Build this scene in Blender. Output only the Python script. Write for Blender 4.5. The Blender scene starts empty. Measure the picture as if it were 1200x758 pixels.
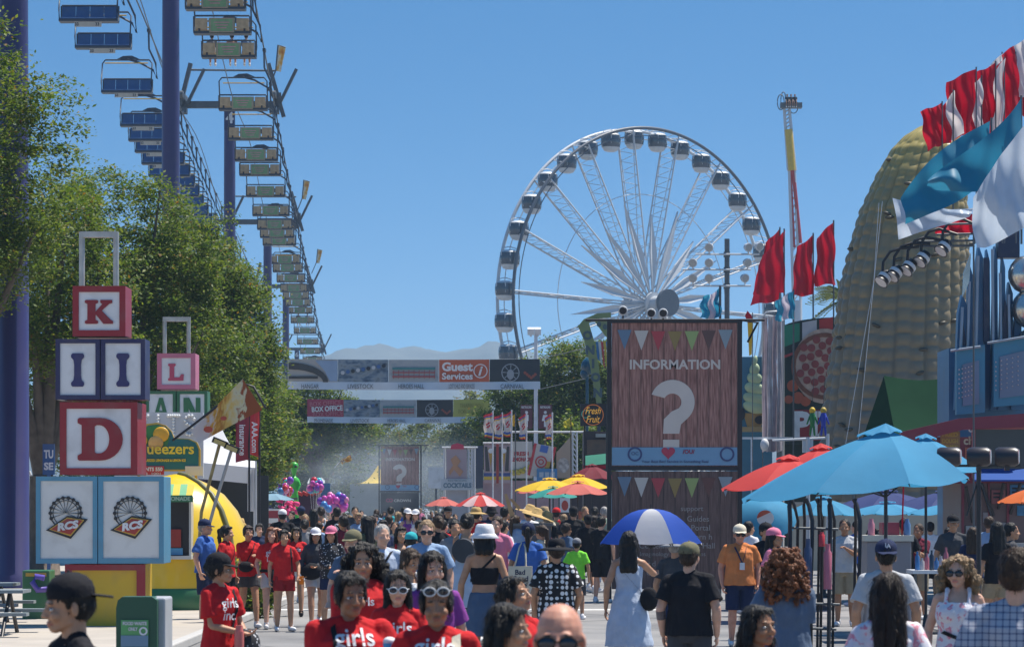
import bpy, math, random
from mathutils import Vector, Matrix, noise
from mathutils.bvhtree import BVHTree
R = math.radians; PI = math.pi
SC = bpy.context.scene; COL = SC.collection
# ---------------------------------------------------------------- camera, sky, sun, exposure
F = 3600.0; CH = 1.95; HOR = 593.0          # focal length in pixels of a 1200 wide picture, eye height, horizon row
cam = bpy.data.objects.new('camera', bpy.data.cameras.new('camera')); COL.objects.link(cam)
cam.location = (0, 0, CH); cam.rotation_euler = (R(90), 0, 0)
cam.data.sensor_width = 36; cam.data.lens = 36 * F / 1200; cam.data.shift_y = (HOR - 379) / 1200
cam.data.clip_start = 0.5; cam.data.clip_end = 12000
cam.data.dof.use_dof = True; cam.data.dof.focus_distance = 62; cam.data.dof.aperture_fstop = 8.5
SC.camera = cam
SUN_EL, SUN_AZ = 66.0, 60.0                  # azimuth measured from the view direction (+Y) towards +X
w = bpy.data.worlds.new('World'); SC.world = w; w.use_nodes = True
nt = w.node_tree; bg = nt.nodes['Background']
sky = nt.nodes.new('ShaderNodeTexSky'); sky.sky_type = 'NISHITA'; sky.sun_disc = False
sky.sun_elevation = R(SUN_EL); sky.sun_rotation = R(SUN_AZ)
sky.air_density = 1.0; sky.dust_density = 0.1; sky.ozone_density = 3.0; sky.altitude = 50
tcw = nt.nodes.new('ShaderNodeTexCoord'); mpw = nt.nodes.new('ShaderNodeMapping'); mpw.inputs['Scale'].default_value = (1, 1, 3.5); mpw.inputs['Location'].default_value = (0, 0, .0)
nt.links.new(tcw.outputs['Generated'], mpw.inputs[0]); nt.links.new(mpw.outputs[0], sky.inputs[0])
tnt = nt.nodes.new('ShaderNodeMix'); tnt.data_type = 'RGBA'; tnt.blend_type = 'MULTIPLY'; tnt.inputs[0].default_value = 1; tnt.inputs[7].default_value = (.95, .91, .89, 1)
nt.links.new(sky.outputs[0], tnt.inputs[6]); hsv = nt.nodes.new('ShaderNodeHueSaturation'); hsv.inputs['Saturation'].default_value = 1.40; hsv.inputs['Hue'].default_value = .492
nt.links.new(tnt.outputs[2], hsv.inputs['Color']); nt.links.new(hsv.outputs[0], bg.inputs[0]); bg.inputs[1].default_value = 0.102
sun = bpy.data.objects.new('sun', bpy.data.lights.new('sun', 'SUN')); COL.objects.link(sun)
sun.data.energy = 5.0; sun.data.angle = R(0.53); sun.data.color = (1.0, 0.935, 0.84)
sd = Vector((math.sin(R(SUN_AZ)) * math.cos(R(SUN_EL)), math.cos(R(SUN_AZ)) * math.cos(R(SUN_EL)), math.sin(R(SUN_EL))))
sun.rotation_euler = (-sd).to_track_quat('-Z', 'Y').to_euler(); sun.location = (60, 40, 90)
SC.view_settings.view_transform = 'Standard'; SC.view_settings.look = 'None'
SC.view_settings.exposure = 0.60; SC.view_settings.gamma = 1.0
try: SC.view_settings.use_curve_mapping = False
except Exception: pass
SC.render.engine = 'CYCLES'
cy = SC.cycles
cy.use_denoising = True; cy.max_bounces = 7; cy.diffuse_bounces = 3; cy.glossy_bounces = 2; cy.transmission_bounces = 3
cy.volume_bounces = 1; cy.transparent_max_bounces = 8; cy.caustics_reflective = False; cy.caustics_refractive = False
cy.volume_step_rate = 4.0; cy.volume_max_steps = 64
# ---------------------------------------------------------------- materials
MATS = {}
def lin(c):
    return tuple((x / 12.92 if x <= 0.04045 else ((x + 0.055) / 1.055) ** 2.4) for x in c)
def mat(name, col, rough=0.6, var=0.14, scale=3.0, metal=0.0, bump=0.0, bscale=30.0, trans=0.0, coat=0.0, spec=0.5, dirt=0.0, emit=0.0):
    """one procedural material: noise-varied base colour, optional bump, translucency, dirt blotches"""
    if name in MATS: return MATS[name]
    m = bpy.data.materials.new(name); MATS[name] = m; m.use_nodes = True
    n = m.node_tree; N = n.nodes; L = n.links; b = N['Principled BSDF']
    tc = N.new('ShaderNodeTexCoord')
    nz = N.new('ShaderNodeTexNoise'); nz.inputs['Scale'].default_value = scale; nz.inputs['Detail'].default_value = 5
    L.new(tc.outputs['Object'], nz.inputs['Vector'])
    mp = N.new('ShaderNodeMapRange'); mp.inputs[1].default_value = .25; mp.inputs[2].default_value = .75
    mp.inputs[3].default_value = 1 - var; mp.inputs[4].default_value = 1 + var
    L.new(nz.outputs[0], mp.inputs[0])
    mx = N.new('ShaderNodeVectorMath'); mx.operation = 'SCALE'; mx.inputs[0].default_value = col[:3]
    L.new(mp.outputs[0], mx.inputs['Scale']); out = mx.outputs[0]
    if dirt:
        n2 = N.new('ShaderNodeTexNoise'); n2.inputs['Scale'].default_value = scale * 1.7; n2.inputs['Detail'].default_value = 8
        L.new(tc.outputs['Object'], n2.inputs['Vector'])
        m2 = N.new('ShaderNodeMapRange'); m2.inputs[1].default_value = .50; m2.inputs[2].default_value = .80; m2.inputs[4].default_value = dirt
        L.new(n2.outputs[0], m2.inputs[0])
        mm = N.new('ShaderNodeMix'); mm.data_type = 'RGBA'; L.new(m2.outputs[0], mm.inputs[0])
        L.new(out, mm.inputs[6]); mm.inputs[7].default_value = (.16, .14, .12, 1); out = mm.outputs[2]
    L.new(out, b.inputs['Base Color'])
    b.inputs['Roughness'].default_value = rough; b.inputs['Metallic'].default_value = metal
    b.inputs['Coat Weight'].default_value = coat; b.inputs['Specular IOR Level'].default_value = spec
    if emit:
        b.inputs['Emission Color'].default_value = (*col[:3], 1); b.inputs['Emission Strength'].default_value = emit
    if bump:
        bz = N.new('ShaderNodeTexNoise'); bz.inputs['Scale'].default_value = bscale; bz.inputs['Detail'].default_value = 4
        L.new(tc.outputs['Object'], bz.inputs['Vector'])
        bp = N.new('ShaderNodeBump'); bp.inputs['Strength'].default_value = bump; bp.inputs['Distance'].default_value = .02
        L.new(bz.outputs[0], bp.inputs['Height']); L.new(bp.outputs[0], b.inputs['Normal'])
    if trans:
        t = N.new('ShaderNodeBsdfTranslucent'); L.new(out, t.inputs[0])
        ms = N.new('ShaderNodeMixShader'); ms.inputs[0].default_value = trans
        L.new(b.outputs[0], ms.inputs[1]); L.new(t.outputs[0], ms.inputs[2])
        L.new(ms.outputs[0], N['Material Output'].inputs[0])
    return m
def cloth(name, col, trans=0.0, var=.12): return mat('fabric ' + name, col, .85, var, 9, bump=.5, bscale=14, trans=trans, spec=.2)
def paint(name, col, rough=.4, dirt=.35): return mat('paint ' + name, col, rough, .06, 1.5, dirt=dirt, bump=.05)
def shader(name, build):
    """material whose base colour socket is built by build(nodes, links, texcoord)"""
    if name in MATS: return MATS[name]
    m = bpy.data.materials.new(name); MATS[name] = m; m.use_nodes = True
    N = m.node_tree.nodes; L = m.node_tree.links; b = N['Principled BSDF']; tc = N.new('ShaderNodeTexCoord')
    build(N, L, tc, b); return m
def ramp(N, fac, L, stops, interp='LINEAR'):
    r = N.new('ShaderNodeValToRGB'); r.color_ramp.interpolation = interp
    e = r.color_ramp.elements
    while len(e) < len(stops): e.new(.5)
    for i, (p, c) in enumerate(stops): e[i].position = p; e[i].color = (*c[:3], 1)
    L.new(fac, r.inputs[0]); return r.outputs[0]
# ---------------------------------------------------------------- mesh building
def wx(px, Y): return (px - 600) * Y / F
def wz(py, Y): return CH - (py - HOR) * Y / F
def P(px, py, Y): return Vector((wx(px, Y), Y, wz(py, Y)))
TMP = bpy.data.scenes.new('tmp')
def evaluated(o):
    TMP.collection.objects.link(o)
    with bpy.context.temp_override(scene=TMP, view_layer=TMP.view_layers[0]): dg = bpy.context.evaluated_depsgraph_get()
    dg.update()
    me = bpy.data.meshes.new_from_object(o.evaluated_get(dg), preserve_all_data_layers=False, depsgraph=dg)
    TMP.collection.objects.unlink(o)
    return me
ORG = {}
class MB:
    def __init__(s): s.v = []; s.f = []; s.m = []; s.cur = 0; s.smooth = False; s.s = []
    def add(s, vs, fs, smooth=None):
        b = len(s.v); s.v += [tuple(q) for q in vs]
        for f in fs: s.f.append([b + i for i in f]); s.m.append(s.cur); s.s.append(s.smooth if smooth is None else smooth)
        return s
    def box(s, c, d, rot=None):
        c = Vector(c); x, y, z = d[0] / 2, d[1] / 2, d[2] / 2
        vs = [Vector((i, j, k)) for i in (-x, x) for j in (-y, y) for k in (-z, z)]
        if rot is not None: vs = [rot @ q for q in vs]
        return s.add([c + q for q in vs], [(0, 1, 3, 2), (4, 6, 7, 5), (0, 4, 5, 1), (2, 3, 7, 6), (0, 2, 6, 4), (1, 5, 7, 3)], False)
    def pbox(s, x0, y0, x1, y1, Y, d=.05, dy=0):
        """box whose front face fills the picture rectangle when seen at depth Y"""
        a = P(x0, y0, Y); b = P(x1, y1, Y)
        return s.box(((a.x + b.x) / 2, Y + dy + d / 2, (a.z + b.z) / 2), (abs(b.x - a.x), d, abs(b.z - a.z)))
    def cyl(s, p0, p1, r0, r1=None, n=10, caps=True):
        p0 = Vector(p0); p1 = Vector(p1); r1 = r0 if r1 is None else r1
        q = (p1 - p0).to_track_quat('Z', 'Y'); vs = []
        for p, r in ((p0, r0), (p1, r1)):
            for i in range(n):
                a = 2 * PI * i / n; vs.append(p + q @ Vector((r * math.cos(a), r * math.sin(a), 0)))
        fs = [(i, (i + 1) % n, n + (i + 1) % n, n + i) for i in range(n)]
        s.add(vs, fs, n > 5)
        if caps: s.add(vs[:n], [tuple(reversed(range(n)))], False); s.add(vs[n:], [tuple(range(n))], False)
        return s
    def tube(s, pts, r, n=8):
        pts = [Vector(p) for p in pts]; rr = r if isinstance(r, (list, tuple)) else [r] * len(pts)
        vs = []; up = Vector((0, 0, 1))
        for i, p in enumerate(pts):
            d = (pts[min(i + 1, len(pts) - 1)] - pts[max(i - 1, 0)]).normalized()
            u = d.cross(up)
            if u.length < 1e-3: u = d.cross(Vector((1, 0, 0)))
            u.normalize(); t = u.cross(d)
            for k in range(n):
                a = 2 * PI * k / n; vs.append(p + rr[i] * (u * math.cos(a) + t * math.sin(a)))
        fs = [(i * n + k, i * n + (k + 1) % n, (i + 1) * n + (k + 1) % n, (i + 1) * n + k) for i in range(len(pts) - 1) for k in range(n)]
        s.add(vs, fs, True); s.add(vs[:n], [tuple(range(n))], False); s.add(vs[-n:], [tuple(range(n))], False)
        return s
    def ell(s, c, r, rot=None, nu=14, nv=9):
        c = Vector(c); r = Vector((r, r, r)) if not hasattr(r, '__len__') else Vector(r); vs = []
        for j in range(1, nv):
            t = PI * j / nv
            for i in range(nu):
                a = 2 * PI * i / nu; q = Vector((r.x * math.sin(t) * math.cos(a), r.y * math.sin(t) * math.sin(a), r.z * math.cos(t)))
                vs.append(c + (rot @ q if rot is not None else q))
        fs = [(j * nu + i, j * nu + (i + 1) % nu, (j + 1) * nu + (i + 1) % nu, (j + 1) * nu + i) for j in range(nv - 2) for i in range(nu)]
        t0 = Vector((0, 0, r.z)); t1 = -t0
        if rot is not None: t0 = rot @ t0; t1 = rot @ t1
        b = len(vs); vs += [c + t0, c + t1]
        fs += [(b, (i + 1) % nu, i) for i in range(nu)] + [(b + 1, (nv - 2) * nu + i, (nv - 2) * nu + (i + 1) % nu) for i in range(nu)]
        return s.add(vs, fs, True)
    def cap(s, p0, p1, r0, r1, n=12):
        p0 = Vector(p0); p1 = Vector(p1); ax = p1 - p0
        q = ax.to_track_quat('Z', 'Y') if ax.length > 1e-6 else Matrix.Identity(3).to_quaternion(); L = ax.length
        prof = [(-r0 * math.cos(t), r0 * math.sin(t)) for t in (0.25, .8, PI / 2)] + [(L + r1 * math.cos(t), r1 * math.sin(t)) for t in (PI / 2, .8, .25)]
        return s.lathe(prof, p0, q, n)
    def lathe(s, prof, o=(0, 0, 0), q=None, n=16, caps=True, sx=1, sy=1):
        """prof: list of (z, radius)"""
        o = Vector(o); vs = []
        for z, r in prof:
            for i in range(n):
                a = 2 * PI * i / n; p = Vector((sx * r * math.cos(a), sy * r * math.sin(a), z)); vs.append(o + (q @ p if q is not None else p))
        m = len(prof)
        s.add(vs, [(j * n + i, j * n + (i + 1) % n, (j + 1) * n + (i + 1) % n, (j + 1) * n + i) for j in range(m - 1) for i in range(n)], True)
        if caps: s.add(vs[:n], [tuple(reversed(range(n)))], False); s.add(vs[-n:], [tuple(range(n))], False)
        return s
    def loft(s, secs, n=20, caps=True):
        """secs: (cx, cy, z, rx, ry)"""
        vs = []
        for cx, cy_, z, rx, ry in secs:
            for i in range(n):
                a = 2 * PI * i / n; vs.append((cx + rx * math.cos(a), cy_ + ry * math.sin(a), z))
        m = len(secs)
        s.add(vs, [(j * n + i, j * n + (i + 1) % n, (j + 1) * n + (i + 1) % n, (j + 1) * n + i) for j in range(m - 1) for i in range(n)], True)
        if caps: s.add(vs[:n], [tuple(reversed(range(n)))], True); s.add(vs[-n:], [tuple(range(n))], True)
        return s
    def poly(s, pts, Y, d=.03, dy=0):
        """outline in picture coordinates, at depth Y, extruded away from the viewer by d"""
        a = [P(x, y, Y) for x, y in pts]; return s.prism([(p.x, p.z) for p in a], Y + dy, d)
    def prism(s, xz, y, d):
        n = len(xz); ar = sum(xz[i][0] * xz[(i + 1) % n][1] - xz[(i + 1) % n][0] * xz[i][1] for i in range(n))
        if ar < 0: xz = xz[::-1]
        vs = [(x, y, z) for x, z in xz] + [(x, y + d, z) for x, z in xz]
        return s.add(vs, [tuple(range(n)), tuple(reversed(range(n, 2 * n)))] + [(i, n + i, n + (i + 1) % n, (i + 1) % n) for i in range(n)], False)
    def sheet(s, fn, nu=12, nv=12):
        vs = [fn(i / nu, j / nv) for j in range(nv + 1) for i in range(nu + 1)]
        return s.add(vs, [(j * (nu + 1) + i, j * (nu + 1) + i + 1, (j + 1) * (nu + 1) + i + 1, (j + 1) * (nu + 1) + i) for j in range(nv) for i in range(nu)], True)
    def text(s, t, x, y, Y, h=None, w=None, d=.012, dy=-.012, bold=0.0, track=1.0, up=False, lines=1.0, slant=0, rot=0, sub=0):
        """lettering centred on picture point (x, y) at depth Y; h, w in picture pixels"""
        me, bb = glyphs(t, bold, track, lines, slant)
        W_ = bb[2] - bb[0]; H_ = bb[3] - bb[1]; k = Y / F
        sx = w * k / W_ if w else None; sz = h * k / H_ if h else None
        sx = sx or sz; sz = sz or sx
        c = P(x, y, Y); cx = (bb[0] + bb[2]) / 2; cz = (bb[1] + bb[3]) / 2
        vs = []
        for layer in (0, d):
            for a, b in me[0]:
                u = (a - cx) * sx; v = (b - cz) * sz
                if rot: u, v = u * math.cos(rot) - v * math.sin(rot), u * math.sin(rot) + v * math.cos(rot)
                vs.append((c.x + u, Y + dy + layer, c.z + v))
        n = len(me[0])
        fs = [tuple(f) for f in me[1]] + [tuple(n + i for i in reversed(f)) for f in me[1]] + [(a, b, n + b, n + a) for a, b in me[2]]
        return s.add(vs, fs, False)
    def disc(s, x, y, r, Y, d=.012, dy=-.012, n=20, ry=None):
        return s.poly([(x + r * math.cos(2 * PI * i / n), y + (ry or r) * math.sin(2 * PI * i / n)) for i in range(n)], Y, d, dy)
    def ring(s, x, y, r0, r1, Y, d=.012, dy=-.012, n=24):
        vs = []
        for i in range(n):
            a = 2 * PI * i / n
            for r in (r0, r1):
                p = P(x + r * math.cos(a), y + r * math.sin(a), Y)
                vs += [(p.x, Y + dy, p.z), (p.x, Y + dy + d, p.z)]
        fs = []
        for i in range(n):
            a = 4 * i; b = 4 * ((i + 1) % n); fs += [(a, b, b + 2, a + 2), (a + 2, b + 2, b + 3, a + 3), (a + 3, b + 3, b + 1, a + 1), (a + 1, b + 1, b, a)]
        return s.add(vs, fs, False)
    def mesh(s, name, mats, off=None, bevel=0):
        me = bpy.data.meshes.new(name)
        vs = s.v if off is None else [(x - off[0], y - off[1], z - off[2]) for x, y, z in s.v]
        me.from_pydata(vs, [], s.f)
        for m_ in (mats if isinstance(mats, (list, tuple)) else [mats]): me.materials.append(m_)
        me.polygons.foreach_set('material_index', s.m); me.polygons.foreach_set('use_smooth', s.s)
        me.update(); return me
    def build(s, name, mats, parent=None, bevel=0):
        root = parent
        while root is not None and root.parent is not None: root = root.parent
        off = ORG.get(root.name) if root is not None else None
        o = bpy.data.objects.new(name, s.mesh(name, mats, off)); COL.objects.link(o)
        if parent is not None: o.parent = parent
        if bevel:
            b = o.modifiers.new('b', 'BEVEL'); b.width = bevel; b.segments = 2; b.limit_method = 'ANGLE'; b.angle_limit = R(50)
        return o
GL = {}
def glyphs(t, bold=0, track=1, lines=1, slant=0):
    key = (t, bold, track, lines, slant)
    if key in GL: return GL[key]
    c = bpy.data.curves.new('g', 'FONT'); c.body = t; c.align_x = 'CENTER'; c.offset = bold; c.space_character = track
    c.space_line = lines; c.resolution_u = 3; c.shear = slant
    o = bpy.data.objects.new('g', c); me = evaluated(o)
    V = [(v.co.x, v.co.y) for v in me.vertices]; Fc = [tuple(p.vertices) for p in me.polygons]
    cnt = {}
    for f in Fc:
        for i in range(len(f)):
            a, b = f[i], f[(i + 1) % len(f)]; cnt[(a, b)] = 1
    E = [(b, a) for (a, b) in cnt if (b, a) not in cnt]
    bb = (min(v[0] for v in V), min(v[1] for v in V), max(v[0] for v in V), max(v[1] for v in V))
    bpy.data.objects.remove(o); bpy.data.curves.remove(c); bpy.data.meshes.remove(me)
    GL[key] = ((V, Fc, E), bb); return GL[key]
def thing(name, label, cat, loc, group=None, rz=0, sc=1):
    o = bpy.data.objects.new(name, None); COL.objects.link(o); o.empty_display_size = .2
    o.location = loc; o.rotation_euler.z = rz; o.scale = (sc, sc, sc)
    o['label'] = label; o['category'] = cat
    if group: o['group'] = group
    ORG[o.name] = Vector(loc); return o
def tag(o, label, cat, group=None):
    o['label'] = label; o['category'] = cat
    if group: o['group'] = group
    return o
def struct(o, kind='structure'): o['kind'] = kind; return o
def recentre(o):
    """put a one-mesh thing's origin at its base"""
    me = o.data; n = len(me.vertices)
    xs = [v.co for v in me.vertices]
    c = Vector(((min(v.x for v in xs) + max(v.x for v in xs)) / 2, (min(v.y for v in xs) + max(v.y for v in xs)) / 2, min(v.z for v in xs)))
    me.transform(Matrix.Translation(-c)); o.location = c; return o
def dup(root, loc, label, rz=None, sc=None):
    r = root.copy(); COL.objects.link(r); r.location = loc; r['label'] = label
    if rz is not None: r.rotation_euler.z = rz
    if sc is not None: r.scale = (sc, sc, sc) if not hasattr(sc, '__len__') else sc
    def rec(a, b):
        for ch in list(a.children):
            c = ch.copy(); COL.objects.link(c); c.parent = b; rec(ch, c)
    rec(root, r); return r
rnd = random.Random(7)
# ---------------------------------------------------------------- people
def remesh(mb, voxel, smooth=4, disp=0.0, dscale=.09, smf=.5):
    me = mb.mesh('t', []); o = bpy.data.objects.new('t', me)
    m = o.modifiers.new('r', 'REMESH'); m.mode = 'VOXEL'; m.voxel_size = voxel; m.use_smooth_shade = True
    if smooth:
        m = o.modifiers.new('s', 'SMOOTH'); m.factor = smf; m.iterations = smooth
    out = evaluated(o); bpy.data.objects.remove(o); bpy.data.meshes.remove(me)
    if disp:
        off = Vector((rnd.uniform(0, 50), rnd.uniform(0, 50), rnd.uniform(0, 50))); nn = [v.normal.copy() for v in out.vertices]
        for v, nr in zip(out.vertices, nn):
            q = Vector((v.co.x / dscale, v.co.y / dscale, v.co.z / (dscale * 1.9))) + off
            v.co += nr * disp * (noise.noise(q) + .5 * noise.noise(q * 2.3))
    for p in out.polygons: p.use_smooth = True
    return out
SKINS = {'fair': (.62, .36, .25), 'tan': (.48, .26, .155), 'brown': (.34, .17, .095), 'dark': (.16, .085, .055), 'red': (.58, .28, .19)}
def skin_mat(k):
    m = mat('skin ' + k, SKINS[k], .5, .16, 14, bump=.12, bscale=90, spec=.4); b = m.node_tree.nodes['Principled BSDF']
    b.inputs['Subsurface Weight'].default_value = .18; b.inputs['Subsurface Radius'].default_value = (1, .35, .2); b.inputs['Subsurface Scale'].default_value = .012
    return m
def strands(info_mbc, hair_o, H, n, ln, curl, m_):
    me = hair_o.data; nv = len(me.vertices); s = MB(); c0 = H(0, .02, 1.60)
    for i in range(n):
        v = me.vertices[rnd.randrange(nv)]; p = v.co.copy(); nr = v.normal
        if nr.y < -.55 and p.z < c0.z + .03 and abs(p.x) < .06: continue
        d = (Vector((0, 0, -1)) - nr * nr.z * -1).normalized() if abs(nr.z) < .9 else Vector((nr.x, nr.y + .3, -.2)).normalized()
        j = Vector((rnd.gauss(0, 1), rnd.gauss(0, 1), rnd.gauss(0, .6))) * curl; L = ln * rnd.uniform(.5, 1.3); w_ = d.cross(nr).normalized() * .0016
        q = [p - nr * .004, p + nr * .004 * rnd.uniform(.5, 2) + d * L * .5 + j * .5, p + nr * .006 * rnd.uniform(-1, 2.2) + d * L + j]
        s.add([q[0] - w_, q[0] + w_, q[1] + w_, q[1] - w_, q[2]], [(0, 1, 2, 3), (3, 2, 4)], True)
    return info_mbc('strands', s, m_, hair_o)
HAIRC = {'black': (.012, .010, .009), 'brown': (.045, .025, .014), 'auburn': (.16, .055, .02), 'grey': (.34, .32, .30), 'blond': (.26, .17, .09), 'dkbrown': (.025, .015, .01)}
def hair_mat(k):
    nm = 'hair ' + k
    if nm in MATS: return MATS[nm]
    m = mat(nm, HAIRC[k], .5, .5, 22, bump=.7, bscale=70, spec=.3)
    for n in m.node_tree.nodes:
        if n.type == 'TEX_NOISE':
            mp = m.node_tree.nodes.new('ShaderNodeMapping'); mp.inputs['Scale'].default_value = (1, 1, .22)
            src = n.inputs['Vector'].links[0].from_socket; m.node_tree.links.new(src, mp.inputs[0]); m.node_tree.links.new(mp.outputs[0], n.inputs['Vector'])
    return m
def ik(S, W_, L1, L2, pole):
    d = W_ - S; L = min(d.length, (L1 + L2) * .995); u = d.normalized()
    a = (L1 * L1 - L2 * L2 + L * L) / (2 * L); h = math.sqrt(max(L1 * L1 - a * a, 0))
    p = (pole - u * pole.dot(u)); p.normalize()
    return S + u * a + p * h, S + u * L
ARMS = {'down': (.25, -.02, .87), 'low': (.22, -.14, .93), 'front': (.07, -.27, 1.10), 'belly': (-.02, -.22, 1.04), 'up': (.12, -.20, 1.50),
        'phone': (.05, -.33, 1.24), 'head': (.13, -.10, 1.66), 'out': (.34, -.12, 1.02), 'hip': (.17, -.07, 1.0), 'chest': (.06, -.24, 1.20), 'lap': (.10, -.36, .88), 'back': (.24, .16, .90)}
def person(loc, yaw, h, label, skin='tan', top=('tee', 'red'), bottom=('shorts', 'denim'), hair=('short', 'black'), hat=None, arms=('down', 'down'),
           legs='stand', w=1.0, fem=False, head=(0, 0), vox=.011, glasses=None, shoes='white', grp=None, extras=None, bag=None, detail=None):
    near = vox < .008
    root = thing('person', label, 'person', loc, grp, yaw, h / 1.70)
    ORG[root.name] = Vector((0, 0, 0))
    wm = w * (.93 if fem else 1.0); sh = .162 * (.90 if fem else 1.05) * (w ** .5)
    B = MB()
    HR = Matrix.Translation((0, .012, 1.475)) @ Matrix.Rotation(R(head[0]), 4, 'Z') @ Matrix.Rotation(R(head[1]), 4, 'X') @ Matrix.Translation((0, -.012, -1.475))
    hr3 = HR.to_3x3(); KH = 1.09; H = lambda x, y, z: HR @ Vector((x * KH, y * KH, 1.457 + (z - 1.475) * KH)); hr3s = hr3; hr3 = hr3 @ Matrix.Scale(KH, 3)
    # head
    hm = MB()
    hm.ell(H(0, .014, 1.612), (.074, .093, .086), hr3); hm.ell(H(0, -.018, 1.556), (.058, .070, .078), hr3)
    hm.ell(H(0, -.058, 1.500), (.030, .028, .022), hr3); hm.cap(H(-.040, -.004, 1.520), H(-.018, -.058, 1.499), .017, .016); hm.cap(H(.040, -.004, 1.520), H(.018, -.058, 1.499), .017, .016)
    hm.cap(H(0, -.083, 1.592), H(0, -.103, 1.553), .008, .0125); hm.ell(H(-.011, -.095, 1.549), .009, hr3); hm.ell(H(.011, -.095, 1.549), .009, hr3)
    hm.cap(H(-.038, -.074, 1.602), H(.038, -.074, 1.602), .011, .011)
    for sx in (-1, 1):
        hm.ell(H(sx * .036, -.060, 1.550), (.024, .026, .024), hr3)
        hm.ell(H(sx * .076, .012, 1.570), (.009, .019, .031), hr3 @ Matrix.Rotation(R(sx * 20), 3, 'Z'))
    hm.ell(H(0, -.084, 1.5235), (.024, .0105, .0065), hr3); hm.ell(H(0, -.082, 1.513), (.021, .0105, .0065), hr3)
    B.v += hm.v; B.f += hm.f; B.m += hm.m; B.s += hm.s
    B.cap((0, .022, 1.36), H(0, .022, 1.53), .062 if not fem else .052, .052 if not fem else .045)
    # torso
    def torso(T, g=0.0):
        T.loft([(0, .005, .86, .11 * wm + g, .08 * wm + g), (0, .008, .92, .165 * wm * (1.04 if fem else .97) + g, .108 * wm + g), (0, .006, 1.02, .148 * wm + g, .10 * wm + g), (0, .0, 1.11, (.126 if fem else .14) * wm + g, .094 * wm + g),
                (0, -.004, 1.22, .150 * wm + g, .108 * wm + g), (0, 0, 1.32, .152 * wm + g, .098 * wm + g), (0, .01, 1.375, .115 * wm + g, .078 + g), (0, .018, 1.42, .065 + g, .055 + g), (0, .02, 1.45, .050 + g * .6, .048 + g * .6)])
        for sx in (-1, 1): T.cap((sx * .03, .02, 1.405), (sx * (sh - .01), .012, 1.362), .045 + g, .042 + g)
        if fem:
            for sx in (-1, 1): T.ell((sx * .07, -.070 * wm, 1.235), (.058 + g, .048 + g, .056 + g))
    torso(B)
    # arms
    sides = {}
    for sx, a in ((-1, arms[0]), (1, arms[1])):
        tgt = ARMS[a] if isinstance(a, str) else a
        S = Vector((sx * sh, .01, 1.362)); W_ = Vector((sx * tgt[0], tgt[1], tgt[2]))
        E, W_ = ik(S, W_, .275, .245, Vector((sx * .55, .6, -.6)))
        k = w ** .6 * (.88 if fem else 1)
        B.cap(S, E, .050 * k, .040 * k); B.cap(E, E.lerp(W_, .4), .040 * k, .041 * k); B.cap(E.lerp(W_, .35), W_, .040 * k, .026 * k)
        u = (W_ - E).normalized(); side = u.cross(Vector((0, 0, 1)))
        if side.length < .5: side = Vector((0, 1, 0)) - u * u.y
        side.normalize(); nrm = u.cross(side)
        if nrm.dot(Vector((-sx, -.2, 0))) < 0: nrm = -nrm
        pal = W_ + u * .055
        rot = Matrix((side, u, nrm)).transposed()
        B.ell(pal, (.040, .052, .0165), rot)
        for fi, (of, ln) in enumerate(((-.030, .070), (-.010, .080), (.010, .076), (.030, .060))):
            b0 = W_ + u * .085 + side * of; b1 = b0 + (u * .80 + nrm * .45).normalized() * ln * .52 + side * of * .1; b2 = b1 + (u * .35 + nrm * .9).normalized() * ln * .48
            B.cap(b0, b1, .0088, .0080, 8); B.cap(b1, b2, .0080, .0068, 8)
        t0 = W_ + u * .03 + side * -.030; t1 = t0 + (u * .6 - side * .7 + nrm * .3).normalized() * .045; t2 = t1 + (u * .8 + nrm * .5).normalized() * .035
        B.cap(t0, t1, .012, .0098, 8); B.cap(t1, t2, .0098, .008, 8)
        sides[sx] = (S, E, W_, u, nrm, pal)
    # legs
    lg = {}
    for sx in (-1, 1):
        hp = Vector((sx * .088 * wm, .005, .90)); fwd = 0
        if legs == 'sit': kn = Vector((sx * .11, -.42, .86)); an = Vector((sx * .11, -.40, .46)); toe = an + Vector((0, -.13, -.05)); hp.z = .90
        elif legs == 'walk': 
            d = 1 if sx > 0 else -1
            kn = Vector((sx * .095, -.13 if d > 0 else -.04, .49)); an = Vector((sx * .095, -.21 if d > 0 else .26, .085 if d > 0 else .17)); toe = an + Vector((sx * .01, -.15, -.035 if d > 0 else -.11))
        elif legs == 'walk2':
            d = 1 if sx < 0 else -1
            kn = Vector((sx * .095, -.13 if d > 0 else -.04, .49)); an = Vector((sx * .095, -.21 if d > 0 else .26, .085 if d > 0 else .17)); toe = an + Vector((sx * .01, -.15, -.035 if d > 0 else -.11))
        else: kn = Vector((sx * .105, -.012, .49)); an = Vector((sx * .115, .02, .085)); toe = an + Vector((sx * .03, -.155, -.045))
        k = w ** .7
        B.cap(hp, kn, .088 * k * (1.03 if fem else 1), .056 * k); B.cap(kn, kn.lerp(an, .35), .055 * k, .057 * k); B.cap(kn.lerp(an, .3), an, .056 * k, .036)
        B.cap(an + Vector((0, .03, -.04)), toe, .036, .028); lg[sx] = (hp, kn, an, toe)
    if not fem: pass
    bm_ = remesh(B, vox, 3 if near else 2); bm_.name = 'body'
    bm_.materials.append(skin_mat(skin)); bm_.materials.append(mat('lips ' + skin, tuple(c * k for c, k in zip(SKINS[skin], (.85, .55, .6))), .4, .05))
    bm_.materials.append(mat('brow', (.03, .02, .015), .8))
    iHR = Matrix.Translation((0, 0, 1.475)) @ Matrix.Scale(1 / KH, 4) @ Matrix.Translation((0, 0, -1.457)) @ HR.inverted()
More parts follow.
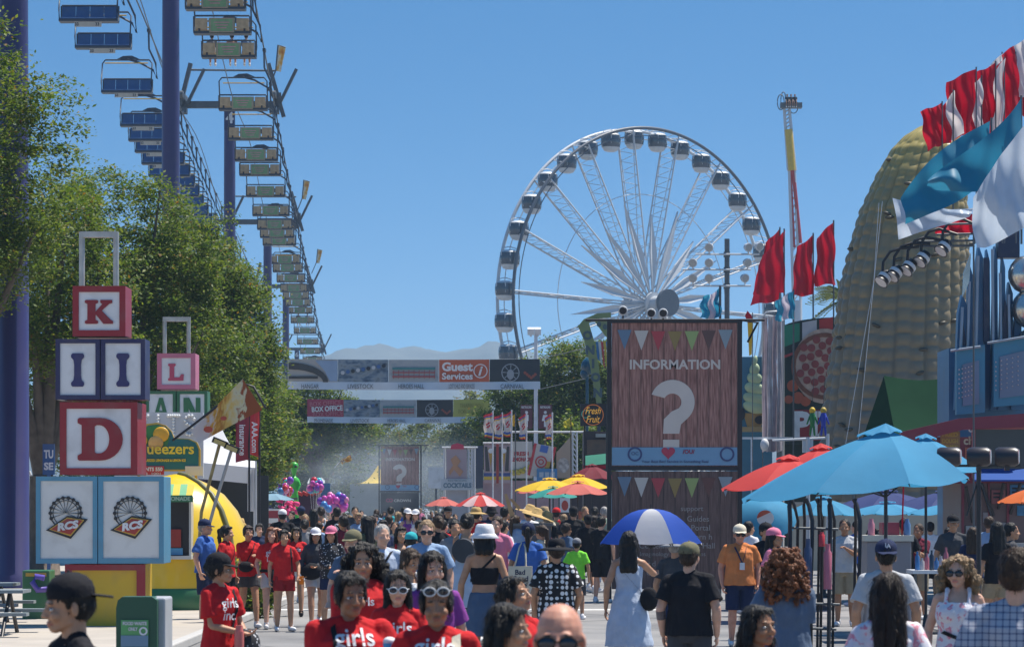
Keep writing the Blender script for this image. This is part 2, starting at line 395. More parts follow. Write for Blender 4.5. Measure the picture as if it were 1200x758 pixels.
    if near:
        for p in bm_.polygons:
            c = iHR @ p.center
            if c.z > 1.50 and c.y < -.07:
                if (c.x / .0235) ** 2 + ((c.z - 1.5182) / .0095) ** 2 < 1: p.material_index = 1
                elif .016 < abs(c.x) < .048 and abs(c.z - 1.6035 + (abs(c.x) - .03) * .15) < .0032: p.material_index = 2
    body = bpy.data.objects.new('body', bm_); COL.objects.link(body); body.parent = root
    def child(name, me, m, par=None):
        me.name = name; me.materials.append(m); o = bpy.data.objects.new(name, me); COL.objects.link(o); o.parent = par or root; return o
    def mbc(name, mb, m, par=None):
        o = bpy.data.objects.new(name, mb.mesh(name, m)); COL.objects.link(o); o.parent = par or root; return o
    if near and not glasses:
        for sx in (-1, 1):
            e = MB(); c = H(sx * .0305, -.0745, 1.578); e.ell(c, (.0150, .0105, .0078), hr3, 14, 10); e.cur = 1
            e.ell(H(sx * .0305, -.0810, 1.578), (.0062, .0055, .0062), hr3, 12, 8); e.cur = 2
            e.cap(H(sx * .0155, -.0835, 1.5835), H(sx * .047, -.0755, 1.5830), .0022, .0022, 6)
            mbc('eye', e, [mat('eye white', (.55, .52, .5), .25), mat('iris', (.03, .017, .01), .2), mat('lash', (.01, .008, .008), .6)])
    # top
    kind, tcol = top[0], top[1]; tm = tcol if isinstance(tcol, bpy.types.Material) else CL(tcol)
    T = MB(); g = .016 + .006 * (w > 1.1)
    hem = {'bandeau': 1.08, 'crop': 1.05}.get(kind, .86)
    if kind == 'tank' and bottom and bottom[0] == 'skirt': hem = .97
    if kind in ('tee', 'polo', 'hoodie', 'shirt', 'big'):
        g2 = g + .008
        T.loft([(0, .005, hem, .180 * wm + g2, .124 * wm + g2), (0, .006, 1.0, .160 * wm + g2, .108 * wm + g2), (0, 0, 1.11, .148 * wm + g2, .104 * wm + g2),
                (0, -.004, 1.22, .155 * wm + g2, .110 * wm + g2), (0, 0, 1.32, .152 * wm + g2, .098 * wm + g2), (0, .01, 1.375, .118 * wm + g, .078 + g), (0, .018, 1.41, .070 + g, .058 + g), (0, .02, 1.432, .066, .062)])
        for sx in (-1, 1): T.cap((sx * .035, .02, 1.400), (sx * (sh - .01), .012, 1.362), .045 + g, .042 + g)
        if fem:
            for sx in (-1, 1): T.ell((sx * .07, -.070 * wm, 1.235), (.060 + g, .048 + g, .060 + g))
        for sx in (-1, 1):
            S, E, W_, u, nrm, pal = sides[sx]; k = w ** .6
            if kind == 'hoodie':
                T.cap(S, E, .054 * k + g * .5, .046 * k + g * .6); T.cyl(E, E.lerp(W_, .95), .046 * k + g * .6, .036 + g * .4, 14); T.ell(E, .046 * k + g * .6)
            elif kind == 'big': e2 = S.lerp(E, .95); T.cyl(S, e2, .054 * k + g * .6, .078 * k + g, 16); T.ell(S, .054 * k + g * .6)
            else: e2 = S.lerp(E, .72); T.cyl(S, e2, .050 * k + g * .6, .062 * k + g, 16); T.ell(S, .050 * k + g * .6)
    elif kind in ('tank', 'dress'):
        T.loft([(0, .005, hem, (.166 if hem < .9 else .150) * wm + g, (.112 if hem < .9 else .10) * wm + g), (0, .006, 1.0, .152 * wm + g, .104 * wm + g), (0, 0, 1.11, .132 * wm + g, .098 * wm + g), (0, -.004, 1.22, .152 * wm + g, .110 * wm + g), (0, 0, 1.30, .150 * wm + g, .100 * wm + g), (0, .0, 1.335, .130 * wm + g, .094 * wm + g)])
        if fem:
            for sx in (-1, 1): T.ell((sx * .07, -.078 * wm, 1.245), (.064 + g, .055 + g, .064 + g))
        for sx in (-1, 1): T.tube([(sx * .095, -.095 * wm, 1.31), (sx * .092, -.055, 1.405), (sx * .088, .012, 1.440), (sx * .088, .07, 1.40), (sx * .09, .095 * wm, 1.31)], .018 if kind == 'tank' else .013)
    elif kind == 'bandeau':
        T.loft([(0, 0, 1.10, .130 * wm + g * .6, .096 * wm + g * .6), (0, -.004, 1.2, .150 * wm + g * .6, .108 * wm + g * .6), (0, 0, 1.27, .156 * wm + g * .6, .104 * wm + g * .6)])
    if kind == 'dress':
        T.loft([(0, .005, 1.05, .14 * wm + g, .10 * wm + g), (0, .008, .92, .19 * wm + g, .14 * wm + g), (0, .01, .70, .235 * wm + g, .185 * wm + g), (0, .01, .47, .27 * wm + g, .22 * wm + g)], 28)
    tob = child('top' if kind != 'dress' else 'dress', remesh(T, max(vox, .006), 2, .011 if kind != 'bandeau' else .003, .085), tm)
    if kind == 'polo' or kind == 'shirt':
        c = MB(); 
        for sx in (-1, 1): c.sheet(lambda a, b: Vector((sx * (.012 + .060 * math.sin(a * 2.4)), -.092 + .150 * a - .02 * b, 1.385 + .058 * math.sin(a * PI / 2) - .02 * b + .0 )), 8, 2)
        mbc('collar', c, tm)
    # bottom
    if kind != 'dress' and bottom:
        Q = MB(); bk, bc = bottom; bmm = bc if isinstance(bc, bpy.types.Material) else CL(bc); g = .014
        if bk == 'skirt':
            Q.loft([(0, .005, 1.02, .146 * wm + g, .10 * wm + g), (0, .008, .92, .172 * wm + g, .118 * wm + g), (0, .008, .75, .19 * wm + g, .145 * wm + g), (0, .008, .58, .20 * wm + g, .16 * wm + g)], 26)
        else:
            Q.loft([(0, .005, .80, .12 * wm + g, .085 * wm + g), (0, .008, .90, .170 * wm + g, .112 * wm + g), (0, .006, 1.0, .152 * wm + g, .102 * wm + g)])
            for sx in (-1, 1):
                hp, kn, an, toe = lg[sx]; k = w ** .7
                if bk == 'shorts': Q.cyl(hp + Vector((0, 0, .02)), hp.lerp(kn, .95 if not fem else .55), .090 * k + g, .082 * k + g, 18)
                else:
                    Q.cyl(hp + Vector((0, 0, .02)), kn, .090 * k + g, .064 * k + g, 18); Q.ell(kn, .064 * k + g); Q.cyl(kn, an + Vector((0, 0, -.01)), .064 * k + g, .05 * k + g, 18)
        child(bk if bk != 'shorts' else 'shorts', remesh(Q, max(vox, .008), 2, .008, .08), bmm)
    for sx in (-1, 1):
        hp, kn, an, toe = lg[sx]; s_ = MB()
        d = (toe - an); d.z = min(d.z, 0); a2 = an + Vector((0, .035, -.045))
        s_.cap(a2, toe + Vector((0, -.02, .0)), .043, .036); s_.cap(an + Vector((0, .01, .01)), a2, .046, .045)
        mbc('shoe', s_, CL(shoes))
    # hair
    hk, hc = hair; hm_ = hair_mat(hc); Z = MB()
    if hk != 'bald':
        Z.ell(H(0, .024, 1.625), (.083, .094, .088), hr3); Z.ell(H(0, .045, 1.585), (.077, .075, .075), hr3)
        if hk in ('short', 'crop'):
            for sx in (-1, 1): Z.ell(H(sx * .070, .012, 1.605), (.012, .03, .032), hr3)
        if hk in ('long', 'pony', 'bun', 'bob', 'big', 'curly', 'verylong'):
            for sx in (-1, 1): Z.ell(H(sx * .066, .004, 1.60), (.020, .052, .055), hr3); hat or Z.ell(H(sx * .030, -.042, 1.668), (.040, .036, .021), hr3)
        if hk in ('long', 'verylong', 'bob'):
            zl = {'long': 1.30, 'verylong': 1.12, 'bob': 1.44}[hk]
            for sx in (-1, 1): Z.cap(H(sx * .074, .02, 1.60), Vector((sx * .088, -.005 if hk != 'verylong' else .03, zl + .04)), .026, .030); Z.cap(H(sx * .045, .06, 1.59), Vector((sx * .055, .105, zl)), .045, .045)
            Z.cap(H(0, .07, 1.59), Vector((0, .115, zl)), .05, .045)
        rr_ = lambda: rnd.uniform(.72, 1.06)
        if hk == 'big':
            for i in range(95):
                a = rnd.uniform(-.35, PI + .35); t = rnd.random(); z = 1.66 - .33 * t; r = rr_() * (.088 + .062 * math.sin(t * 2.6))
                Z.ell(H(r * math.cos(a), .02 + .8 * r * abs(math.sin(a)) * (1 if math.sin(a) > 0 else -.1), z), rnd.uniform(.026, .044), None, 8, 6)
        if hk == 'curly':
            for i in range(240):
                a = rnd.uniform(-.25, PI + .25); t = rnd.random(); z = 1.70 - .36 * t; r = rnd.uniform(.8, 1.05) * (.075 + .085 * math.sin(t * 2.3))
                Z.ell(H(r * math.cos(a), .03 + .85 * r * max(math.sin(a), -.1), z), rnd.uniform(.013, .024), None, 7, 5)
            Z.ell(H(0, .06, 1.52), (.11, .07, .13), hr3)
        if hk == 'pony':
            Z.ell(H(0, .115, 1.63), (.03, .03, .03), hr3); Z.cap(H(0, .13, 1.625), Vector((0, .14, 1.45)), .032, .034); Z.cap(Vector((0, .14, 1.45)), Vector((0, .12, 1.28)), .034, .012)
        if hk == 'bun': Z.ell(H(0, .10, 1.60), (.048, .042, .045), hr3)
        dd = {'curly': .012, 'big': .016}.get(hk, .007)
        ho_ = child('hair', remesh(Z, max(vox * .9, .005), 1 if hk in ('curly', 'big') else 2, dd, .03), hm_)
        if near: strands(mbc, ho_, H, 2600 if hk in ('curly', 'big', 'long', 'verylong') else 1200, {'short': .018, 'bun': .05, 'curly': .035, 'big': .05}.get(hk, .07), {'curly': .012, 'big': .010}.get(hk, .004), hm_)
    elif hk == 'bald' and near:
        Z.ell(H(0, .052, 1.575), (.0735, .062, .045), hr3)
        child('hair', remesh(Z, .005, 2, .003, .02), hm_)
    # hats
    if hat:
        k2, c2 = hat[0], CL(hat[1]); bc2 = CL(hat[2]) if len(hat) > 2 else c2
        q = hr3s @ Matrix.Scale(KH, 3); X = MB(); o = H(0, .018, 1.625); K = MB()
        if k2 in ('cap', 'backcap', 'visor'):
            if k2 != 'visor': X.lathe([(-.008, .0935), (.02, .0955), (.05, .088), (.075, .066), (.09, .036), (.0955, .008)], o, q, 20, True, .93, 1.06); X.ell(o + q @ Vector((0, 0, .097)), .008)
            else: X.lathe([(-.012, .0945), (.03, .0965), (.034, .090)], o, q, 20, True, .93, 1.06)
            sg = 1 if k2 == 'backcap' else -1; tilt = -.10
            K.sheet(lambda a, b: o + q @ Vector(((a - .5) * .155 * math.sqrt(max(0, 1 - (b * .86) ** 2)), sg * (.072 + .098 * b), .002 - .022 * b - 6.0 * (.02 * (a - .5)) ** 2 * 18 * .5)), 12, 8)
            K.sheet(lambda a, b: o + q @ Vector(((a - .5) * .155 * math.sqrt(max(0, 1 - (b * .86) ** 2)), sg * (.072 + .098 * b), -.004 - .022 * b - 6.0 * (.02 * (a - .5)) ** 2 * 18 * .5)), 12, 8)
        elif k2 == 'bucket':
            X.lathe([(-.012, .100), (.03, .094), (.075, .080), (.085, .068), (.089, .01)], o, q, 22, True, .97, 1.05); K.lathe([(-.002, .100), (-.045, .142), (-.048, .139), (-.008, .098)], o, q, 26, False, .97, 1.05)
        else:
            br = .20 if k2 == 'sunhat' else .17
            X.lathe([(-.005, .096), (.03, .094), (.07, .082), (.088, .06), (.09, .01)], o, q, 22, True, .97, 1.05)
            vs = MB(); K.lathe([(.002, .094), (-.008, br * .7), (-.030, br), (-.034, br - .004), (-.014, br * .7), (-.004, .094)], o, q, 30, False, .97, 1.08)
        ho = mbc('hat', X, c2); mbc('brim', K, bc2, ho)
    if glasses:
        fr, ln = CL(glasses), mat('dark lens', (.01, .012, .02), .06, .02, coat=.6)
        zz = 1.578 if len(str(glasses)) and not str(glasses).endswith('top') else 1.655
        G = MB(); yy = -.094 if zz < 1.6 else -.082
        for sx in (-1, 1):
            G.cur = 1 if zz < 1.6 else 1; G.ell(H(sx * .034, yy, zz), (.028, .007, .020), hr3, 16, 10); G.cur = 0
            pts = [H(sx * .034 + .0295 * math.cos(a), yy - .001, zz + .0215 * math.sin(a)) for a in [i * PI / 8 for i in range(17)]]
            G.tube(pts, .0045 if str(glasses).startswith('white') else .003, 6); G.tube([H(sx * .060, yy, zz + .005), H(sx * .077, yy + .05, zz + .006), H(sx * .078, .02, zz)], .0028, 6)
        G.tube([H(-.008, yy - .003, zz + .006), H(.008, yy - .003, zz + .006)], .003, 6)
        mbc('sunglasses', G, [fr, ln])
    info = dict(root=root, top=tob, sides=sides, H=H, mbc=mbc, wm=wm, lg=lg)
    if bag:
        info_strap(info, bag)
    return info
def proj(info, mb, front=True, off=.006):
    """lay flat lettering or a strap on the wearer's top"""
    bvh = BVHTree.FromPolygons([v.co for v in info['top'].data.vertices], [tuple(p.vertices) for p in info['top'].data.polygons])
    sg = -1 if front else 1
    out = []
    for x, y, z in mb.v:
        hit = bvh.ray_cast(Vector((x, sg * 1.0, z)), Vector((0, -sg, 0)))
        yy = hit[0].y if hit[0] is not None else sg * .13
        out.append((x, yy + sg * (off + (0 if y < 0 else .003)), z))
    mb.v = out; return mb
def chest_text(info, lines, z=1.24, hgt=.07, w=.2, col='white', front=True, bold=.012, x=0):
    m = MB()
    for i, t in enumerate(lines):
        (V, Fc, E), bb = glyphs(t, bold); k = hgt / (bb[3] - bb[1]) if w is None else min(w / (bb[2] - bb[0]), hgt / .72)
        sgn = 1 if front else -1
        cx = (bb[0] + bb[2]) / 2
        # split long edges: grid-subdivide by adding per-face fan is unnecessary at this curvature
        m.add([(x + sgn * (a - cx) * k, 0, z - i * hgt * 1.25 + b * k) for a, b in V], [f if front else tuple(reversed(f)) for f in Fc], False)
    proj(info, m, front, .009)
    return info['mbc']('print', m, CL(col), info['top'])
def strap(info, x0, z0, x1, z1, wd=.03, col='black', front=True):
    m = MB(); n = 16
    m.sheet(lambda a, b: Vector((x0 + (x1 - x0) * b + (a - .5) * wd, 0, z0 + (z1 - z0) * b + (a - .5) * .02)), 2, n)
    proj(info, m, front, .008); return info['mbc']('strap', m, CL(col))
def info_strap(info, bag):
    """bag = (x, y, z, rx, ry, rz, colour, front?) crossbody bag with its strap"""
    x, y, z, rx, ry, rz, c, fr = bag
    b = MB(); b.ell((x, y, z), (rx, ry, rz), None, 16, 10)
    bg_ = info['mbc']('bag', b, CL(c)); 
    s0 = -1 if x > 0 else 1
    strap(info, s0 * .10, 1.41, x * .8, z + rz * .7, .028, c if c in ('black', 'navy') else 'black', fr)
FAB = {'red': (.52, .018, .022), 'dkred': (.28, .015, .02), 'white': (.72, .72, .74), 'black': (.014, .014, .018), 'navy': (.018, .028, .075), 'grey': (.22, .225, .24), 'dkgrey': (.06, .062, .07),
       'ltgrey': (.45, .46, .48), 'blue': (.045, .13, .42), 'ltblue': (.24, .35, .52), 'denim': (.075, .12, .20), 'ltdenim': (.26, .34, .44), 'orange': (.62, .21, .07), 'neon': (.22, .72, .06), 'turq': (.03, .38, .42),
       'purple': (.22, .05, .26), 'pink': (.66, .20, .30), 'hotpink': (.75, .05, .22), 'tan': (.42, .30, .17), 'straw': (.50, .34, .14), 'khaki': (.30, .25, .17), 'camo': (.16, .15, .09), 'green': (.05, .22, .09),
       'yellow': (.72, .45, .03), 'cream': (.62, .56, .44), 'paleblue': (.45, .52, .64), 'white glasses': (.8, .8, .8), 'white glasses top': (.8, .8, .8), 'black glasses': (.02, .02, .02), 'olive': (.12, .13, .07), 'safety': (.85, .22, .02), 'maroon': (.16, .02, .04), 'brown': (.10, .055, .03)}
def CL(c):
    if isinstance(c, bpy.types.Material): return c
    if c == 'polka':
        def bld(N, L, tc, b):
            v = N.new('ShaderNodeTexVoronoi'); v.inputs['Scale'].default_value = 17; v.inputs['Randomness'].default_value = .25; L.new(tc.outputs['Object'], v.inputs['Vector'])
            L.new(ramp(N, v.outputs['Distance'], L, [(0, (.75, .75, .75)), (.36, (.75, .75, .75)), (.40, (.012, .012, .015))], 'CONSTANT'), b.inputs['Base Color']); b.inputs['Roughness'].default_value = .85
        return shader('polka dot fabric', bld)
    if c == 'floral':
        def bld(N, L, tc, b):
            v = N.new('ShaderNodeTexNoise'); v.inputs['Scale'].default_value = 19; v.inputs['Detail'].default_value = 3; L.new(tc.outputs['Object'], v.inputs['Vector'])
            L.new(ramp(N, v.outputs[0], L, [(0, (.5, .6, .75)), (.40, (.72, .70, .74)), (.54, (.72, .70, .74)), (.60, (.70, .20, .28)), (.72, (.75, .45, .48))]), b.inputs['Base Color']); b.inputs['Roughness'].default_value = .85
        return shader('floral fabric', bld)
    if c == 'plaid':
        def bld(N, L, tc, b):
            s = N.new('ShaderNodeSeparateXYZ'); L.new(tc.outputs['Object'], s.inputs[0]); outs = []
            for i in (0, 2):
                m = N.new('ShaderNodeMath'); m.operation = 'MULTIPLY'; m.inputs[1].default_value = 30; L.new(s.outputs[i], m.inputs[0])
                f = N.new('ShaderNodeMath'); f.operation = 'FRACT'; L.new(m.outputs[0], f.inputs[0])
                g = N.new('ShaderNodeMath'); g.operation = 'GREATER_THAN'; g.inputs[1].default_value = .78; L.new(f.outputs[0], g.inputs[0]); outs.append(g.outputs[0])
            a = N.new('ShaderNodeMath'); a.operation = 'ADD'; L.new(outs[0], a.inputs[0]); L.new(outs[1], a.inputs[1])
            h = N.new('ShaderNodeMath'); h.operation = 'MULTIPLY'; h.inputs[1].default_value = .5; L.new(a.outputs[0], h.inputs[0])
            L.new(ramp(N, h.outputs[0], L, [(0, (.40, .42, .48)), (.5, (.16, .19, .28)), (1, (.05, .06, .12))]), b.inputs['Base Color']); b.inputs['Roughness'].default_value = .85
        return shader('plaid fabric', bld)
    if c == 'pattern':
        def bld(N, L, tc, b):
            v = N.new('ShaderNodeTexVoronoi'); v.inputs['Scale'].default_value = 26; L.new(tc.outputs['Object'], v.inputs['Vector'])
            L.new(ramp(N, v.outputs['Distance'], L, [(0, (.6, .6, .62)), (.22, (.6, .6, .62)), (.3, (.02, .02, .025))]), b.inputs['Base Color']); b.inputs['Roughness'].default_value = .8
        return shader('black and white print fabric', bld)
    return cloth(c, FAB[c])
import numpy as np
# ---------------------------------------------------------------- setting
def grd(N, L, tc, b):
    n1 = N.new('ShaderNodeTexNoise'); n1.inputs['Scale'].default_value = .35; n1.inputs['Detail'].default_value = 9; L.new(tc.outputs['Object'], n1.inputs['Vector'])
    n2 = N.new('ShaderNodeTexNoise'); n2.inputs['Scale'].default_value = 60; n2.inputs['Detail'].default_value = 3; L.new(tc.outputs['Object'], n2.inputs['Vector'])
    c1 = ramp(N, n1.outputs[0], L, [(.3, (.12, .12, .125)), (.48, (.20, .198, .196)), (.56, (.235, .23, .226)), (.7, (.28, .27, .26))])
    c2 = ramp(N, n2.outputs[0], L, [(.35, (.8, .8, .8)), (.65, (1.1, 1.1, 1.1))])
    mx = N.new('ShaderNodeMix'); mx.data_type = 'RGBA'; mx.blend_type = 'MULTIPLY'; mx.inputs[0].default_value = 1
    L.new(c1, mx.inputs[6]); L.new(c2, mx.inputs[7])
    v = N.new('ShaderNodeTexVoronoi'); v.feature = 'DISTANCE_TO_EDGE'; v.inputs['Scale'].default_value = .22; L.new(tc.outputs['Object'], v.inputs['Vector'])
    m2 = N.new('ShaderNodeMix'); m2.data_type = 'RGBA'; L.new(ramp(N, v.outputs[0], L, [(0, (1, 1, 1)), (.012, (0, 0, 0))]), m2.inputs[0]); L.new(mx.outputs[2], m2.inputs[6]); m2.inputs[7].default_value = (.07, .07, .07, 1)
    L.new(m2.outputs[2], b.inputs['Base Color']); b.inputs['Roughness'].default_value = .85
asphalt = shader('sun bleached asphalt', grd)
g = MB(); g.add([(-2600, -200, 0), (2600, -200, 0), (2600, 3300, 0), (-2600, 3300, 0)], [(0, 1, 2, 3)]); struct(g.build('ground', asphalt))
conc = mat('concrete', (.40, .36, .31), .85, .12, .8, bump=.1, bscale=20, dirt=.3)
g = MB(); g.box((-24.6, 55, .06), (40, 170, .12)); struct(g.build('pavement', conc, bevel=.02))
g = MB(); g.box((-4.55, 55, .063), (.16, 170, .134)); struct(g.build('kerb', mat('kerb', (.44, .43, .41), .8, .1), bevel=.02))
g = MB(); g.add([(-4.4, 57.6, .004), (3.2, 57.6, .004), (3.2, 58.3, .004), (-4.4, 58.3, .004)], [(0, 1, 2, 3)]); struct(g.build('road_marking', mat('worn line paint', (.62, .62, .60), .7, .2, 6, dirt=.4)))
# far hills
def hz(x):
    b = 6 + 30 * math.exp(-((x + 62) / 52) ** 2) + 22 * math.exp(-((x + 122) / 40) ** 2) + 22 * math.exp(-((x + 10) / 26) ** 2) + 40 * math.exp(-((x - 70) / 60) ** 2) + 30 * math.exp(-((x + 230) / 80) ** 2)
    return 94 + b + 1.6 * noise.noise(Vector((x / 22, 0, 0))) + .6 * noise.noise(Vector((x / 5, 3, 0)))
m = MB(); 
m.sheet(lambda u, v: Vector((-900 + 1800 * u, 2350 + 500 * v + 30 * noise.noise(Vector((u * 60, v * 6, 1))), hz((-900 + 1800 * u) * .9) * 1.0 * math.sin(PI * min(v * 1.05, 1)) ** .7 * (1 + .05 * noise.noise(Vector((u * 90, v * 9, 5)))))), 260, 16)
struct(m.build('hills', mat('chaparral hill', (.085, .095, .085), .9, .3, .02)))
hb = MB(); hb.box((0, 1550, 48), (5300, 3620, 98.0 * 1.0)); hz_o = hb.build('haze', [])
hb.v = hb.v
m = bpy.data.materials.new('haze air'); m.use_nodes = True; N = m.node_tree.nodes; N.remove(N['Principled BSDF'])
pv = N.new('ShaderNodeVolumePrincipled'); pv.inputs['Color'].default_value = (.40, .60, .82, 1); pv.inputs['Density'].default_value = .00027; pv.inputs['Anisotropy'].default_value = .2
m.node_tree.links.new(pv.outputs[0], N['Material Output'].inputs['Volume']); hz_o.data.materials.append(m)
for v in hz_o.data.vertices: v.co.z = -1.0 if v.co.z < 10 else 215.0
struct(hz_o, 'stuff')
# barbecue smoke drifting across the far end of the street
def smoke(name, c, r, dens, sc_, seed):
    s = MB(); s.ell((0, 0, 0), (1, 1, 1), None, 20, 14); s.f = [f[::-1] for f in s.f]; o = s.build(name, []); o.location = c; o.scale = r
    m = bpy.data.materials.new('smoke ' + str(seed)); m.use_nodes = True; N = m.node_tree.nodes; L = m.node_tree.links; N.remove(N['Principled BSDF'])
    pv = N.new('ShaderNodeVolumePrincipled'); pv.inputs['Color'].default_value = (.78, .88, 1, 1); pv.inputs['Anisotropy'].default_value = .1
    tc = N.new('ShaderNodeTexCoord'); nz = N.new('ShaderNodeTexNoise'); nz.inputs['Scale'].default_value = sc_; nz.inputs['Detail'].default_value = 3
    mp = N.new('ShaderNodeMapping'); mp.inputs['Location'].default_value = (seed, seed * 2, 0); L.new(tc.outputs['Object'], mp.inputs[0]); L.new(mp.outputs[0], nz.inputs['Vector'])
    ln = N.new('ShaderNodeVectorMath'); ln.operation = 'LENGTH'; L.new(tc.outputs['Object'], ln.inputs[0])
    fo = N.new('ShaderNodeMapRange'); fo.inputs[1].default_value = .98; fo.inputs[2].default_value = .15; fo.interpolation_type = 'SMOOTHSTEP'; L.new(ln.outputs['Value'], fo.inputs[0])
    nr = N.new('ShaderNodeMapRange'); nr.inputs[1].default_value = .36; nr.inputs[2].default_value = .68; L.new(nz.outputs[0], nr.inputs[0])
    mu = N.new('ShaderNodeMath'); mu.operation = 'MULTIPLY'; L.new(fo.outputs[0], mu.inputs[0]); L.new(nr.outputs[0], mu.inputs[1])
    m2 = N.new('ShaderNodeMath'); m2.operation = 'MULTIPLY'; m2.inputs[1].default_value = dens; L.new(mu.outputs[0], m2.inputs[0]); L.new(m2.outputs[0], pv.inputs['Density'])
    L.new(pv.outputs[0], N['Material Output'].inputs['Volume']); o.data.materials.append(m); struct(o, 'stuff')
smoke('smoke', P(478, 562, 214), (9.0, 12, 4.0), .055, 1.9, 3)
smoke('smoke', P(412, 556, 176), (5.5, 9, 3.2), .05, 1.7, 8)
# ---------------------------------------------------------------- trees
def leafmat(name, a, b_, c):
    m = bpy.data.materials.new(name); m.use_nodes = True; N = m.node_tree.nodes; L = m.node_tree.links; b = N['Principled BSDF']
    g = N.new('ShaderNodeNewGeometry'); r = ramp(N, g.outputs['Random Per Island'], L, [(0, a), (.5, b_), (.93, c), (1, (.22, .10, .02))])
    L.new(r, b.inputs['Base Color']); b.inputs['Roughness'].default_value = .55; b.inputs['Specular IOR Level'].default_value = .3
    t = N.new('ShaderNodeBsdfTranslucent'); sc_ = N.new('ShaderNodeVectorMath'); sc_.operation = 'MULTIPLY'; sc_.inputs[1].default_value = (1.3, 1.35, .6); L.new(r, sc_.inputs[0]); L.new(sc_.outputs[0], t.inputs[0])
    ms = N.new('ShaderNodeMixShader'); ms.inputs[0].default_value = .42; L.new(b.outputs[0], ms.inputs[1]); L.new(t.outputs[0], ms.inputs[2]); L.new(ms.outputs[0], N['Material Output'].inputs[0]); return m
LEAF = leafmat('leaf', (.045, .085, .014), (.09, .145, .020), (.19, .23, .04))
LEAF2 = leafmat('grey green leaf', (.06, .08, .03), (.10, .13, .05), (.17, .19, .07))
bark = mat('bark', (.12, .095, .075), .9, .35, 4, bump=.8, bscale=9)
def leaves(seed, lobes, n, leaf, clump=.42, per=46, droop=0):
    n = int(n * 1.5); leaf *= .84
    r = np.random.default_rng(seed); L_ = []; per = int(per * 1.9); vol = np.array([l[1][0] * l[1][1] * l[1][2] for l in lobes]) ** .66; nc = max(6, n // per)
    which = r.choice(len(lobes), nc, p=vol / vol.sum()); d = r.normal(size=(nc, 3)); d /= np.linalg.norm(d, axis=1)[:, None]
    rad = r.uniform(.35, 1, nc) ** .4; bump = np.array([1 + .42 * noise.noise(Vector(tuple(q * 1.9)) + Vector((seed, 0, 0))) + .20 * noise.noise(Vector(tuple(q * 5.5))) for q in d]); rad = rad * bump
    C_ = np.array([lobes[w_][0] for w_ in which]); RR = np.array([lobes[w_][1] for w_ in which]); cc = C_ + d * rad[:, None] * RR
    cs = r.uniform(.55, 1.5, nc) * clump; idx = np.repeat(np.arange(nc), per); k = len(idx)
    off = r.normal(size=(k, 3)) * .50; off[:, 2] *= .62; pos = cc[idx] + off * cs[idx][:, None]
    if droop: pos[:, 2] -= droop * np.abs(r.normal(size=k)) * (r.random(k) < .4)
    nn = r.normal(size=(k, 3)) * .8; nn[:, 2] = np.abs(nn[:, 2]) + .8; nn /= np.linalg.norm(nn, axis=1)[:, None]
    a = np.cross(nn, r.normal(size=(k, 3))); a /= np.linalg.norm(a, axis=1)[:, None]; b = np.cross(nn, a)
    s = leaf * r.uniform(.6, 1.35, k)[:, None]; a = a * s; b = b * s * .55
    v = np.stack([pos - a, pos + b * .9 + a * .1, pos + a, pos - b * .9 + a * .1], 1).reshape(-1, 3)
    me = bpy.data.meshes.new('crown'); me.vertices.add(len(v)); me.vertices.foreach_set('co', v.astype(np.float32).ravel())
    me.loops.add(k * 4); me.loops.foreach_set('vertex_index', np.arange(k * 4, dtype=np.int32)); me.polygons.add(k)
    me.polygons.foreach_set('loop_start', np.arange(0, k * 4, 4, dtype=np.int32)); me.polygons.foreach_set('loop_total', np.full(k, 4, dtype=np.int32)); me.update(calc_edges=True)
    return me, cc
def tree(label, X, Y, lobes, n, leaf, seed, lm=LEAF, trunk=.28, clump=.42, grp=None, name='broadleaf_tree', fork=.35, droop=0, kind='tree', lean=0):
    root = thing(name, label, kind, (X, Y, 0), grp); ORG[root.name] = Vector((0, 0, 0)); rr = random.Random(seed)
    me, cc = leaves(seed, lobes, n, leaf, clump, droop=droop); me.materials.append(lm)
    c = bpy.data.objects.new('crown', me); COL.objects.link(c); c.parent = root
    t = MB(); zb = min(l[0][2] - l[1][2] for l in lobes); top = max(l[0][2] for l in lobes); fz = max(1.2, zb * fork + 1.0)
    t.tube([(0, 0, -.1), (.03, 0, .3), (lean * .5, .0, fz * .5), (lean, 0, fz)], [trunk * 1.35, trunk, trunk * .85, trunk * .8], 12)
    for i in range(9):
        q = cc[rr.randrange(len(cc))]; mid = Vector((lean + (q[0] - lean) * .45, q[1] * .45, fz + (q[2] - fz) * .5))
        t.tube([(lean, 0, fz - .1), mid, tuple(q)], [trunk * .55, trunk * .32, trunk * .08], 7)
    t.build('trunk', bark, root); return root
G_ = 'trees lining the left side of the street'
tree('bushy green tree at the left edge, its crown wrapped round the nearest purple mast', -12.3, 66.0, [((.3, 0, 9.4), (2.5, 1.9, 2.8)), ((-2.0, 0, 8.8), (3.0, 2.4, 3.0)), ((.5, -.3, 7.5), (1.9, 1.7, 1.5))], 62000, .062, 11, grp=G_, trunk=.36)
tree('bare dark trunk with a high crown just behind the leftmost purple mast', -11.3, 74, [((0, 0, 7.6), (1.9, 2.2, 2.2)), ((.7, 0, 6.0), (1.4, 1.5, 1.2))], 22000, .066, 12, grp=G_, trunk=.40)
tree('tall green tree behind the stacked toy block sign spelling KIID', -10.9, 86, [((-.2, 0, 8.5), (2.7, 2.2, 3.0)), ((-1.6, 0, 7.4), (1.9, 2.0, 3.4)), ((1.3, 0, 6.6), (1.7, 2.0, 3.0)), ((.5, 0, 3.6), (2.2, 1.8, 1.6))], 70000, .07, 13, grp=G_)
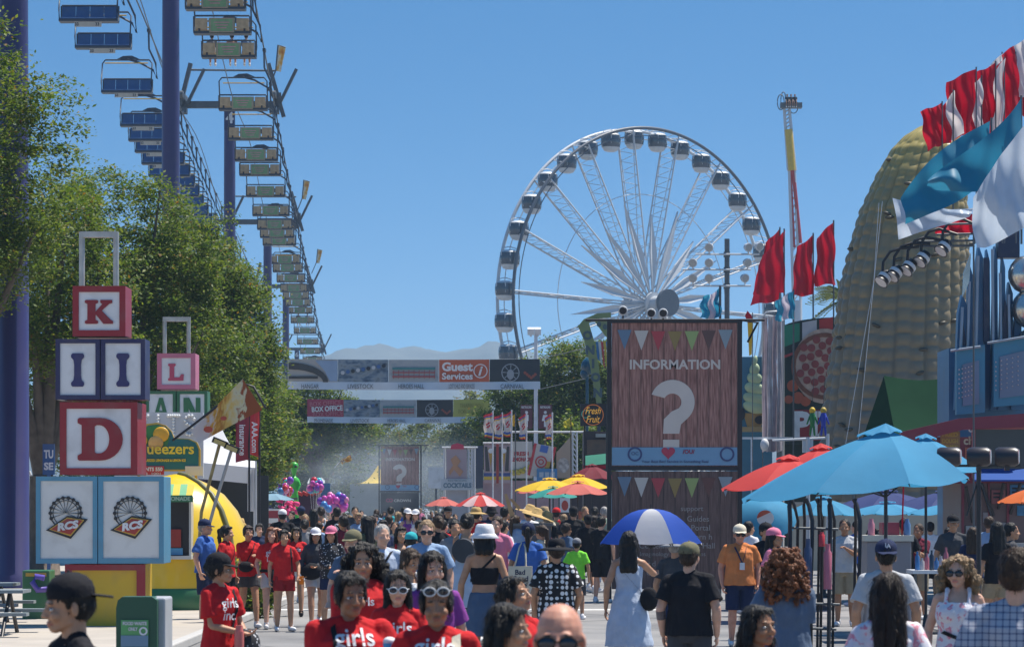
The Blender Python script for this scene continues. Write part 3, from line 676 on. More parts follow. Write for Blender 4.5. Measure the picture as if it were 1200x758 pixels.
tree('dense green tree in front of the second purple mast', -10.4, 99, [((0, 0, 9.0), (2.0, 2.2, 2.5)), ((-1.3, 0, 7.5), (1.7, 2, 3.0)), ((.9, 0, 6.6), (1.55, 2, 3.6)), ((0, 0, 4.2), (2.4, 2, 2.2))], 70000, .078, 14, grp=G_)
tree('shorter tree with reddish tips right of the dense green trees', -9.4, 104, [((.2, 0, 7.3), (1.3, 1.5, 2.6)), ((.3, 0, 4.2), (1.3, 1.5, 2.2))], 26000, .08, 15, grp=G_)
tree('low green tree under the far chairlift seats', -11.0, 127, [((.0, 0, 6.6), (1.5, 1.5, 1.9)), ((.9, 0, 5.2), (1.4, 1.5, 2.1)), ((-.6, 0, 3.4), (1.8, 1.6, 1.8))], 28000, .09, 16, grp=G_)
tree('dark tree behind the white tent with its foliage reaching low', -12.6, 122, [((0, 0, 4.6), (3.2, 2, 3.4)), ((-2.6, 0, 5.2), (2.6, 2, 3.2))], 36000, .09, 19, grp=G_)
tree('spreading yellow green tree with a forked trunk behind the alien figure', -12.2, 184, [((-1.6, 0, 7.2), (2.5, 2, 2.0)), ((1.9, 0, 7.0), (2.2, 2, 1.8)), ((0, 0, 8.2), (2.6, 2, 1.6))], 34000, .11, 17, trunk=.42, grp=G_, fork=.6, droop=1.0, lean=.5)
G2 = 'hazy trees closing the far end of the street'
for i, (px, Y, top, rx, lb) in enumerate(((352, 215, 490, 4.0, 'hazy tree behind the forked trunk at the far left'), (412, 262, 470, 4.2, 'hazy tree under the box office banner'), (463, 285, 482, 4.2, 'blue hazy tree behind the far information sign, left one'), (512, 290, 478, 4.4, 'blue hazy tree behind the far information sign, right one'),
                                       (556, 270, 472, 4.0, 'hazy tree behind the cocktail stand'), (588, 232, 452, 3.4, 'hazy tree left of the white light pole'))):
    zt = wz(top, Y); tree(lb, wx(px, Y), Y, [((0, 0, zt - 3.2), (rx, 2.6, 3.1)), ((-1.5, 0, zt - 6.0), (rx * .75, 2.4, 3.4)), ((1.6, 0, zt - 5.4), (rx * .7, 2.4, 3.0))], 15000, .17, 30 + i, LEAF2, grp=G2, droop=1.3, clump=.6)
G3 = 'trees on the right behind the food stands'
tree('tall yellow green tree right of the overhead banners', 3.4, 152, [((-.6, 0, 8.0), (1.9, 2, 2.2)), ((1.2, 0, 7.6), (1.9, 2, 2.3)), ((.2, 0, 5.4), (2.4, 2, 2.4))], 42000, .095, 21, grp=G3)
tree('green tree behind the overhead banner end and white light pole', 1.2, 160, [((-.7, 0, 7.4), (1.6, 2, 2.0)), ((.4, 0, 6.4), (2.0, 2, 2.2)), ((-1.6, 0, 5.4), (1.7, 2, 1.7)), ((0, 0, 4.0), (2.4, 2, 2.0))], 34000, .10, 22, grp=G3)
tree('small leafy tree beside the fruit sign', 2.9, 140, [((0, 0, 4.6), (1.2, 1.2, 1.3)), ((-.3, 0, 3.2), (1.2, 1.2, 1.4))], 12000, .09, 23, grp=G3, trunk=.14)
# ---------------------------------------------------------------- chairlift
purple = mat('purple mast paint', (.038, .034, .125), .38, .06, 1, dirt=.15, coat=.2); steel = mat('dark galvanised steel', (.12, .13, .14), .5, .15, 5, metal=.6, dirt=.2); white_p = paint('white enamel', (.72, .72, .72)); tubeb = mat('teal grey tube', (.05, .075, .10), .4, .1, 5)
MX = lambda Y: -11.2 - .0505 * (Y - 69)
lp = [(69, 'closest purple chairlift mast at the left edge', None), (112, 'second purple chairlift mast rising out of the trees', None), (167, 'purple chairlift mast numbered 4', '4'), (225, 'purple chairlift mast numbered 3', '3'), (288, 'thin purple chairlift mast numbered 5', '5'), (395, 'most distant purple chairlift mast above the banner', '6')]
TOP = {69: 24.2, 112: 24.2, 167: 23.6, 225: 22.6, 288: 22.4, 395: 22.0}
for Y, lb, num in lp:
    X = MX(Y); XM = {112: -12.44, 167: -15.35, 225: -17.9, 288: -21.2}.get(Y, X); tp = TOP[Y]; r_ = thing('lift_mast', lb, 'chairlift mast', (X, Y, 0), 'purple masts of the chairlift')
    m = MB(); m.lathe([(0, .42), (.4, .42), (.45, .36), (tp * .5, .335), (tp - .05, .30)], (XM, Y, 0), None, 24); m.build('mast', purple, r_)
    m = MB(); m.box((X + .35, Y, tp + .15), (6.3, .34, .36)); m.box((X - 2.65, Y, tp + .4), (.3, .3, .8)); m.box((X + 3.45, Y, tp + .4), (.3, .3, .8)); m.build('crossarm', steel, r_)
    for sx in (-1.75, 3.25):
        m = MB(); q = Matrix.Rotation(R(-16 if sx > 0 else 14), 3, 'Y')
        m.box((X + sx + .1, Y - .3, tp + .9), (.22, .3, 3.0), q); m.box((X + sx + .75, Y - .35, tp + 1.1), (.16, .2, 2.1), Matrix.Rotation(R(26), 3, 'Y')); m.box((X + sx, Y - .2, tp - .2), (.5, .8, .3))
        for k in range(6): m.cyl((X + sx - .05, Y - 1.3 + k * .5, tp + .55), (X + sx + .15, Y - 1.3 + k * .5, tp + .55), .2, .2, 12)
        m.build('sheave_assembly', steel, r_)
    m = MB(); m.tube([(X - 1.5, Y - .35, tp + 2.0), (X + 3.3, Y - .35, tp + 1.95)], .06, 6); m.build('tie_bar', steel, r_)
    if num:
        m = MB(); m.box((XM, Y - .37, tp - .75), (.52, .05, 1.0)); p_ = m.build('number_plate', mat('plate dark', (.03, .03, .09), .5), r_)
        m = MB(); q = Vector((X, Y, tp - .55)); m.text(num, 600 + F * XM / Y, HOR - (tp - .55 - CH) * F / Y, Y - .41, h=.62 * F / Y, d=.02, bold=.03); m.build('number', white_p, p_)
def cz(Y): return 23.4 - .0045 * max(0, Y - 140) + .25 * math.cos((Y - 112) / 27.0)
CHL = {}
def chair(front, X, Y, label, grp, first=False):
    if front in CHL: return dup(CHL[front], (X, Y, 0), label)
    r_ = thing('chairlift_seat', label, 'chairlift seat', (X, Y, 0), grp); ORG[r_.name] = Vector((0, 0, 0)); CHL[front] = r_
    zs = 0.0; f = -1 if front else 1      # f: side the riders face along Y
    blue = mat('blue seat shell', (.035, .10, .24), .45, .1, 4, dirt=.2); wood = mat('weathered seat slats', (.46, .34, .20), .7, .2, 6, dirt=.3); frame = mat('dark seat frame', (.035, .05, .075), .45, .1)
    m = MB(); m.box((0, 0, zs), (2.2, .52, .07)); m.build('seat', blue if front else wood, r_, bevel=.02)
    m = MB()
    if front:
        for k in range(4): m.box((-.825 + .55 * k, .27, zs + .30), (.535, .06, .50), Matrix.Rotation(R(-9), 3, 'X'))
        m.build('backrest', blue, r_, bevel=.02)
    else:
        for k in range(4):
            m.box((-.825 + .55 * k, -.27, zs + .26), (.50, .05, .46))
        m.build('backrest', wood, r_, bevel=.01)
        p_ = MB(); p_.box((0, -.36, zs + .20), (1.0, .03, .58)); p_ = p_.build('advert_panel', mat('green advert', (.20, .34, .16), .5, .15, 5), r_)
        q = MB(); q.box((0, -.38, zs + .47), (.9, .012, .02)); q.box((0, -.38, zs - .07), (.9, .012, .02)); q.box((-.46, -.38, zs + .2), (.02, .012, .56)); q.box((.46, -.38, zs + .2), (.02, .012, .56))
        for k in range(3): q.box((0, -.38, zs + .31 - .11 * k), (.62 - .12 * k, .012, .035))
        q.build('advert_trim', mat('pink trim', (.55, .25, .28), .5), p_)
    m = MB()
    for s_ in (-1, 1):
        m.tube([(s_ * 1.12, f * .26, zs - .03), (s_ * 1.13, f * .30, zs + .35), (s_ * 1.13, -f * .1, zs + 1.25), (s_ * 1.0, -f * .12, zs + 1.42)], .032, 6)
        m.tube([(s_ * 1.12, f * .26, zs - .05), (s_ * 1.12, -f * .27, zs - .05), (s_ * 1.12, -f * .3, zs + .56)], .032, 6)
    m.tube([(-1.0, -f * .12, zs + 1.42), (1.0, -f * .12, zs + 1.42)], .04, 6); m.tube([(-1.1, -f * .3, zs + .58), (1.1, -f * .3, zs + .58)], .04, 6)
    m.box((0, f * .02, zs - .07), (2.28, .60, .09))
    for k in range(5): m.box((-.9 + .45 * k, -f * .26, zs + .02), (.08, .07, .14))
    m.prism([(-.55, zs + 1.42), (.65, zs + 1.42), (.2, zs + 1.62), (-.2, zs + 1.60)], -f * .12, .05)
    m.build('frame', frame, r_)
    m = MB(); m.tube([(-.98, f * .28, zs + 1.22), (.98, f * .28, zs + 1.22)], .03, 6); m.build('safety_bar', mat('yellow bar', (.50, .33, .05), .5), r_)
    m = MB(); m.tube([(.0, -f * .12, zs + 1.45), (.55, -f * .12, zs + 1.30), (1.18, 0, zs + .95), (1.36, 0, zs + .55), (1.30, 0, zs + 1.25), (1.0, 0, zs + 1.9), (.98, 0, zs + 2.7)], .045, 8); m.box((1.0, 0, zs + 2.72), (.14, .5, .14)); m.build('hanger', frame, r_)
    if front:
        m = MB(); m.box((0, -.30, zs - .24), (1.05, .03, .19)); p_ = m.build('number_plate', mat('cream plate', (.50, .47, .40), .6), r_)
        for s_ in (-1, 1): q = MB(); (V, Fc, E), bb = glyphs('33', .03); q.add([(s_ * .40 + (x - bb[2] / 2) * .16, -.32, zs - .29 + y * .17) for x, y in V], Fc, False); q.build('number', frame, p_)
    return r_
ordn = ['nearest', 'second', 'third', 'fourth', 'fifth', 'sixth', 'seventh', 'eighth', 'ninth', 'tenth', 'eleventh', 'twelfth', 'thirteenth', 'fourteenth', 'fifteenth', 'sixteenth', 'seventeenth', 'eighteenth', 'nineteenth', 'twentieth'] + ['twenty-' + k for k in ('first', 'second', 'third', 'fourth', 'fifth', 'sixth', 'seventh', 'eighth', 'ninth')]
LY = [113, 119.7, 126.5, 139.5, 150.6, 156, 160.5, 165.5, 171, 176, 181, 186, 192, 197, 206, 215, 228, 240, 249, 262, 274, 287, 300, 314, 330, 347, 365, 384]
RYs = [116.8, 122.7, 129, 145, 155.5, 164, 170.5, 181, 192, 201, 207, 213, 230, 238.5, 250, 262, 271, 280, 290, 303, 318, 335, 352, 370, 388]
for i, Y in enumerate(LY):
    c = chair(True, MX(Y) - 2.72, Y, ordn[i] + ' blue chairlift seat counting away along the left cable', 'blue seats coming towards the viewer'); c.location.z = cz(Y) - 2.74
for i, Y in enumerate(RYs):
    c = chair(False, MX(Y) + 2.35, Y, ordn[i] + ' slatted chairlift seat with green back panel counting away along the right cable', 'green backed seats travelling away'); c.location.z = cz(Y) - 2.74
for off, lb in ((-1.74, 'steel cable carrying the blue seats on the left'), (3.33, 'steel cable carrying the green backed seats on the right')):
    m = MB(); m.tube([(MX(Y) + off, Y, cz(Y) + .06) for Y in range(60, 400, 5)], .035, 6)
    o = m.build('cable', steel); tag(o, lb, 'cable', 'haul cables of the chairlift')
    m = MB(); m.tube([(MX(Y) + off * .55, Y, cz(Y) - 1.2 - 1.0 * math.sin((Y - 60) / 55 * PI) ** 2) for Y in range(60, 400, 5)], .022, 5)
    o = m.build('wire', steel); tag(o, lb.replace('steel cable carrying', 'thin sagging wire beside'), 'wire', 'wires strung along the chairlift')
flame = shader('flame print', lambda N, L, tc, b: (lambda nz, sp: (nz.inputs['Scale'].__setattr__('default_value', 2.2), L.new(tc.outputs['Generated'], nz.inputs['Vector']), L.new(ramp(N, nz.outputs[0], L, [(.3, (.55, .16, .02)), (.45, (.75, .42, .08)), (.55, (.75, .68, .5)), (.7, (.35, .10, .03))]), b.inputs['Base Color'])))(N.new('ShaderNodeTexNoise'), None))
for px, py, w_, h_, Y, lb in ((327, 68, 13, 30, 158, 'small printed banner flag beside mast 4'), (357, 222, 10, 22, 218, 'small printed banner flag beside mast 3'), (373, 300, 8, 16, 285, 'small printed banner flag beside mast 5')):
    r_ = thing('banner_flag', lb, 'banner', P(px - w_, py + h_ * 1.3, Y), 'banner flags clamped to the lift arms'); k = Y / F
    m = MB(); m.poly([(px - w_ * .35, py + h_ * .5), (px - w_ * .1, py - h_ * .5), (px + w_ * .6, py - h_ * .38), (px + w_ * .15, py + h_ * .55)], Y, .03); m.build('banner', flame, r_)
    m = MB(); m.tube([P(px - w_ * 1.0, py + h_ * 1.3, Y), P(px - w_ * .3, py + h_ * .5, Y), P(px - w_ * .1, py - h_ * .5, Y), P(px + w_ * .6, py - h_ * .4, Y)], .04, 6); m.build('pole', steel, r_)
# ---------------------------------------------------------------- giant wheel
WC = P(754, 357, 367); WR = 20.9; n_ = Vector((math.sin(R(38)), -math.cos(R(38)), 0)); u_ = Vector((math.cos(R(38)), math.sin(R(38)), 0)); z_ = Vector((0, 0, 1))
wr = thing('ferris_wheel', 'giant white ferris wheel with dark glass gondolas against the sky', 'ferris wheel', (WC.x, WC.y, 0))
def wp(a, r, o): return WC + (u_ * math.cos(a) + z_ * math.sin(a)) * r + n_ * o
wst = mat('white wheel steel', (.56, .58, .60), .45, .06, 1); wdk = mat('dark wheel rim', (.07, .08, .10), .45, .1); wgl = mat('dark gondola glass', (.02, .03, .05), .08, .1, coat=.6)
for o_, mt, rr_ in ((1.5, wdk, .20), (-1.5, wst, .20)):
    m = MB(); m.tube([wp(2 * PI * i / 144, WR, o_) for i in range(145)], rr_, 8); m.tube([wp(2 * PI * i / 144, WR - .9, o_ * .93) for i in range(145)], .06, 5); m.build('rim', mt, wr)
m = MB()
for i in range(72): m.tube([wp(PI * i / 36, WR - .1, 1.5), wp(PI * (i + (.5 if i % 2 else -.5)) / 36, WR - .1, -1.5)], .05, 4)
m.tube([wp(2 * PI * i / 72, WR * .63, 0) for i in range(73)], .05, 5); m.build('rim_bracing', wst, wr)
for k in range(18):
    a = R(20 * k - 2); m = MB()
    for o_ in (1.5, -1.5): m.tube([wp(a, .6, o_ * .9), wp(a, WR, o_)], .095, 6)
    N_ = 26; prev = None
    for j in range(N_): 
        r0 = 5 + (WR - 5) * j / N_; r1 = 5 + (WR - 5) * (j + 1) / N_; s_ = 1.45 if j % 2 else -1.45
        m.tube([wp(a, r0, s_), wp(a, r1, -s_)], .036, 4)
    for o_ in (-1.45, 1.45): m.tube([wp(a + .05, 5, o_ * .2), wp(a, WR, o_)], .05, 4)
    m.build('spoke', wst, wr)
    m = MB(); a2 = a + R(10); q0, q1 = wp(a2, 1.2, 1.75), wp(a2, 12.2 if k % 2 else 10.6, 1.1); t_ = (wp(a2 + .3, 5.0, 1.9) - wp(a2 - .3, 5.0, 1.9)).normalized()
    mid = wp(a2, 6.0, 1.7); m.add([q0, mid + t_ * .5, q1, mid - t_ * .5, q0 - n_ * .3, mid + t_ * .5 - n_ * .3, q1 - n_ * .3, mid - t_ * .5 - n_ * .3], [(0, 1, 2, 3), (7, 6, 5, 4), (0, 4, 5, 1), (1, 5, 6, 2), (2, 6, 7, 3), (3, 7, 4, 0)], False); m.build('starburst_fin', wst, wr)
m = MB(); m.cyl(WC - n_ * 3.2, WC + n_ * 3.2, .9, .9, 20); m.cyl(WC + n_ * 1.8, WC + n_ * 2.1, 1.4, 1.4, 28); m.cyl(WC - n_ * 1.8, WC - n_ * 2.1, 1.5, 1.5, 28); m.build('hub', wst, wr)
m = MB(); m.cyl(WC + n_ * 4.2, WC + n_ * 4.7, 1.6, 1.6, 30); m.cyl(WC + n_ * 3.0, WC + n_ * 4.2, .5, .5, 12); m.build('hub_drum', wdk, wr)
for so in (-1, 1):
    for su in (-1, 1):
        m = MB(); a = WC + n_ * 3.0 * so; b = Vector((WC.x, WC.y, .0)) + n_ * 5 * so + u_ * 9.5 * su; m.tube([a, b], .38, 8); m.tube([a + n_ * so, b + n_ * so * 2], .09, 4)
        for j in range(14): p0 = a.lerp(b, j / 14); p1 = (a + n_ * so).lerp(b + n_ * so * 2, (j + 1) / 14); m.tube([p0, p1], .05, 4)
        m.build('support_leg', wst, wr)
GON = None
for k in range(36):
    a = R(10 * k + 4); c = wp(a, WR + .15, 0) - Vector((0, 0, .2))
    g_ = thing('gondola', 'x', 'x', c); del g_['label'], g_['category']; ORG.pop(g_.name); bpy.data.objects.remove(g_)
    if GON is None:
        Gf, Gg = MB(), MB(); Gf.v = []; D = [(-1.75, .55), (-1.7, .95), (-1.35, 1.12), (-.98, 1.2)]
        Gf.lathe([(-2.35, .50), (-2.25, .85), (-1.85, 1.13), (-1.42, 1.22)], (0, 0, 0), None, 18, True, 1, .8)
        Gf.lathe([(-.42, 1.19), (-.22, 1.0), (-.10, .62), (-.06, .1)], (0, 0, 0), None, 18, True, 1, .8)
        for i in range(6): t = i * PI / 3; Gf.box((1.22 * math.cos(t), .97 * math.sin(t), -.92), (.09, .09, 1.1))
        for i in range(2): Gf.tube([((i * 2 - 1) * 1.22, 0, -.6), ((i * 2 - 1) * 1.1, 0, .05), (0, 0, .28)], .06, 6)
        Gg.lathe([(-1.80, 1.19), (-1.42, 1.27), (-.95, 1.29), (-.38, 1.21)], (0, 0, 0), None, 18, True, 1, .8)
        GON = (Gf.mesh('gondola', wst), Gg.mesh('window', wgl))
    o = bpy.data.objects.new('gondola', GON[0]); COL.objects.link(o); o.parent = wr; o.location = c - Vector((WC.x, WC.y, 0)); o.rotation_euler.z = R(38)
    q = bpy.data.objects.new('window', GON[1]); COL.objects.link(q); q.parent = o
# ---------------------------------------------------------------- tall swing ride
Y = 300; r_ = thing('thrill_ride', 'tall slim swing arm ride with a caged car of riders at its top', 'ride', (wx(931, Y), Y, 0))
m = MB(); 
for a, b, w0 in (((934, 352), (928, 200), 9), ((928, 200), (922, 128), 5)):
    A = P(*a, Y); B_ = P(*b, Y); m.tube([A + Vector((-.35, 0, 0)), B_ + Vector((-.25, 0, 0))], .16, 6); m.tube([A + Vector((.35, 0, 0)), B_ + Vector((.25, 0, 0))], .16, 6)
    for j in range(16): m.tube([A.lerp(B_, j / 16) + Vector((-.3, 0, 0)), A.lerp(B_, (j + 1) / 16) + Vector((.3, 0, 0))], .07, 4)
m.tube([P(936, 600, Y), P(934, 352, Y)], .5, 10); m.build('tower', wst, r_)
m = MB(); m.tube([P(928, 200, Y), P(924, 152, Y)], .42, 8); m.build('arm_sleeve', mat('yellow arm', (.62, .42, .05), .5), r_)
m = MB(); m.tube([P(938, 285, Y), P(929, 196, Y)], .2, 6); m.tube([P(931, 290, Y), P(926, 190, Y)], .12, 6); m.build('arm_edge', mat('red arm', (.5, .04, .04), .5), r_)
m = MB(); m.box(P(927, 124, Y), (2.1, 1.0, .5)); m.tube([P(915 + 4 * math.cos(t / 3), 120 + 9 * math.sin(t / 3), Y) for t in range(20)], .05, 5); m.tube([P(918 + 3 * math.cos(t / 3), 118 + 10 * math.sin(t / 3), Y + .5) for t in range(20)], .05, 5)
m.tube([P(930 + 5 * math.cos(t / 3), 126 + 7 * math.sin(t / 3), Y) for t in range(20)], .05, 5); m.build('rider_car', steel, r_)
# ---------------------------------------------------------------- stands, signs, banners
def planks(name, c1, c2, sc_=5.0):
    def bld(N, L, tc, b):
        w_ = N.new('ShaderNodeTexWave'); w_.bands_direction = 'X'; w_.inputs['Scale'].default_value = sc_; w_.inputs['Distortion'].default_value = .6; w_.inputs['Detail'].default_value = 2; w_.wave_profile = 'SAW'; L.new(tc.outputs['Object'], w_.inputs['Vector'])
        n = N.new('ShaderNodeTexNoise'); n.inputs['Scale'].default_value = 5; n.inputs['Detail'].default_value = 7; mp = N.new('ShaderNodeMapping'); mp.inputs['Scale'].default_value = (6, 1, .5); L.new(tc.outputs['Object'], mp.inputs[0]); L.new(mp.outputs[0], n.inputs['Vector'])
        a = ramp(N, n.outputs[0], L, [(.35, c1), (.65, c2)]); e = ramp(N, w_.outputs[0], L, [(0, (.3, .3, .3)), (.07, (1, 1, 1)), (.8, (1, 1, 1)), (1, (.55, .55, .55))])
        m = N.new('ShaderNodeMix'); m.data_type = 'RGBA'; m.blend_type = 'MULTIPLY'; m.inputs[0].default_value = 1; L.new(a, m.inputs[6]); L.new(e, m.inputs[7]); L.new(m.outputs[2], b.inputs['Base Color']); b.inputs['Roughness'].default_value = .5
    return shader(name, bld)
blk = mat('black powder coat', (.018, .018, .022), .45, .1); wht = paint('white', (.70, .71, .73)); red_p = paint('red', (.27, .012, .022)); navy_p = paint('navy', (.02, .02, .085)); blue_p = paint('sky blue', (.09, .28, .42))
woodp = planks('printed planks', (.20, .085, .066), (.44, .23, .185), 1.35); woodd = planks('dark printed planks', (.09, .052, .045), (.18, .11, .095), 1.35)
vin = lambda n, c: mat('vinyl ' + n, c, .4, .05, 2, coat=.15)
PEN = [('blue', (.12, .20, .30)), ('white', (.55, .52, .48)), ('red', (.42, .05, .06)), ('gold', (.28, .20, .06)), ('green', (.30, .40, .14)), ('brown', (.12, .06, .05)), ('check', (.25, .32, .36))]
def pennants(x0, x1, y, ln, Y, parent, n=7):
    st = (x1 - x0) / n
    for i in range(n):
        m = MB(); a = x0 + st * i + st * .08; b = a + st * .84; yy = y + 2.2 * math.sin(PI * (i + .5) / n)
        m.poly([(a, yy), (b, yy), ((a + b) / 2, yy + ln)], Y, .01, -.012); m.build('pennant', vin('pennant ' + PEN[i % 7][0], PEN[i % 7][1]), parent)
def info_sign(label, x0, x1, y0, ymid, y1, Y, low, fy0):
    r_ = thing('information_sign', label, 'sign', (wx((x0 + x1) / 2, Y), Y, 0), 'question mark information signs'); k = (x1 - x0) / 150.0
    m = MB()
    for x in (x0 - 2 * k, x1 + 1 * k): m.pbox(x - 2.6 * k, y0 - 3 * k, x + 2.6 * k, HOR + CH * F / Y, Y, .16, -.03)
    m.pbox(x0 - 4 * k, y0 - 3 * k, x1 + 4 * k, y0 + 1.5 * k, Y, .14, -.02); m.pbox(x0, ymid - 3 * k, x1, ymid + 2 * k, Y, .14, -.02)
    m.build('frame', blk, r_)
    m = MB(); m.tube([P(x0 - 30 * k, y0 - 2 * k, Y), P(x1 + 30 * k, y0 - 2 * k, Y)], .03, 6); m.tube([P(x1 + 2, y0 - 2 * k, Y), P(x1 + 22 * k, y0 + 1, Y + .4), P(x1 + 10 * k, y0 + 24 * k, Y + .4)], .025, 6)
    m.build('top_pole', blk, r_)
    m = MB(); m.pbox(x0 + 1, y0 + 1, x1 - 2, ymid - 3 * k, Y, .05); p_ = m.build('board', woodp, r_)
    pennants(x0 + 6 * k, x1 - 6 * k, y0 + 9 * k, 23 * k, Y, p_)
    cx = (x0 + x1) / 2
    m = MB(); m.text('INFORMATION', cx, y0 + 50 * k, Y, w=106 * k, h=11.5 * k, bold=.028); m.build('heading', vin('cream', (.62, .56, .50)), p_)
    q = y0 + 108 * k; m = MB(); import_pts = []
    R0, R1 = 26 * k, 10 * k; C0 = (cx - 3 * k, q - 14 * k)
    out = [(C0[0] + R0 * math.cos(t), C0[1] + R0 * math.sin(t)) for t in [R(-160 + 8 * i) for i in range(27)]]
    inn = [(C0[0] + R1 * math.cos(t) * 1.05, C0[1] + R1 * math.sin(t)) for t in [R(48 - 8 * i) for i in range(26)]]
    low_ = [(cx + 7 * k, q + 12 * k), (cx + 5 * k, q + 23 * k), (cx - 14 * k, q + 23 * k), (cx - 13 * k, q + 6 * k), (cx - 4 * k, q - 3 * k)]
    m.poly(out + low_ + inn, Y, .012, -.014); m.pbox(cx - 14 * k, q + 30 * k, cx + 5 * k, q + 46 * k, Y, .012, -.014)
    m.build('question_mark', vin('cream', (.62, .56, .50)), p_)
    m = MB(); m.pbox(x0 + 1, ymid - 25 * k, x1 - 2, ymid - 4 * k, Y, .015, -.02); f_ = m.build('footer', vin('light blue', (.16, .33, .50)), p_)
    m = MB(); m.text('Your Best Bet! Service in Something Real', cx, ymid - 8 * k, Y - .02, w=78 * k, h=4 * k); m.text('OC', cx - 47 * k, ymid - 18 * k, Y - .02, h=4 * k)
    m.ring(cx - 47 * k, ymid - 17 * k, 6.4 * k, 8.6 * k, Y - .02); m.ring(cx + 61 * k, ymid - 17 * k, 6.4 * k, 8.6 * k, Y - .02); m.build('footer_print', vin('navy', (.03, .06, .18)), f_)
    m = MB(); m.poly([(cx - 8 * k + 8 * k * (16 * math.sin(t) ** 3) / 16, ymid - 19 * k - 7 * k * (13 * math.cos(t) - 5 * math.cos(2 * t) - 2 * math.cos(3 * t) - math.cos(4 * t)) / 14) for t in [2 * PI * i / 28 for i in range(28)]], Y, .012, -.036); m.build('heart', vin('heart red', (.45, .03, .08)), f_)
    m = MB(); m.text('/OU/', cx + 16 * k, ymid - 20 * k, Y - .02, w=14 * k, h=5 * k, bold=.03); m.build('word', vin('dark red', (.3, .02, .06)), f_)
    m = MB(); m.pbox(x0 + 1, ymid + 3 * k, x1 - 2, y1, Y, .05); p2 = m.build('lower_board', woodd if low == 'list' else mat('dark board', (.05, .05, .055), .5), r_)
    if low == 'list':
        pennants(x0 + 6 * k, x1 - 6 * k, ymid + 9 * k, 23 * k, Y, p2)
        for i, (t, tx) in enumerate((('support', -4), ('Guides', 3), ('Portal', 6), ('Horn h', 6), ('Centennial    Heroes Hall', -2), ('Imaginology    Pig Swims', -4), ('Food    May', -12), ('Grand', -22))):
            for j, t2 in enumerate(t.split('    ')): m = MB(); m.text(t2, cx + tx * k + 24 * k * (i < 4) + (j * 46 - 20 * ('    ' in t)) * k, ymid + (48 + 10.5 * i) * k, Y, h=6.5 * k); m.build('list_line', vin('pale print', (.33, .31, .30)), p2)
    else:
        m = MB(); m.text('CROWN', cx + 8 * k, ymid + 32 * k, Y, w=62 * k, h=10 * k, bold=.03); m.build('sponsor_name', vin('cream', (.62, .56, .50)), p2)
        m = MB(); m.ring(cx - 45 * k, ymid + 31 * k, 4 * k, 7 * k, Y); m.ring(cx - 34 * k, ymid + 31 * k, 4 * k, 7 * k, Y); m.build('sponsor_mark', vin('magenta', (.5, .03, .12)), p2)
    return r_
info_sign('large information sign with brown plank print and cream question mark, right of centre', 716, 866, 377, 549, 690, 63, 'list', 0)
info_sign('small far information sign in the smoke with a sponsor board under it', 445, 493, 522, 576, 640, 191, 'crown', 0)
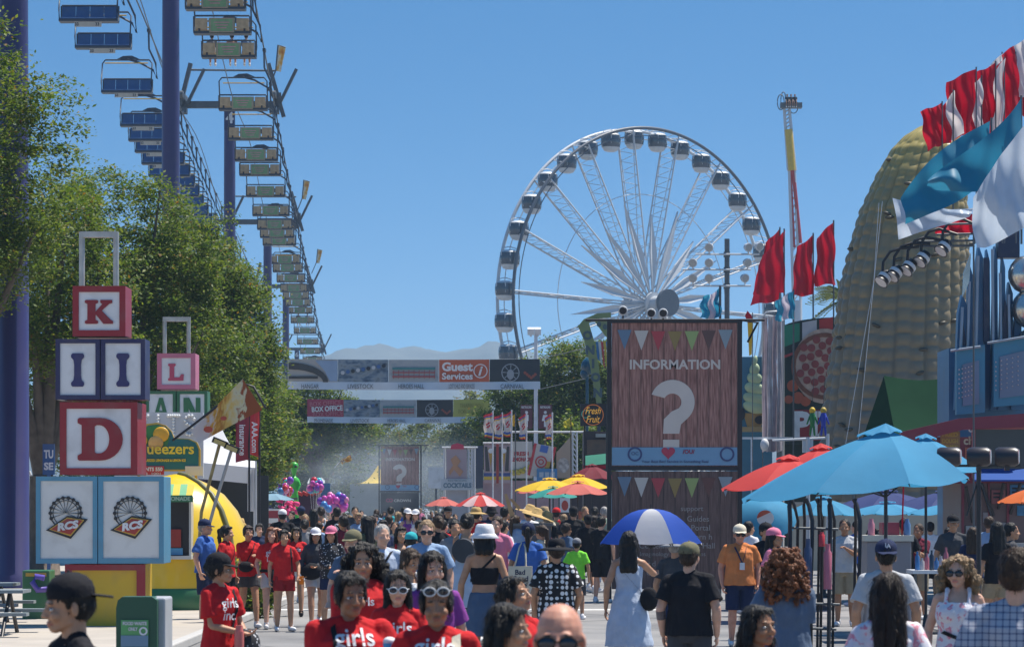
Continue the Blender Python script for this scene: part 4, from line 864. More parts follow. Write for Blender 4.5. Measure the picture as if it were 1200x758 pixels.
# --- overhead banners
def photo_mat(name, seed, cols):
    def bld(N, L, tc, b):
        mp = N.new('ShaderNodeMapping'); mp.inputs['Location'].default_value = (seed, 0, seed * 3); mp.inputs['Scale'].default_value = (1.2, 1, 2.2); L.new(tc.outputs['Object'], mp.inputs[0])
        n = N.new('ShaderNodeTexNoise'); n.inputs['Scale'].default_value = 1.6; n.inputs['Detail'].default_value = 4; L.new(mp.outputs[0], n.inputs['Vector'])
        L.new(ramp(N, n.outputs[0], L, [(.3 + .4 * i / (len(cols) - 1), c) for i, c in enumerate(cols)], 'B_SPLINE'), b.inputs['Base Color']); b.inputs['Roughness'].default_value = .45
    return shader(name, bld)
def overhead(label, x0, x1, y0, y1, Y, cells, sag):
    r_ = thing('overhead_banner', label, 'banner', (wx((x0 + x1) / 2, Y), Y, wz(y1, Y)), 'banners strung across the street')
    fh = (y1 - y0) * .26
    lx = lambda t: x0 + (x1 - x0) * t
    m = MB(); m.sheet(lambda a, b: P(lx(a), y1 - fh + (fh) * b - sag * 0 + 1.0 * math.sin(a * PI) , Y) + Vector((0, -.012 - .10 * math.sin(a * 9) ** 2 * (.3 + b), 0)), 40, 2); m.build('footer_strip', vin('banner white', (.58, .62, .66)), r_)
    n = len(cells)
    for i, (kind, name) in enumerate(cells):
        a0, a1 = i / n, (i + 1) / n - .0012
        wv = lambda a: Vector((0, -.10 * math.sin(a * 9) ** 2 * .3, 0))
        m = MB(); m.sheet(lambda a, b: P(lx(a0 + (a1 - a0) * a), y0 + (y1 - fh - y0) * b + 1.0 * math.sin((a0 + (a1 - a0) * a) * PI), Y) + wv(a0 + (a1 - a0) * a), 8, 2)
        mt = {'hangar': vin('banner beige', (.38, .36, .34)), 'crowd': photo_mat('photo crowd', 3, [(.02, .03, .06), (.08, .14, .22), (.30, .34, .36), (.03, .05, .08)]), 'hall': photo_mat('photo hall', 9, [(.30, .34, .36), (.42, .42, .42), (.20, .26, .30)]),
              'orange': vin('orange', (.50, .10, .035)), 'dark': vin('night photo', (.018, .018, .022)), 'maroon': vin('crimson', (.34, .02, .06)), 'olive': vin('mustard', (.42, .40, .08))}[kind]
        p_ = m.build('photo_panel', mt, r_); cx = lx((a0 + a1) / 2); ym = (y0 + y1 - fh) / 2 + 1; hh = (y1 - fh - y0); ww = (x1 - x0) / n; k = ww / 59; YY = Y - .08
        if kind == 'hangar':
            m = MB(); m.poly([(cx - 28 * k, ym - 10 * k)] + [(cx - 28 * k + 46 * k * math.sin(t), ym + 13 * k - 23 * k * math.cos(t)) for t in [PI / 2 * i / 10 for i in range(11)]] + [(cx + 12 * k, ym + 13 * k)] + [(cx - 28 * k + 40 * k * math.sin(t), ym + 13 * k - 15 * k * math.cos(t)) for t in [PI / 2 * (10 - i) / 10 for i in range(11)]], YY, .01); m.pbox(cx - 28 * k, ym + 6 * k, cx + 6 * k, ym + 9 * k, YY, .01, -.012); m.build('hangar_roof', vin('shadow brown', (.05, .045, .045)), p_)
            m = MB(); m.poly([(cx + 3 * k, ym - 12 * k), (cx + 29 * k, ym - 12 * k), (cx + 29 * k, ym + 12 * k), (cx + 20 * k, ym + 12 * k), (cx + 14 * k, ym)], YY, .008, .006); m.build('sky_patch', vin('pale blue print', (.25, .34, .48)), p_)
        if kind == 'hall':
            m = MB(); m.pbox(cx - 25 * k, ym - 4 * k, cx + 25 * k, ym - 1.5 * k, YY, .01); m.build('hall_roof', vin('teal print', (.05, .20, .20)), p_)
            m = MB(); m.pbox(cx - 25 * k, ym + 1 * k, cx + 25 * k, ym + 2.5 * k, YY, .01); m.pbox(cx - 25 * k, ym + 5.5 * k, cx + 25 * k, ym + 7.5 * k, YY, .01)
            for j in range(9): m.pbox(cx + (-24 + 6 * j) * k, ym - 1 * k, cx + (-23.3 + 6 * j) * k, ym + 9 * k, YY, .01, -.004)
            m.build('hall_railing', vin('red print', (.35, .08, .08)), p_)
        if kind == 'crowd':
            for j in range(9):
                m = MB(); m.disc(cx + (-24 + 6 * j) * k, ym + (2 - (j * 37 % 9)) * k, 2.4 * k, YY, .01, 0, 10); m.build('figure', vin(('white', 'blue print', 'dark print')[j % 3], ((.45, .47, .5), (.05, .12, .3), (.02, .02, .03))[j % 3]), p_)
        if kind == 'dark':
            m = MB(); m.ring(cx - 5 * k, ym + 2 * k, 9.5 * k, 10.6 * k, YY, .01, 0); m.disc(cx - 5 * k, ym + 4 * k, 4.2 * k, YY, .01, 0, 14, 6 * k)
            for j in range(8): a = PI * j / 4; m.poly([(cx - 5 * k, ym + 2 * k), (cx - 5 * k + 9 * k * math.cos(a), ym + 2 * k + 9 * k * math.sin(a)), (cx - 5 * k + 9 * k * math.cos(a + .12), ym + 2 * k + 9 * k * math.sin(a + .12))], YY, .01, -.004)
            m.build('lit_wheel', vin('pale lights', (.30, .31, .33)), p_)
            m = MB()
            for j in range(6): m.disc(cx + (12 + 2.4 * j) * k, ym + (8 - abs(j - 3) * 2) * k, 1.8 * k, YY, .01, 0, 8)
            m.build('red_glow', vin('ember', (.30, .06, .03)), p_)
        if kind == 'orange':
            m = MB(); m.text('Guest', cx - 8 * k, ym - 5 * k, YY, w=36 * k, h=10.5 * k, bold=.04); m.text('Services', cx - 8 * k, ym + 6 * k, YY, w=36 * k, h=8 * k, bold=.03); m.ring(cx + 19 * k, ym, 7.2 * k, 8.3 * k, YY); m.text('i', cx + 19 * k, ym, YY, h=11 * k, bold=.03, slant=.3); m.build('lettering', vin('banner letters', (.74, .72, .70)), p_)
        if kind == 'maroon':
            m = MB(); m.text('BOX OFFICE', cx + 3 * k, ym, YY, w=50 * k, h=8.5 * k, bold=.03, rot=.06); m.build('lettering', vin('banner letters', (.74, .72, .70)), p_)
            m = MB(); m.text('BOX OFFICE', cx + 0 * k, ym - 8.5 * k, YY, w=50 * k, h=7 * k, rot=.06); m.text('BOX OFFICE', cx + 4 * k, ym + 8.5 * k, YY, w=48 * k, h=7 * k, rot=.06); m.build('faded_lettering', vin('pink print', (.5, .16, .2)), p_)
        if kind == 'olive':
            m = MB(); m.text('THANK YOU', cx, ym - 5 * k, YY, w=38 * k, h=6.5 * k); m.text('FOR VISITING', cx, ym + 5 * k, YY, w=42 * k, h=6.5 * k); m.build('lettering', vin('dim print', (.24, .23, .04)), p_)
        m = MB(); m.text(name, cx - 3 * k, y1 - fh / 2 + 1.2, Y - .16, h=min(5.2 * k, fh * .62), w=min(30 * k, len(name) * 3.4 * k)); m.build('caption', vin('charcoal', (.06, .07, .08)), p_)
    m = MB()
    for sx, xe in ((-1, x0), (1, x1)):
        for yy in (y0, y1): m.tube([P(xe, yy, Y), P(xe + sx * 60, yy - 14, Y + .5)], .02, 5)
    m.build('guy_rope', steel, r_)
overhead('upper overhead banner with the orange Guest Services panel', 337, 633, 420.5, 456, 144, [('hangar', 'HANGAR'), ('crowd', 'LIVESTOCK'), ('hall', 'HEROES HALL'), ('orange', 'LOST CHILD AND SERVICES'), ('dark', 'CARNIVAL')], 1)
overhead('lower overhead banner with the crimson BOX OFFICE panel', 360, 574, 467.5, 495, 168, [('maroon', 'PROMENADE'), ('crowd', 'LIVESTOCK'), ('hall', 'HEROES HALL'), ('dark', 'CARNIVAL'), ('olive', 'COME AGAIN')], 1)
# --- toy block signs
def serif(ch, cx, cy, w_, h_, m, Y):
    """chunky slab-serif capitals"""
    def pl(p, dy): m.poly([(cx + (a - .5) * w_, cy + (b - .5) * h_) for a, b in p], Y, .014, -.014 - dy)
    bar = lambda x0, x1, y0, y1, dy: pl([(x0, y0), (x1, y0), (x1, y1), (x0, y1)], dy)
    if ch == 'I': pl([(.12, .05), (.2, 0), (.8, 0), (.88, .05), (.88, .12), (.74, .2), (.70, .35), (.70, .65), (.74, .8), (.88, .88), (.88, .95), (.8, 1), (.2, 1), (.12, .95), (.12, .88), (.26, .8), (.3, .65), (.3, .35), (.26, .2), (.12, .12)], 0)
    if ch in 'KL': pl([(0, .03), (.05, 0), (.42, 0), (.47, .03), (.47, .12), (.38, .17), (.38, .83), (.47, .88), (.47, .97), (.42, 1), (.05, 1), (0, .97), (0, .88), (.09, .83), (.09, .17), (0, .12)], 0)
    if ch == 'K': pl([(.36, .52), (.62, .17), (.55, .12), (.55, 0), (.97, 0), (.97, .13), (.86, .17), (.60, .45), (.92, .83), (1, .88), (1, 1), (.66, 1), (.40, .62), (.36, .66)], .002)
    if ch == 'L': pl([(.36, .80), (.70, .80), (.80, .62), (.97, .62), (.95, 1), (.3, 1), (.3, .86)], .002)
    if ch == 'D':
        pl([(0, .03), (.04, 0), (.30, 0), (.42, .17), (.38, .2), (.38, .8), (.42, .83), (.30, 1), (.04, 1), (0, .97), (0, .88), (.09, .83), (.09, .17), (0, .12)], 0)
        o_ = [(.50 + .50 * math.sin(t), .5 - .5 * math.cos(t)) for t in [PI * i / 14 for i in range(15)]]; i_ = [(.48 + .22 * math.sin(t), .5 + .33 * math.cos(t)) for t in [PI * i / 14 for i in range(15)]]
        pl([(.28, 0)] + o_ + [(.28, 1), (.28, .83)] + i_ + [(.28, .17)], .002)
    if ch == 'A':
        pl([(.40, 0), (.62, 0), (.94, .84), (1, .88), (1, 1), (.62, 1), (.62, .88), (.70, .84), (.50, .25), (.30, .84), (.38, .88), (.38, 1), (0, 1), (0, .88), (.08, .84)], 0); bar(.28, .72, .55, .70, .002)
    if ch == 'N': bar(.05, .32, 0, 1, 0); bar(.70, .95, 0, 1, 0); pl([(.05, 0), (.35, 0), (.95, 1), (.66, 1)], .002)
def block(x0, y0, x1, y1, Y, frame_m, face_m, letter, lm, root, name='toy_block', fr=.13, side=True):
    d = (x1 - x0) * Y / F; w_ = x1 - x0; h_ = y1 - y0; t = w_ * fr
    m = MB(); m.pbox(x0, y0, x1, y1, Y + .04, d - .04); bx_ = m.build('block', frame_m, root, bevel=.01)
    m = MB(); m.pbox(x0, y0, x1, y0 + t, Y, .05, -.0); m.pbox(x0, y1 - t, x1, y1, Y, .05); m.pbox(x0, y0 + t, x0 + t, y1 - t, Y, .05); m.pbox(x1 - t, y0 + t, x1, y1 - t, Y, .05); m.build('rim', frame_m, bx_)
    m = MB(); m.pbox(x0 + t, y0 + t, x1 - t, y1 - t, Y + .025, .02); f_ = m.build('face', face_m, bx_)
    if letter:
        m = MB(); lw, lh = letter[1]; serif(letter[0], (x0 + x1) / 2 + (2 if letter[0] == 'D' else 0), (y0 + y1) / 2 + 1, lw, lh, m, Y + .02); m.build('letter', lm, f_)
    return f_
Y = 47; r_ = thing('toy_block_sign', 'tall stack of toy blocks lettered K, I, I, D over two blue framed emblem blocks', 'sign', (wx(115, Y), Y, 0), 'stacked toy block signs')
rl = paint('letter red', (.25, .010, .02)); nl = paint('letter navy', (.028, .025, .12)); ly = paint('base yellow', (.62, .40, .02))
block(85, 335, 147, 394, Y, red_p, wht, ('K', (33, 28)), rl, r_, fr=.115)
f1 = block(65, 397, 117, 468, Y, navy_p, wht, ('I', (20, 39)), nl, r_, fr=.10); f2 = block(118, 397, 170, 468, Y, navy_p, wht, ('I', (20, 39)), nl, r_, fr=.10)
block(70, 471, 161, 556, Y, red_p, wht, ('D', (53, 50)), rl, r_, fr=.085)
for x0, x1 in ((42, 114), (115, 192)):
    f_ = block(x0, 558, x1, 660, Y, blue_p, paint('block white', (.66, .67, .66)), None, None, r_, fr=.075); cx = (x0 + x1) / 2; cy_ = 609
    m = MB(); m.ring(cx - 1, cy_ - 8, 17.5, 18.8, Y + .02); m.ring(cx - 1, cy_ - 8, 14.5, 15.2, Y + .02)
    for j in range(12): a = R(-200 + 20 * j); m.disc(cx - 1 + 18 * math.cos(a), cy_ - 8 + 18 * math.sin(a), 2.2, Y + .02, .012, -.016, 8); m.poly([(cx - 1, cy_ - 8), (cx - 1 + 17 * math.cos(a), cy_ - 8 + 17 * math.sin(a)), (cx - 1 + 17 * math.cos(a + .05), cy_ - 8 + 17 * math.sin(a + .05))], Y + .02, .01, -.010 - .0002 * j)
    m.build('wheel_emblem', blk, f_)
    m = MB(); m.poly([(cx - 24, cy_ + 12), (cx + 1, cy_ - 5), (cx + 25, cy_ - 1), (cx + 5, cy_ + 22)], Y + .02, .01, -.020); m.build('emblem_edge', blk, f_)
    m = MB(); m.poly([(cx - 20, cy_ + 11), (cx + 1, cy_ - 3), (cx + 21, cy_), (cx + 5, cy_ + 19)], Y + .02, .01, -.030); m.build('emblem_gold', paint('gold', (.55, .34, .04)), f_)
    m = MB(); m.poly([(cx - 18, cy_ + 11), (cx + 1, cy_ - 1.5), (cx + 19, cy_ + .5), (cx + 5, cy_ + 17)], Y + .02, .01, -.036); m.build('emblem_red', paint('crest red', (.36, .03, .02)), f_)
    m = MB(); m.text('RCS', cx + 2, cy_ + 6.5, Y + .02, w=26, h=9.5, bold=.06, dy=-.052, rot=.17, slant=.2); m.build('emblem_letters', wht, f_)
m = MB(); m.tube([P(96, 335, Y), P(96, 272, Y)], .045, 8); m.tube([P(136, 335, Y), P(136, 272, Y)], .045, 8); m.box(P(116, 275, Y), ((44) * Y / F, .10, .09)); m.build('top_frame', mat('weathered aluminium', (.42, .42, .40), .45, .2, 6, metal=.5), r_)
m = MB(); m.pbox(78, 661, 168, 748, Y + .05, 1.1); m.build('base', ly, r_)
m = MB(); m.pbox(76, 661, 170, 668, Y, .06); m.pbox(160, 668, 170, 748, Y, .06); m.pbox(76, 668, 84, 748, Y, .06); m.build('base_trim', red_p, r_)
Y = 68; r_ = thing('toy_block_sign', 'smaller stacked toy block sign with a pink L block above green A and N blocks', 'sign', (wx(206, Y), Y, 0), 'stacked toy block signs')
block(184, 414, 229, 456, Y, paint('pink', (.55, .16, .25)), wht, ('L', (19, 20)), paint('letter pink', (.5, .06, .12)), r_, fr=.12)
gp = paint('deep green', (.03, .14, .06)); gl = paint('letter green', (.03, .16, .06))
block(171, 458, 206, 500, Y, gp, wht, ('A', (20, 28)), gl, r_, fr=.10); block(207, 458, 243, 500, Y, gp, wht, ('N', (22, 28)), gl, r_, fr=.10)
m = MB(); m.pbox(175, 500, 240, 722, Y + .05, .7); m.build('base', navy_p, r_)
m = MB(); m.tube([P(193, 414, Y), P(193, 373, Y)], .045, 8); m.tube([P(221, 414, Y), P(221, 373, Y)], .045, 8); m.box(P(207, 374, Y), (32 * Y / F, .1, .1)); m.build('top_frame', MATS['weathered aluminium'], r_)
# --- lemonade dome stand and its signs
Y = 54; r_ = thing('lemonade_stand', 'yellow lemon shaped drink stand with green band and serving window', 'food stand', (wx(215, Y), Y + 1.6, 0))
yel = mat('glossy lemon fibreglass', (.78, .52, .015), .3, .06, 2, coat=.4, dirt=.12); grn = paint('stand green', (.025, .17, .07))
cxw = wx(196, Y); m = MB()
prof = [(-.02, 1.34), (.35, 1.40), (.9, 1.42), (1.45, 1.30), (1.87, 1.10), (2.16, .86), (2.36, .56), (2.49, .26), (2.53, .05)]
m.lathe([(z, r * 1.0) for z, r in [(.46, 1.405)] + prof[2:]], (cxw, Y + 1.5, 0), None, 40); m.build('dome', yel, r_)
m = MB(); m.lathe([(0.02, 1.36), (.12, 1.43), (.46, 1.455), (.50, 1.42)], (cxw, Y + 1.5, 0), None, 40); m.build('green_band', grn, r_)
m = MB(); m.tube([(cxw + 1.44 * math.cos(a) * .0 + r * math.cos(R(-38)), Y + 1.5 + r * math.sin(R(-38)), z) for z, r in [(z, r + .01) for z, r in prof if z > .4] for a in (0,)], .05, 8); m.build('rib', mat('olive trim', (.12, .12, .04), .5), r_)
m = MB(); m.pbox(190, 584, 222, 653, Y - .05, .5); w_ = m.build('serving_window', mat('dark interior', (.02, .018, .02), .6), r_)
m = MB(); m.pbox(188, 582, 224, 585, Y - .12, .5); m.pbox(188, 651, 224, 655, Y - .2, .5); m.pbox(188, 585, 190, 651, Y - .1, .4); m.pbox(221.5, 585, 224, 651, Y - .1, .4); m.build('window_frame', mat('window alu', (.5, .5, .48), .4), w_)
m = MB(); m.pbox(194, 620, 212, 641, Y - .1, .05); m.build('drink_machine', mat('machine red', (.3, .03, .02), .4), w_)
m = MB(); m.pbox(194, 642, 214, 650, Y - .1, .05); m.build('price_card', mat('blue card', (.08, .3, .5), .4), w_)
for i in range(5):
    m = MB(); a, b = 186 + i * 8, 194 + i * 8; m.add([P(a + 2, 567, Y + .2), P(b + 2, 567, Y + .2), P(b, 580, Y - .45), P(a, 580, Y - .45)], [(0, 1, 2, 3)], False); m.build('awning_stripe', vin('awning green', (.20, .45, .22)) if i % 2 else vin('awning yellow', (.7, .5, .05)), r_)
m = MB(); m.pbox(186, 580, 226, 588, Y - .46, .03); v_ = m.build('awning_valance', vin('valance', (.04, .18, .08)), r_)
m = MB(); m.text('LEMONADE', 206, 584, Y - .46, w=34, h=5, bold=.04); m.build('lettering', vin('pale green', (.4, .55, .4)), v_)
bulbm = mat('bulb white', (.8, .8, .78), .3, .02)
Y = 62; r_ = thing('bulb_letter_sign', 'grey white sign board spelling KITS in round bulbs above the lemon sign', 'sign', (wx(205, Y), Y, 0))
m = MB(); m.pbox(134, 483, 238, 560, Y, .12); m.pbox(150, 560, 154, 719, Y, .1); m.pbox(228, 560, 232, 719, Y, .1); b_ = m.build('board', paint('board grey', (.50, .52, .56)), r_)
pts = {'K': [(0, j) for j in range(7)] + [(1, 3), (2, 2), (3, 1), (4, 0), (2, 4), (3, 5), (4, 6)], 'I': [(2, j) for j in range(7)], 'T': [(i, 0) for i in range(6)] + [(2.5, j) for j in range(1, 7)], 'S': [(4.5, 1), (3.5, 0), (2, 0), (.8, .6), (.4, 1.6), (1.2, 2.6), (2.6, 3.1), (3.8, 3.8), (4.4, 4.8), (3.8, 5.8), (2.5, 6.2), (1.2, 6), (.3, 5.2)]}
for ch, x0 in (('K', 163), ('I', 180), ('T', 197), ('S', 216)):
    m = MB()
    for a, b in pts[ch]: q = P(x0 + a * 2.6, 487 + b * 3.6, Y); m.ell(q + Vector((0, -.03, 0)), .030, None, 8, 6)
    m.build('bulb_letter', bulbm, b_)
Y = 56; r_ = thing('lemon_sign', 'green and blue sign reading Squeezers with painted lemons and an orange half', 'sign', (wx(200, Y), Y, 0))
m = MB(); sh_ = [(158, 552), (158, 510), (163, 502), (172, 496.5), (184, 495), (194, 498), (201, 505), (204, 513), (222, 514), (231, 518), (235, 527), (235, 552)]
m.poly(sh_, Y, .08); m.pbox(161, 552, 164, 700, Y + .03, .05); m.pbox(228, 552, 231, 700, Y + .03, .05); b_ = m.build('board', paint('sign gold', (.55, .36, .05)), r_)
m = MB(); m.poly([(198 + (x - 198) * .94, 526 + (y - 526) * .92) for x, y in sh_], Y, .01, -.012); m.build('backing', paint('sign teal', (.015, .14, .16)), b_)
m = MB(); m.poly([(161, 520), (164, 508), (172, 500), (184, 498), (193, 502), (199, 512), (196, 522)], Y, .01, -.02); m.build('leaf_patch', paint('leaf green', (.04, .22, .05)), b_)
for cx, cy_, rr_, nm, c in ((166, 516, 7, 'lemon', (.75, .52, .03)), (189, 509, 9, 'orange', (.72, .38, .02)), (183, 519, 8.5, 'orange_half', (.75, .42, .12))):
    m = MB(); m.ell(P(cx, cy_, Y) + Vector((0, -.04 - .02 * (nm == 'orange_half'), 0)), (rr_ * Y / F * 1.05, .04, rr_ * Y / F), None, 20, 12); m.build(nm, paint('fruit ' + nm, c), b_)
m = MB(); m.text('Squeezers', 192, 527.5, Y, w=72, h=17, bold=.018, dy=-.12); m.build('lettering', paint('sign yellow', (.8, .58, .03)), b_)
m = MB(); m.text('FRESH SQUEEZED LEMONADE & LEMON ICE', 188, 539.5, Y, w=60, h=3.6, dy=-.05, bold=.03); m.build('small_lettering', paint('sign yellow', (.8, .58, .03)), b_)
m = MB(); m.pbox(158, 546, 192, 556, Y - .04, .05); q = m.build('phone_board', paint('notice red', (.5, .03, .03)), b_)
m = MB(); m.text('EVENTS 550', 176, 549.5, Y - .04, w=29, h=4.6, bold=.04); m.build('lettering', wht, q); m = MB(); m.text('714  1001', 176, 554.6, Y - .04, w=24, h=2.6); m.build('lettering', wht, q)
m = MB(); m.pbox(217, 546, 238, 557, Y - .04, .05); m.build('white_notice', paint('notice', (.55, .56, .6)), b_)
# floodlights on leaning poles
for (a, b, c) in (((233, 640), (236, 600), (257, 521)), ((246, 612), (252, 590), (271, 528))):
    Y = 52; r_ = thing('floodlight_pole', 'leaning yellow floodlight pole beside the lemon stand' if a[0] < 240 else 'leaning grey floodlight pole, the right one of the pair by the lemon stand', 'floodlight', (wx(a[0], Y), Y, wz(a[1], Y)), 'floodlights by the lemon stand')
    m = MB(); m.tube([P(*a, Y), P(*b, Y), P(*c, Y)], .028, 8); m.build('pole', mat('scuffed brass pole', (.35, .27, .10), .5, .3, 8) if a[0] < 240 else MATS['weathered aluminium'], r_)
    m = MB(); m.box(P(c[0] + 1, c[1] - 3, Y), (.26, .2, .10), Matrix.Rotation(R(22), 3, 'Y')); m.build('lamp_head', blk, r_)
    m = MB(); m.box(P(c[0] + 1, c[1] - 3, Y) + Vector((0, -.105, -.01)), (.2, .02, .07), Matrix.Rotation(R(22), 3, 'Y')); m.build('lens', mat('amber lens', (.5, .4, .12), .2, coat=.5), r_)
# printed flame flag
Y = 50; r_ = thing('feather_flag', 'large tilted flag with orange flame print and pizza emblems above the lemon sign', 'flag', P(202, 515, Y))
def flagp(a, b):
    t = a; w_ = 14 + 22 * t; x = 228 + 68 * t; y = 512 - 50 * t
    return P(x + (b - .5) * w_ * .62, y + (b - .5) * w_ * 1.0, Y) + Vector((0, .06 * math.sin(5 * a + 2 * b), 0))
def ff(N, L, tc, b):
    s_ = N.new('ShaderNodeSeparateXYZ'); L.new(tc.outputs['Generated'], s_.inputs[0]); n = N.new('ShaderNodeTexNoise'); n.inputs['Scale'].default_value = 7; L.new(tc.outputs['Generated'], n.inputs['Vector'])
    a = N.new('ShaderNodeMath'); a.operation = 'MULTIPLY_ADD'; a.inputs[1].default_value = .5; L.new(n.outputs[0], a.inputs[0]); L.new(s_.outputs[0], a.inputs[2])
    L.new(ramp(N, a.outputs[0], L, [(.0, (.66, .66, .68)), (.48, (.66, .64, .6)), (.56, (.68, .38, .05)), (.66, (.45, .18, .02)), (.78, (.72, .50, .12)), (.95, (.66, .62, .40)), (1.22, (.32, .08, .02))]), b.inputs['Base Color']); b.inputs['Roughness'].default_value = .7
ffm = shader('flame flag print', ff)
m = MB(); m.sheet(flagp, 24, 8); f_ = m.build('flag', ffm, r_)
m = MB(); pc = P(300, 458, Y); m.tube([P(202, 516, Y + .05), P(226, 498, Y + .05), P(288, 450, Y + .05), P(297, 453, Y + .05), P(311, 478, Y + .05)], .022, 6); m.build('pole', blk, r_)
for cx, cy_, rr_ in ((244, 503, 5.5), (262, 490, 3.8)):
    m = MB(); m.disc(cx, cy_, rr_, Y - .12, .01, 0, 9, rr_ * .7); m.build('emblem', vin('emblem red', (.5, .07, .03)), f_)
# white tent, red feather banners
Y = 66; r_ = thing('white_tent', 'white peaked canopy tent with dark interior behind the lemon stand', 'tent', (wx(262, Y), Y, 0)); tentm = mat('tent fabric', (.72, .73, .75), .6, .04, 2, trans=.25)
m = MB(); A, B_, C_, D_ = P(196, 538, Y), P(299, 548, Y), P(299, 540, Y + 3.6), P(206, 534, Y + 3.6); ap = P(252, 484, Y + 1.8)
for p, q in ((A, B_), (B_, C_), (C_, D_), (D_, A)):
    b0 = len(m.v); m.sheet(lambda a, b: (p.lerp(q, a)).lerp(ap, b) - Vector((0, 0, .55 * math.sin(PI * b) * (.6 + .0 * a))), 8, 8)
m.build('canopy', tentm, r_)
m = MB(); m.add([A, B_, B_ - Vector((0, 0, .35)), A - Vector((0, 0, .35))], [(0, 1, 2, 3)]); m.add([B_, C_, C_ - Vector((0, 0, .35)), B_ - Vector((0, 0, .35))], [(0, 1, 2, 3)]); m.build('valance', tentm, r_)
for p in (A, B_, C_, D_): m = MB(); m.tube([Vector((p.x, p.y, 0)), p], .04, 8); m.build('leg', mat('tent pole', (.5, .5, .5), .4, metal=.4), r_)
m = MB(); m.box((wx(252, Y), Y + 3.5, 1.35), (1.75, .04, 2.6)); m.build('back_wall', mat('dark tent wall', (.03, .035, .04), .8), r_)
m = MB(); m.sheet(lambda a, b: P(290 + 8 * a, 549 + 50 * b, Y - .02) + Vector((0, .05 * math.sin(a * 12), 0)), 8, 6); m.build('rolled_side', tentm, r_)
for k_, (x0, x1, y0, y1, yb, t, lb) in enumerate(((276, 292, 485, 538, 600, 'insurance', 'dark red vertical banner reading insurance beside the white tent'), (293, 304, 480, 536, 600, 'AAA.com', 'narrow bright red vertical banner reading AAA.com at the tent corner'))):
    Y = 64 - k_; r_ = thing('vertical_banner', lb, 'banner', (wx(x1, Y), Y, 0), 'red vertical banners by the tent'); m = MB(); m.sheet(lambda a, b: P(x0 + (x1 - x0) * a, y0 + (y1 - y0) * b - 4 * (1 - a) * (k_ * 2 - 1), Y) + Vector((0, .05 * math.sin(6 * a + 3 * b), 0)), 8, 10); f_ = m.build('banner', vin('banner red', (.50, .02, .02)) if k_ else vin('banner dark red', (.26, .012, .03)), r_)
    m = MB(); m.tube([Vector((wx(x1, Y), Y + .05, 0)), P(x1, y0 - 2, Y + .05)], .025, 6); m.build('pole', blk, r_)
    m = MB(); m.text(t, (x0 + x1) / 2, (y0 + y1) / 2 + 4, Y - .07, w=36, h=7, rot=-PI / 2, bold=.02); m.build('lettering', wht, f_)
# recycling bin, picnic table, green boxes, ride kiddie bits at the left
Y = 29; r_ = thing('waste_bin', 'green food waste bin with grey housing in front of the toy block sign', 'bin', (wx(163, Y), Y, 0)); binm = mat('bin green plastic', (.02, .085, .045), .5, .1, 4); sil = paint('bin grey', (.42, .44, .46))
m = MB(); m.pbox(141, 700, 194, 833, Y + .12, .6); m.build('housing', sil, r_, bevel=.02)
m = MB(); m.poly([(136, 832), (136, 712), (138, 703), (143, 699), (178, 699), (184, 703), (184, 832)], Y, .3); b_ = m.build('front', binm, r_)
m = MB(); m.pbox(142, 726, 174, 757, Y, .02, -.02); s_ = m.build('sticker', vin('sticker green', (.10, .36, .12)), b_)
m = MB(); m.pbox(142, 744, 174, 757, Y, .01, -.03); m.build('sticker_photo', vin('sticker blue', (.14, .25, .36)), s_)
m = MB(); m.text('FOOD WASTE', 158, 730, Y - .02, w=28, h=4.2, bold=.04); m.text('ONLY', 156, 736.5, Y - .02, w=11, h=4.2, bold=.04); m.ring(168, 739, 3, 5, Y - .02); m.build('lettering', wht, s_)
tb = mat('grey table plank', (.20, .24, .26), .6, .15, 5, dirt=.2)
def picnic(x0, Y, lb):
    r_ = thing('picnic_table', lb, 'table', (wx(x0 + 10, Y), Y, 0), 'grey picnic tables'); X0 = wx(x0 - 60, Y); X1 = wx(x0 + 28, Y)
    m = MB(); 
    for k in range(4): m.box(((X0 + X1) / 2, Y + .19 * k, .74), (X1 - X0, .17, .045))
    m.build('table_top', tb, r_)
    for yy in (Y - .6, Y + 1.15): m = MB(); m.box(((X0 + X1) / 2 + .1, yy, .44), (X1 - X0 + .1, .26, .045)); m.build('bench', tb, r_)
    for xx in (X0 + .2, X1 - .25):
        m = MB(); m.tube([(xx, Y - .5, 0), (xx, Y + .3, .72)], .03, 6); m.tube([(xx, Y + 1.1, 0), (xx, Y + .3, .72)], .03, 6); m.tube([(xx, Y - .6, .41), (xx, Y + 1.15, .41)], .025, 6); m.build('leg', blk, r_)
picnic(0, 43.6, 'grey picnic table at the left edge, the nearer one'); picnic(-12, 47.5, 'grey picnic table at the left edge, behind the nearer one')
Y = 50; r_ = thing('game_cabinet', 'dark green cabinet with a purple pipe beside the yellow sign base', 'cabinet', (wx(42, Y), Y, 0)); m = MB(); m.pbox(26, 668, 58, 733, Y, .6); m.build('body', gp, r_, bevel=.02)
m = MB(); m.tube([P(56, 690, Y - .05), P(44, 691, Y - .1), P(38, 682, Y - .1), P(42, 675, Y - .1), P(52, 677, Y - .1)], .05, 10); m.build('pipe', mat('violet plastic', (.12, .08, .38), .4), r_)
m = MB(); m.pbox(30, 671, 54, 675, Y - .02, .05); m.build('trim', paint('gold', (.55, .34, .04)), r_)
Y = 70; r_ = thing('side_board', 'blue board with white letters half hidden behind the toy block sign', 'sign', (wx(57, Y), Y, 0)); m = MB(); m.pbox(50, 520, 64, 556, Y, .05); m.pbox(55, 556, 59, 690, Y + .01, .04); b_ = m.build('board', paint('board blue', (.03, .10, .28)), r_)
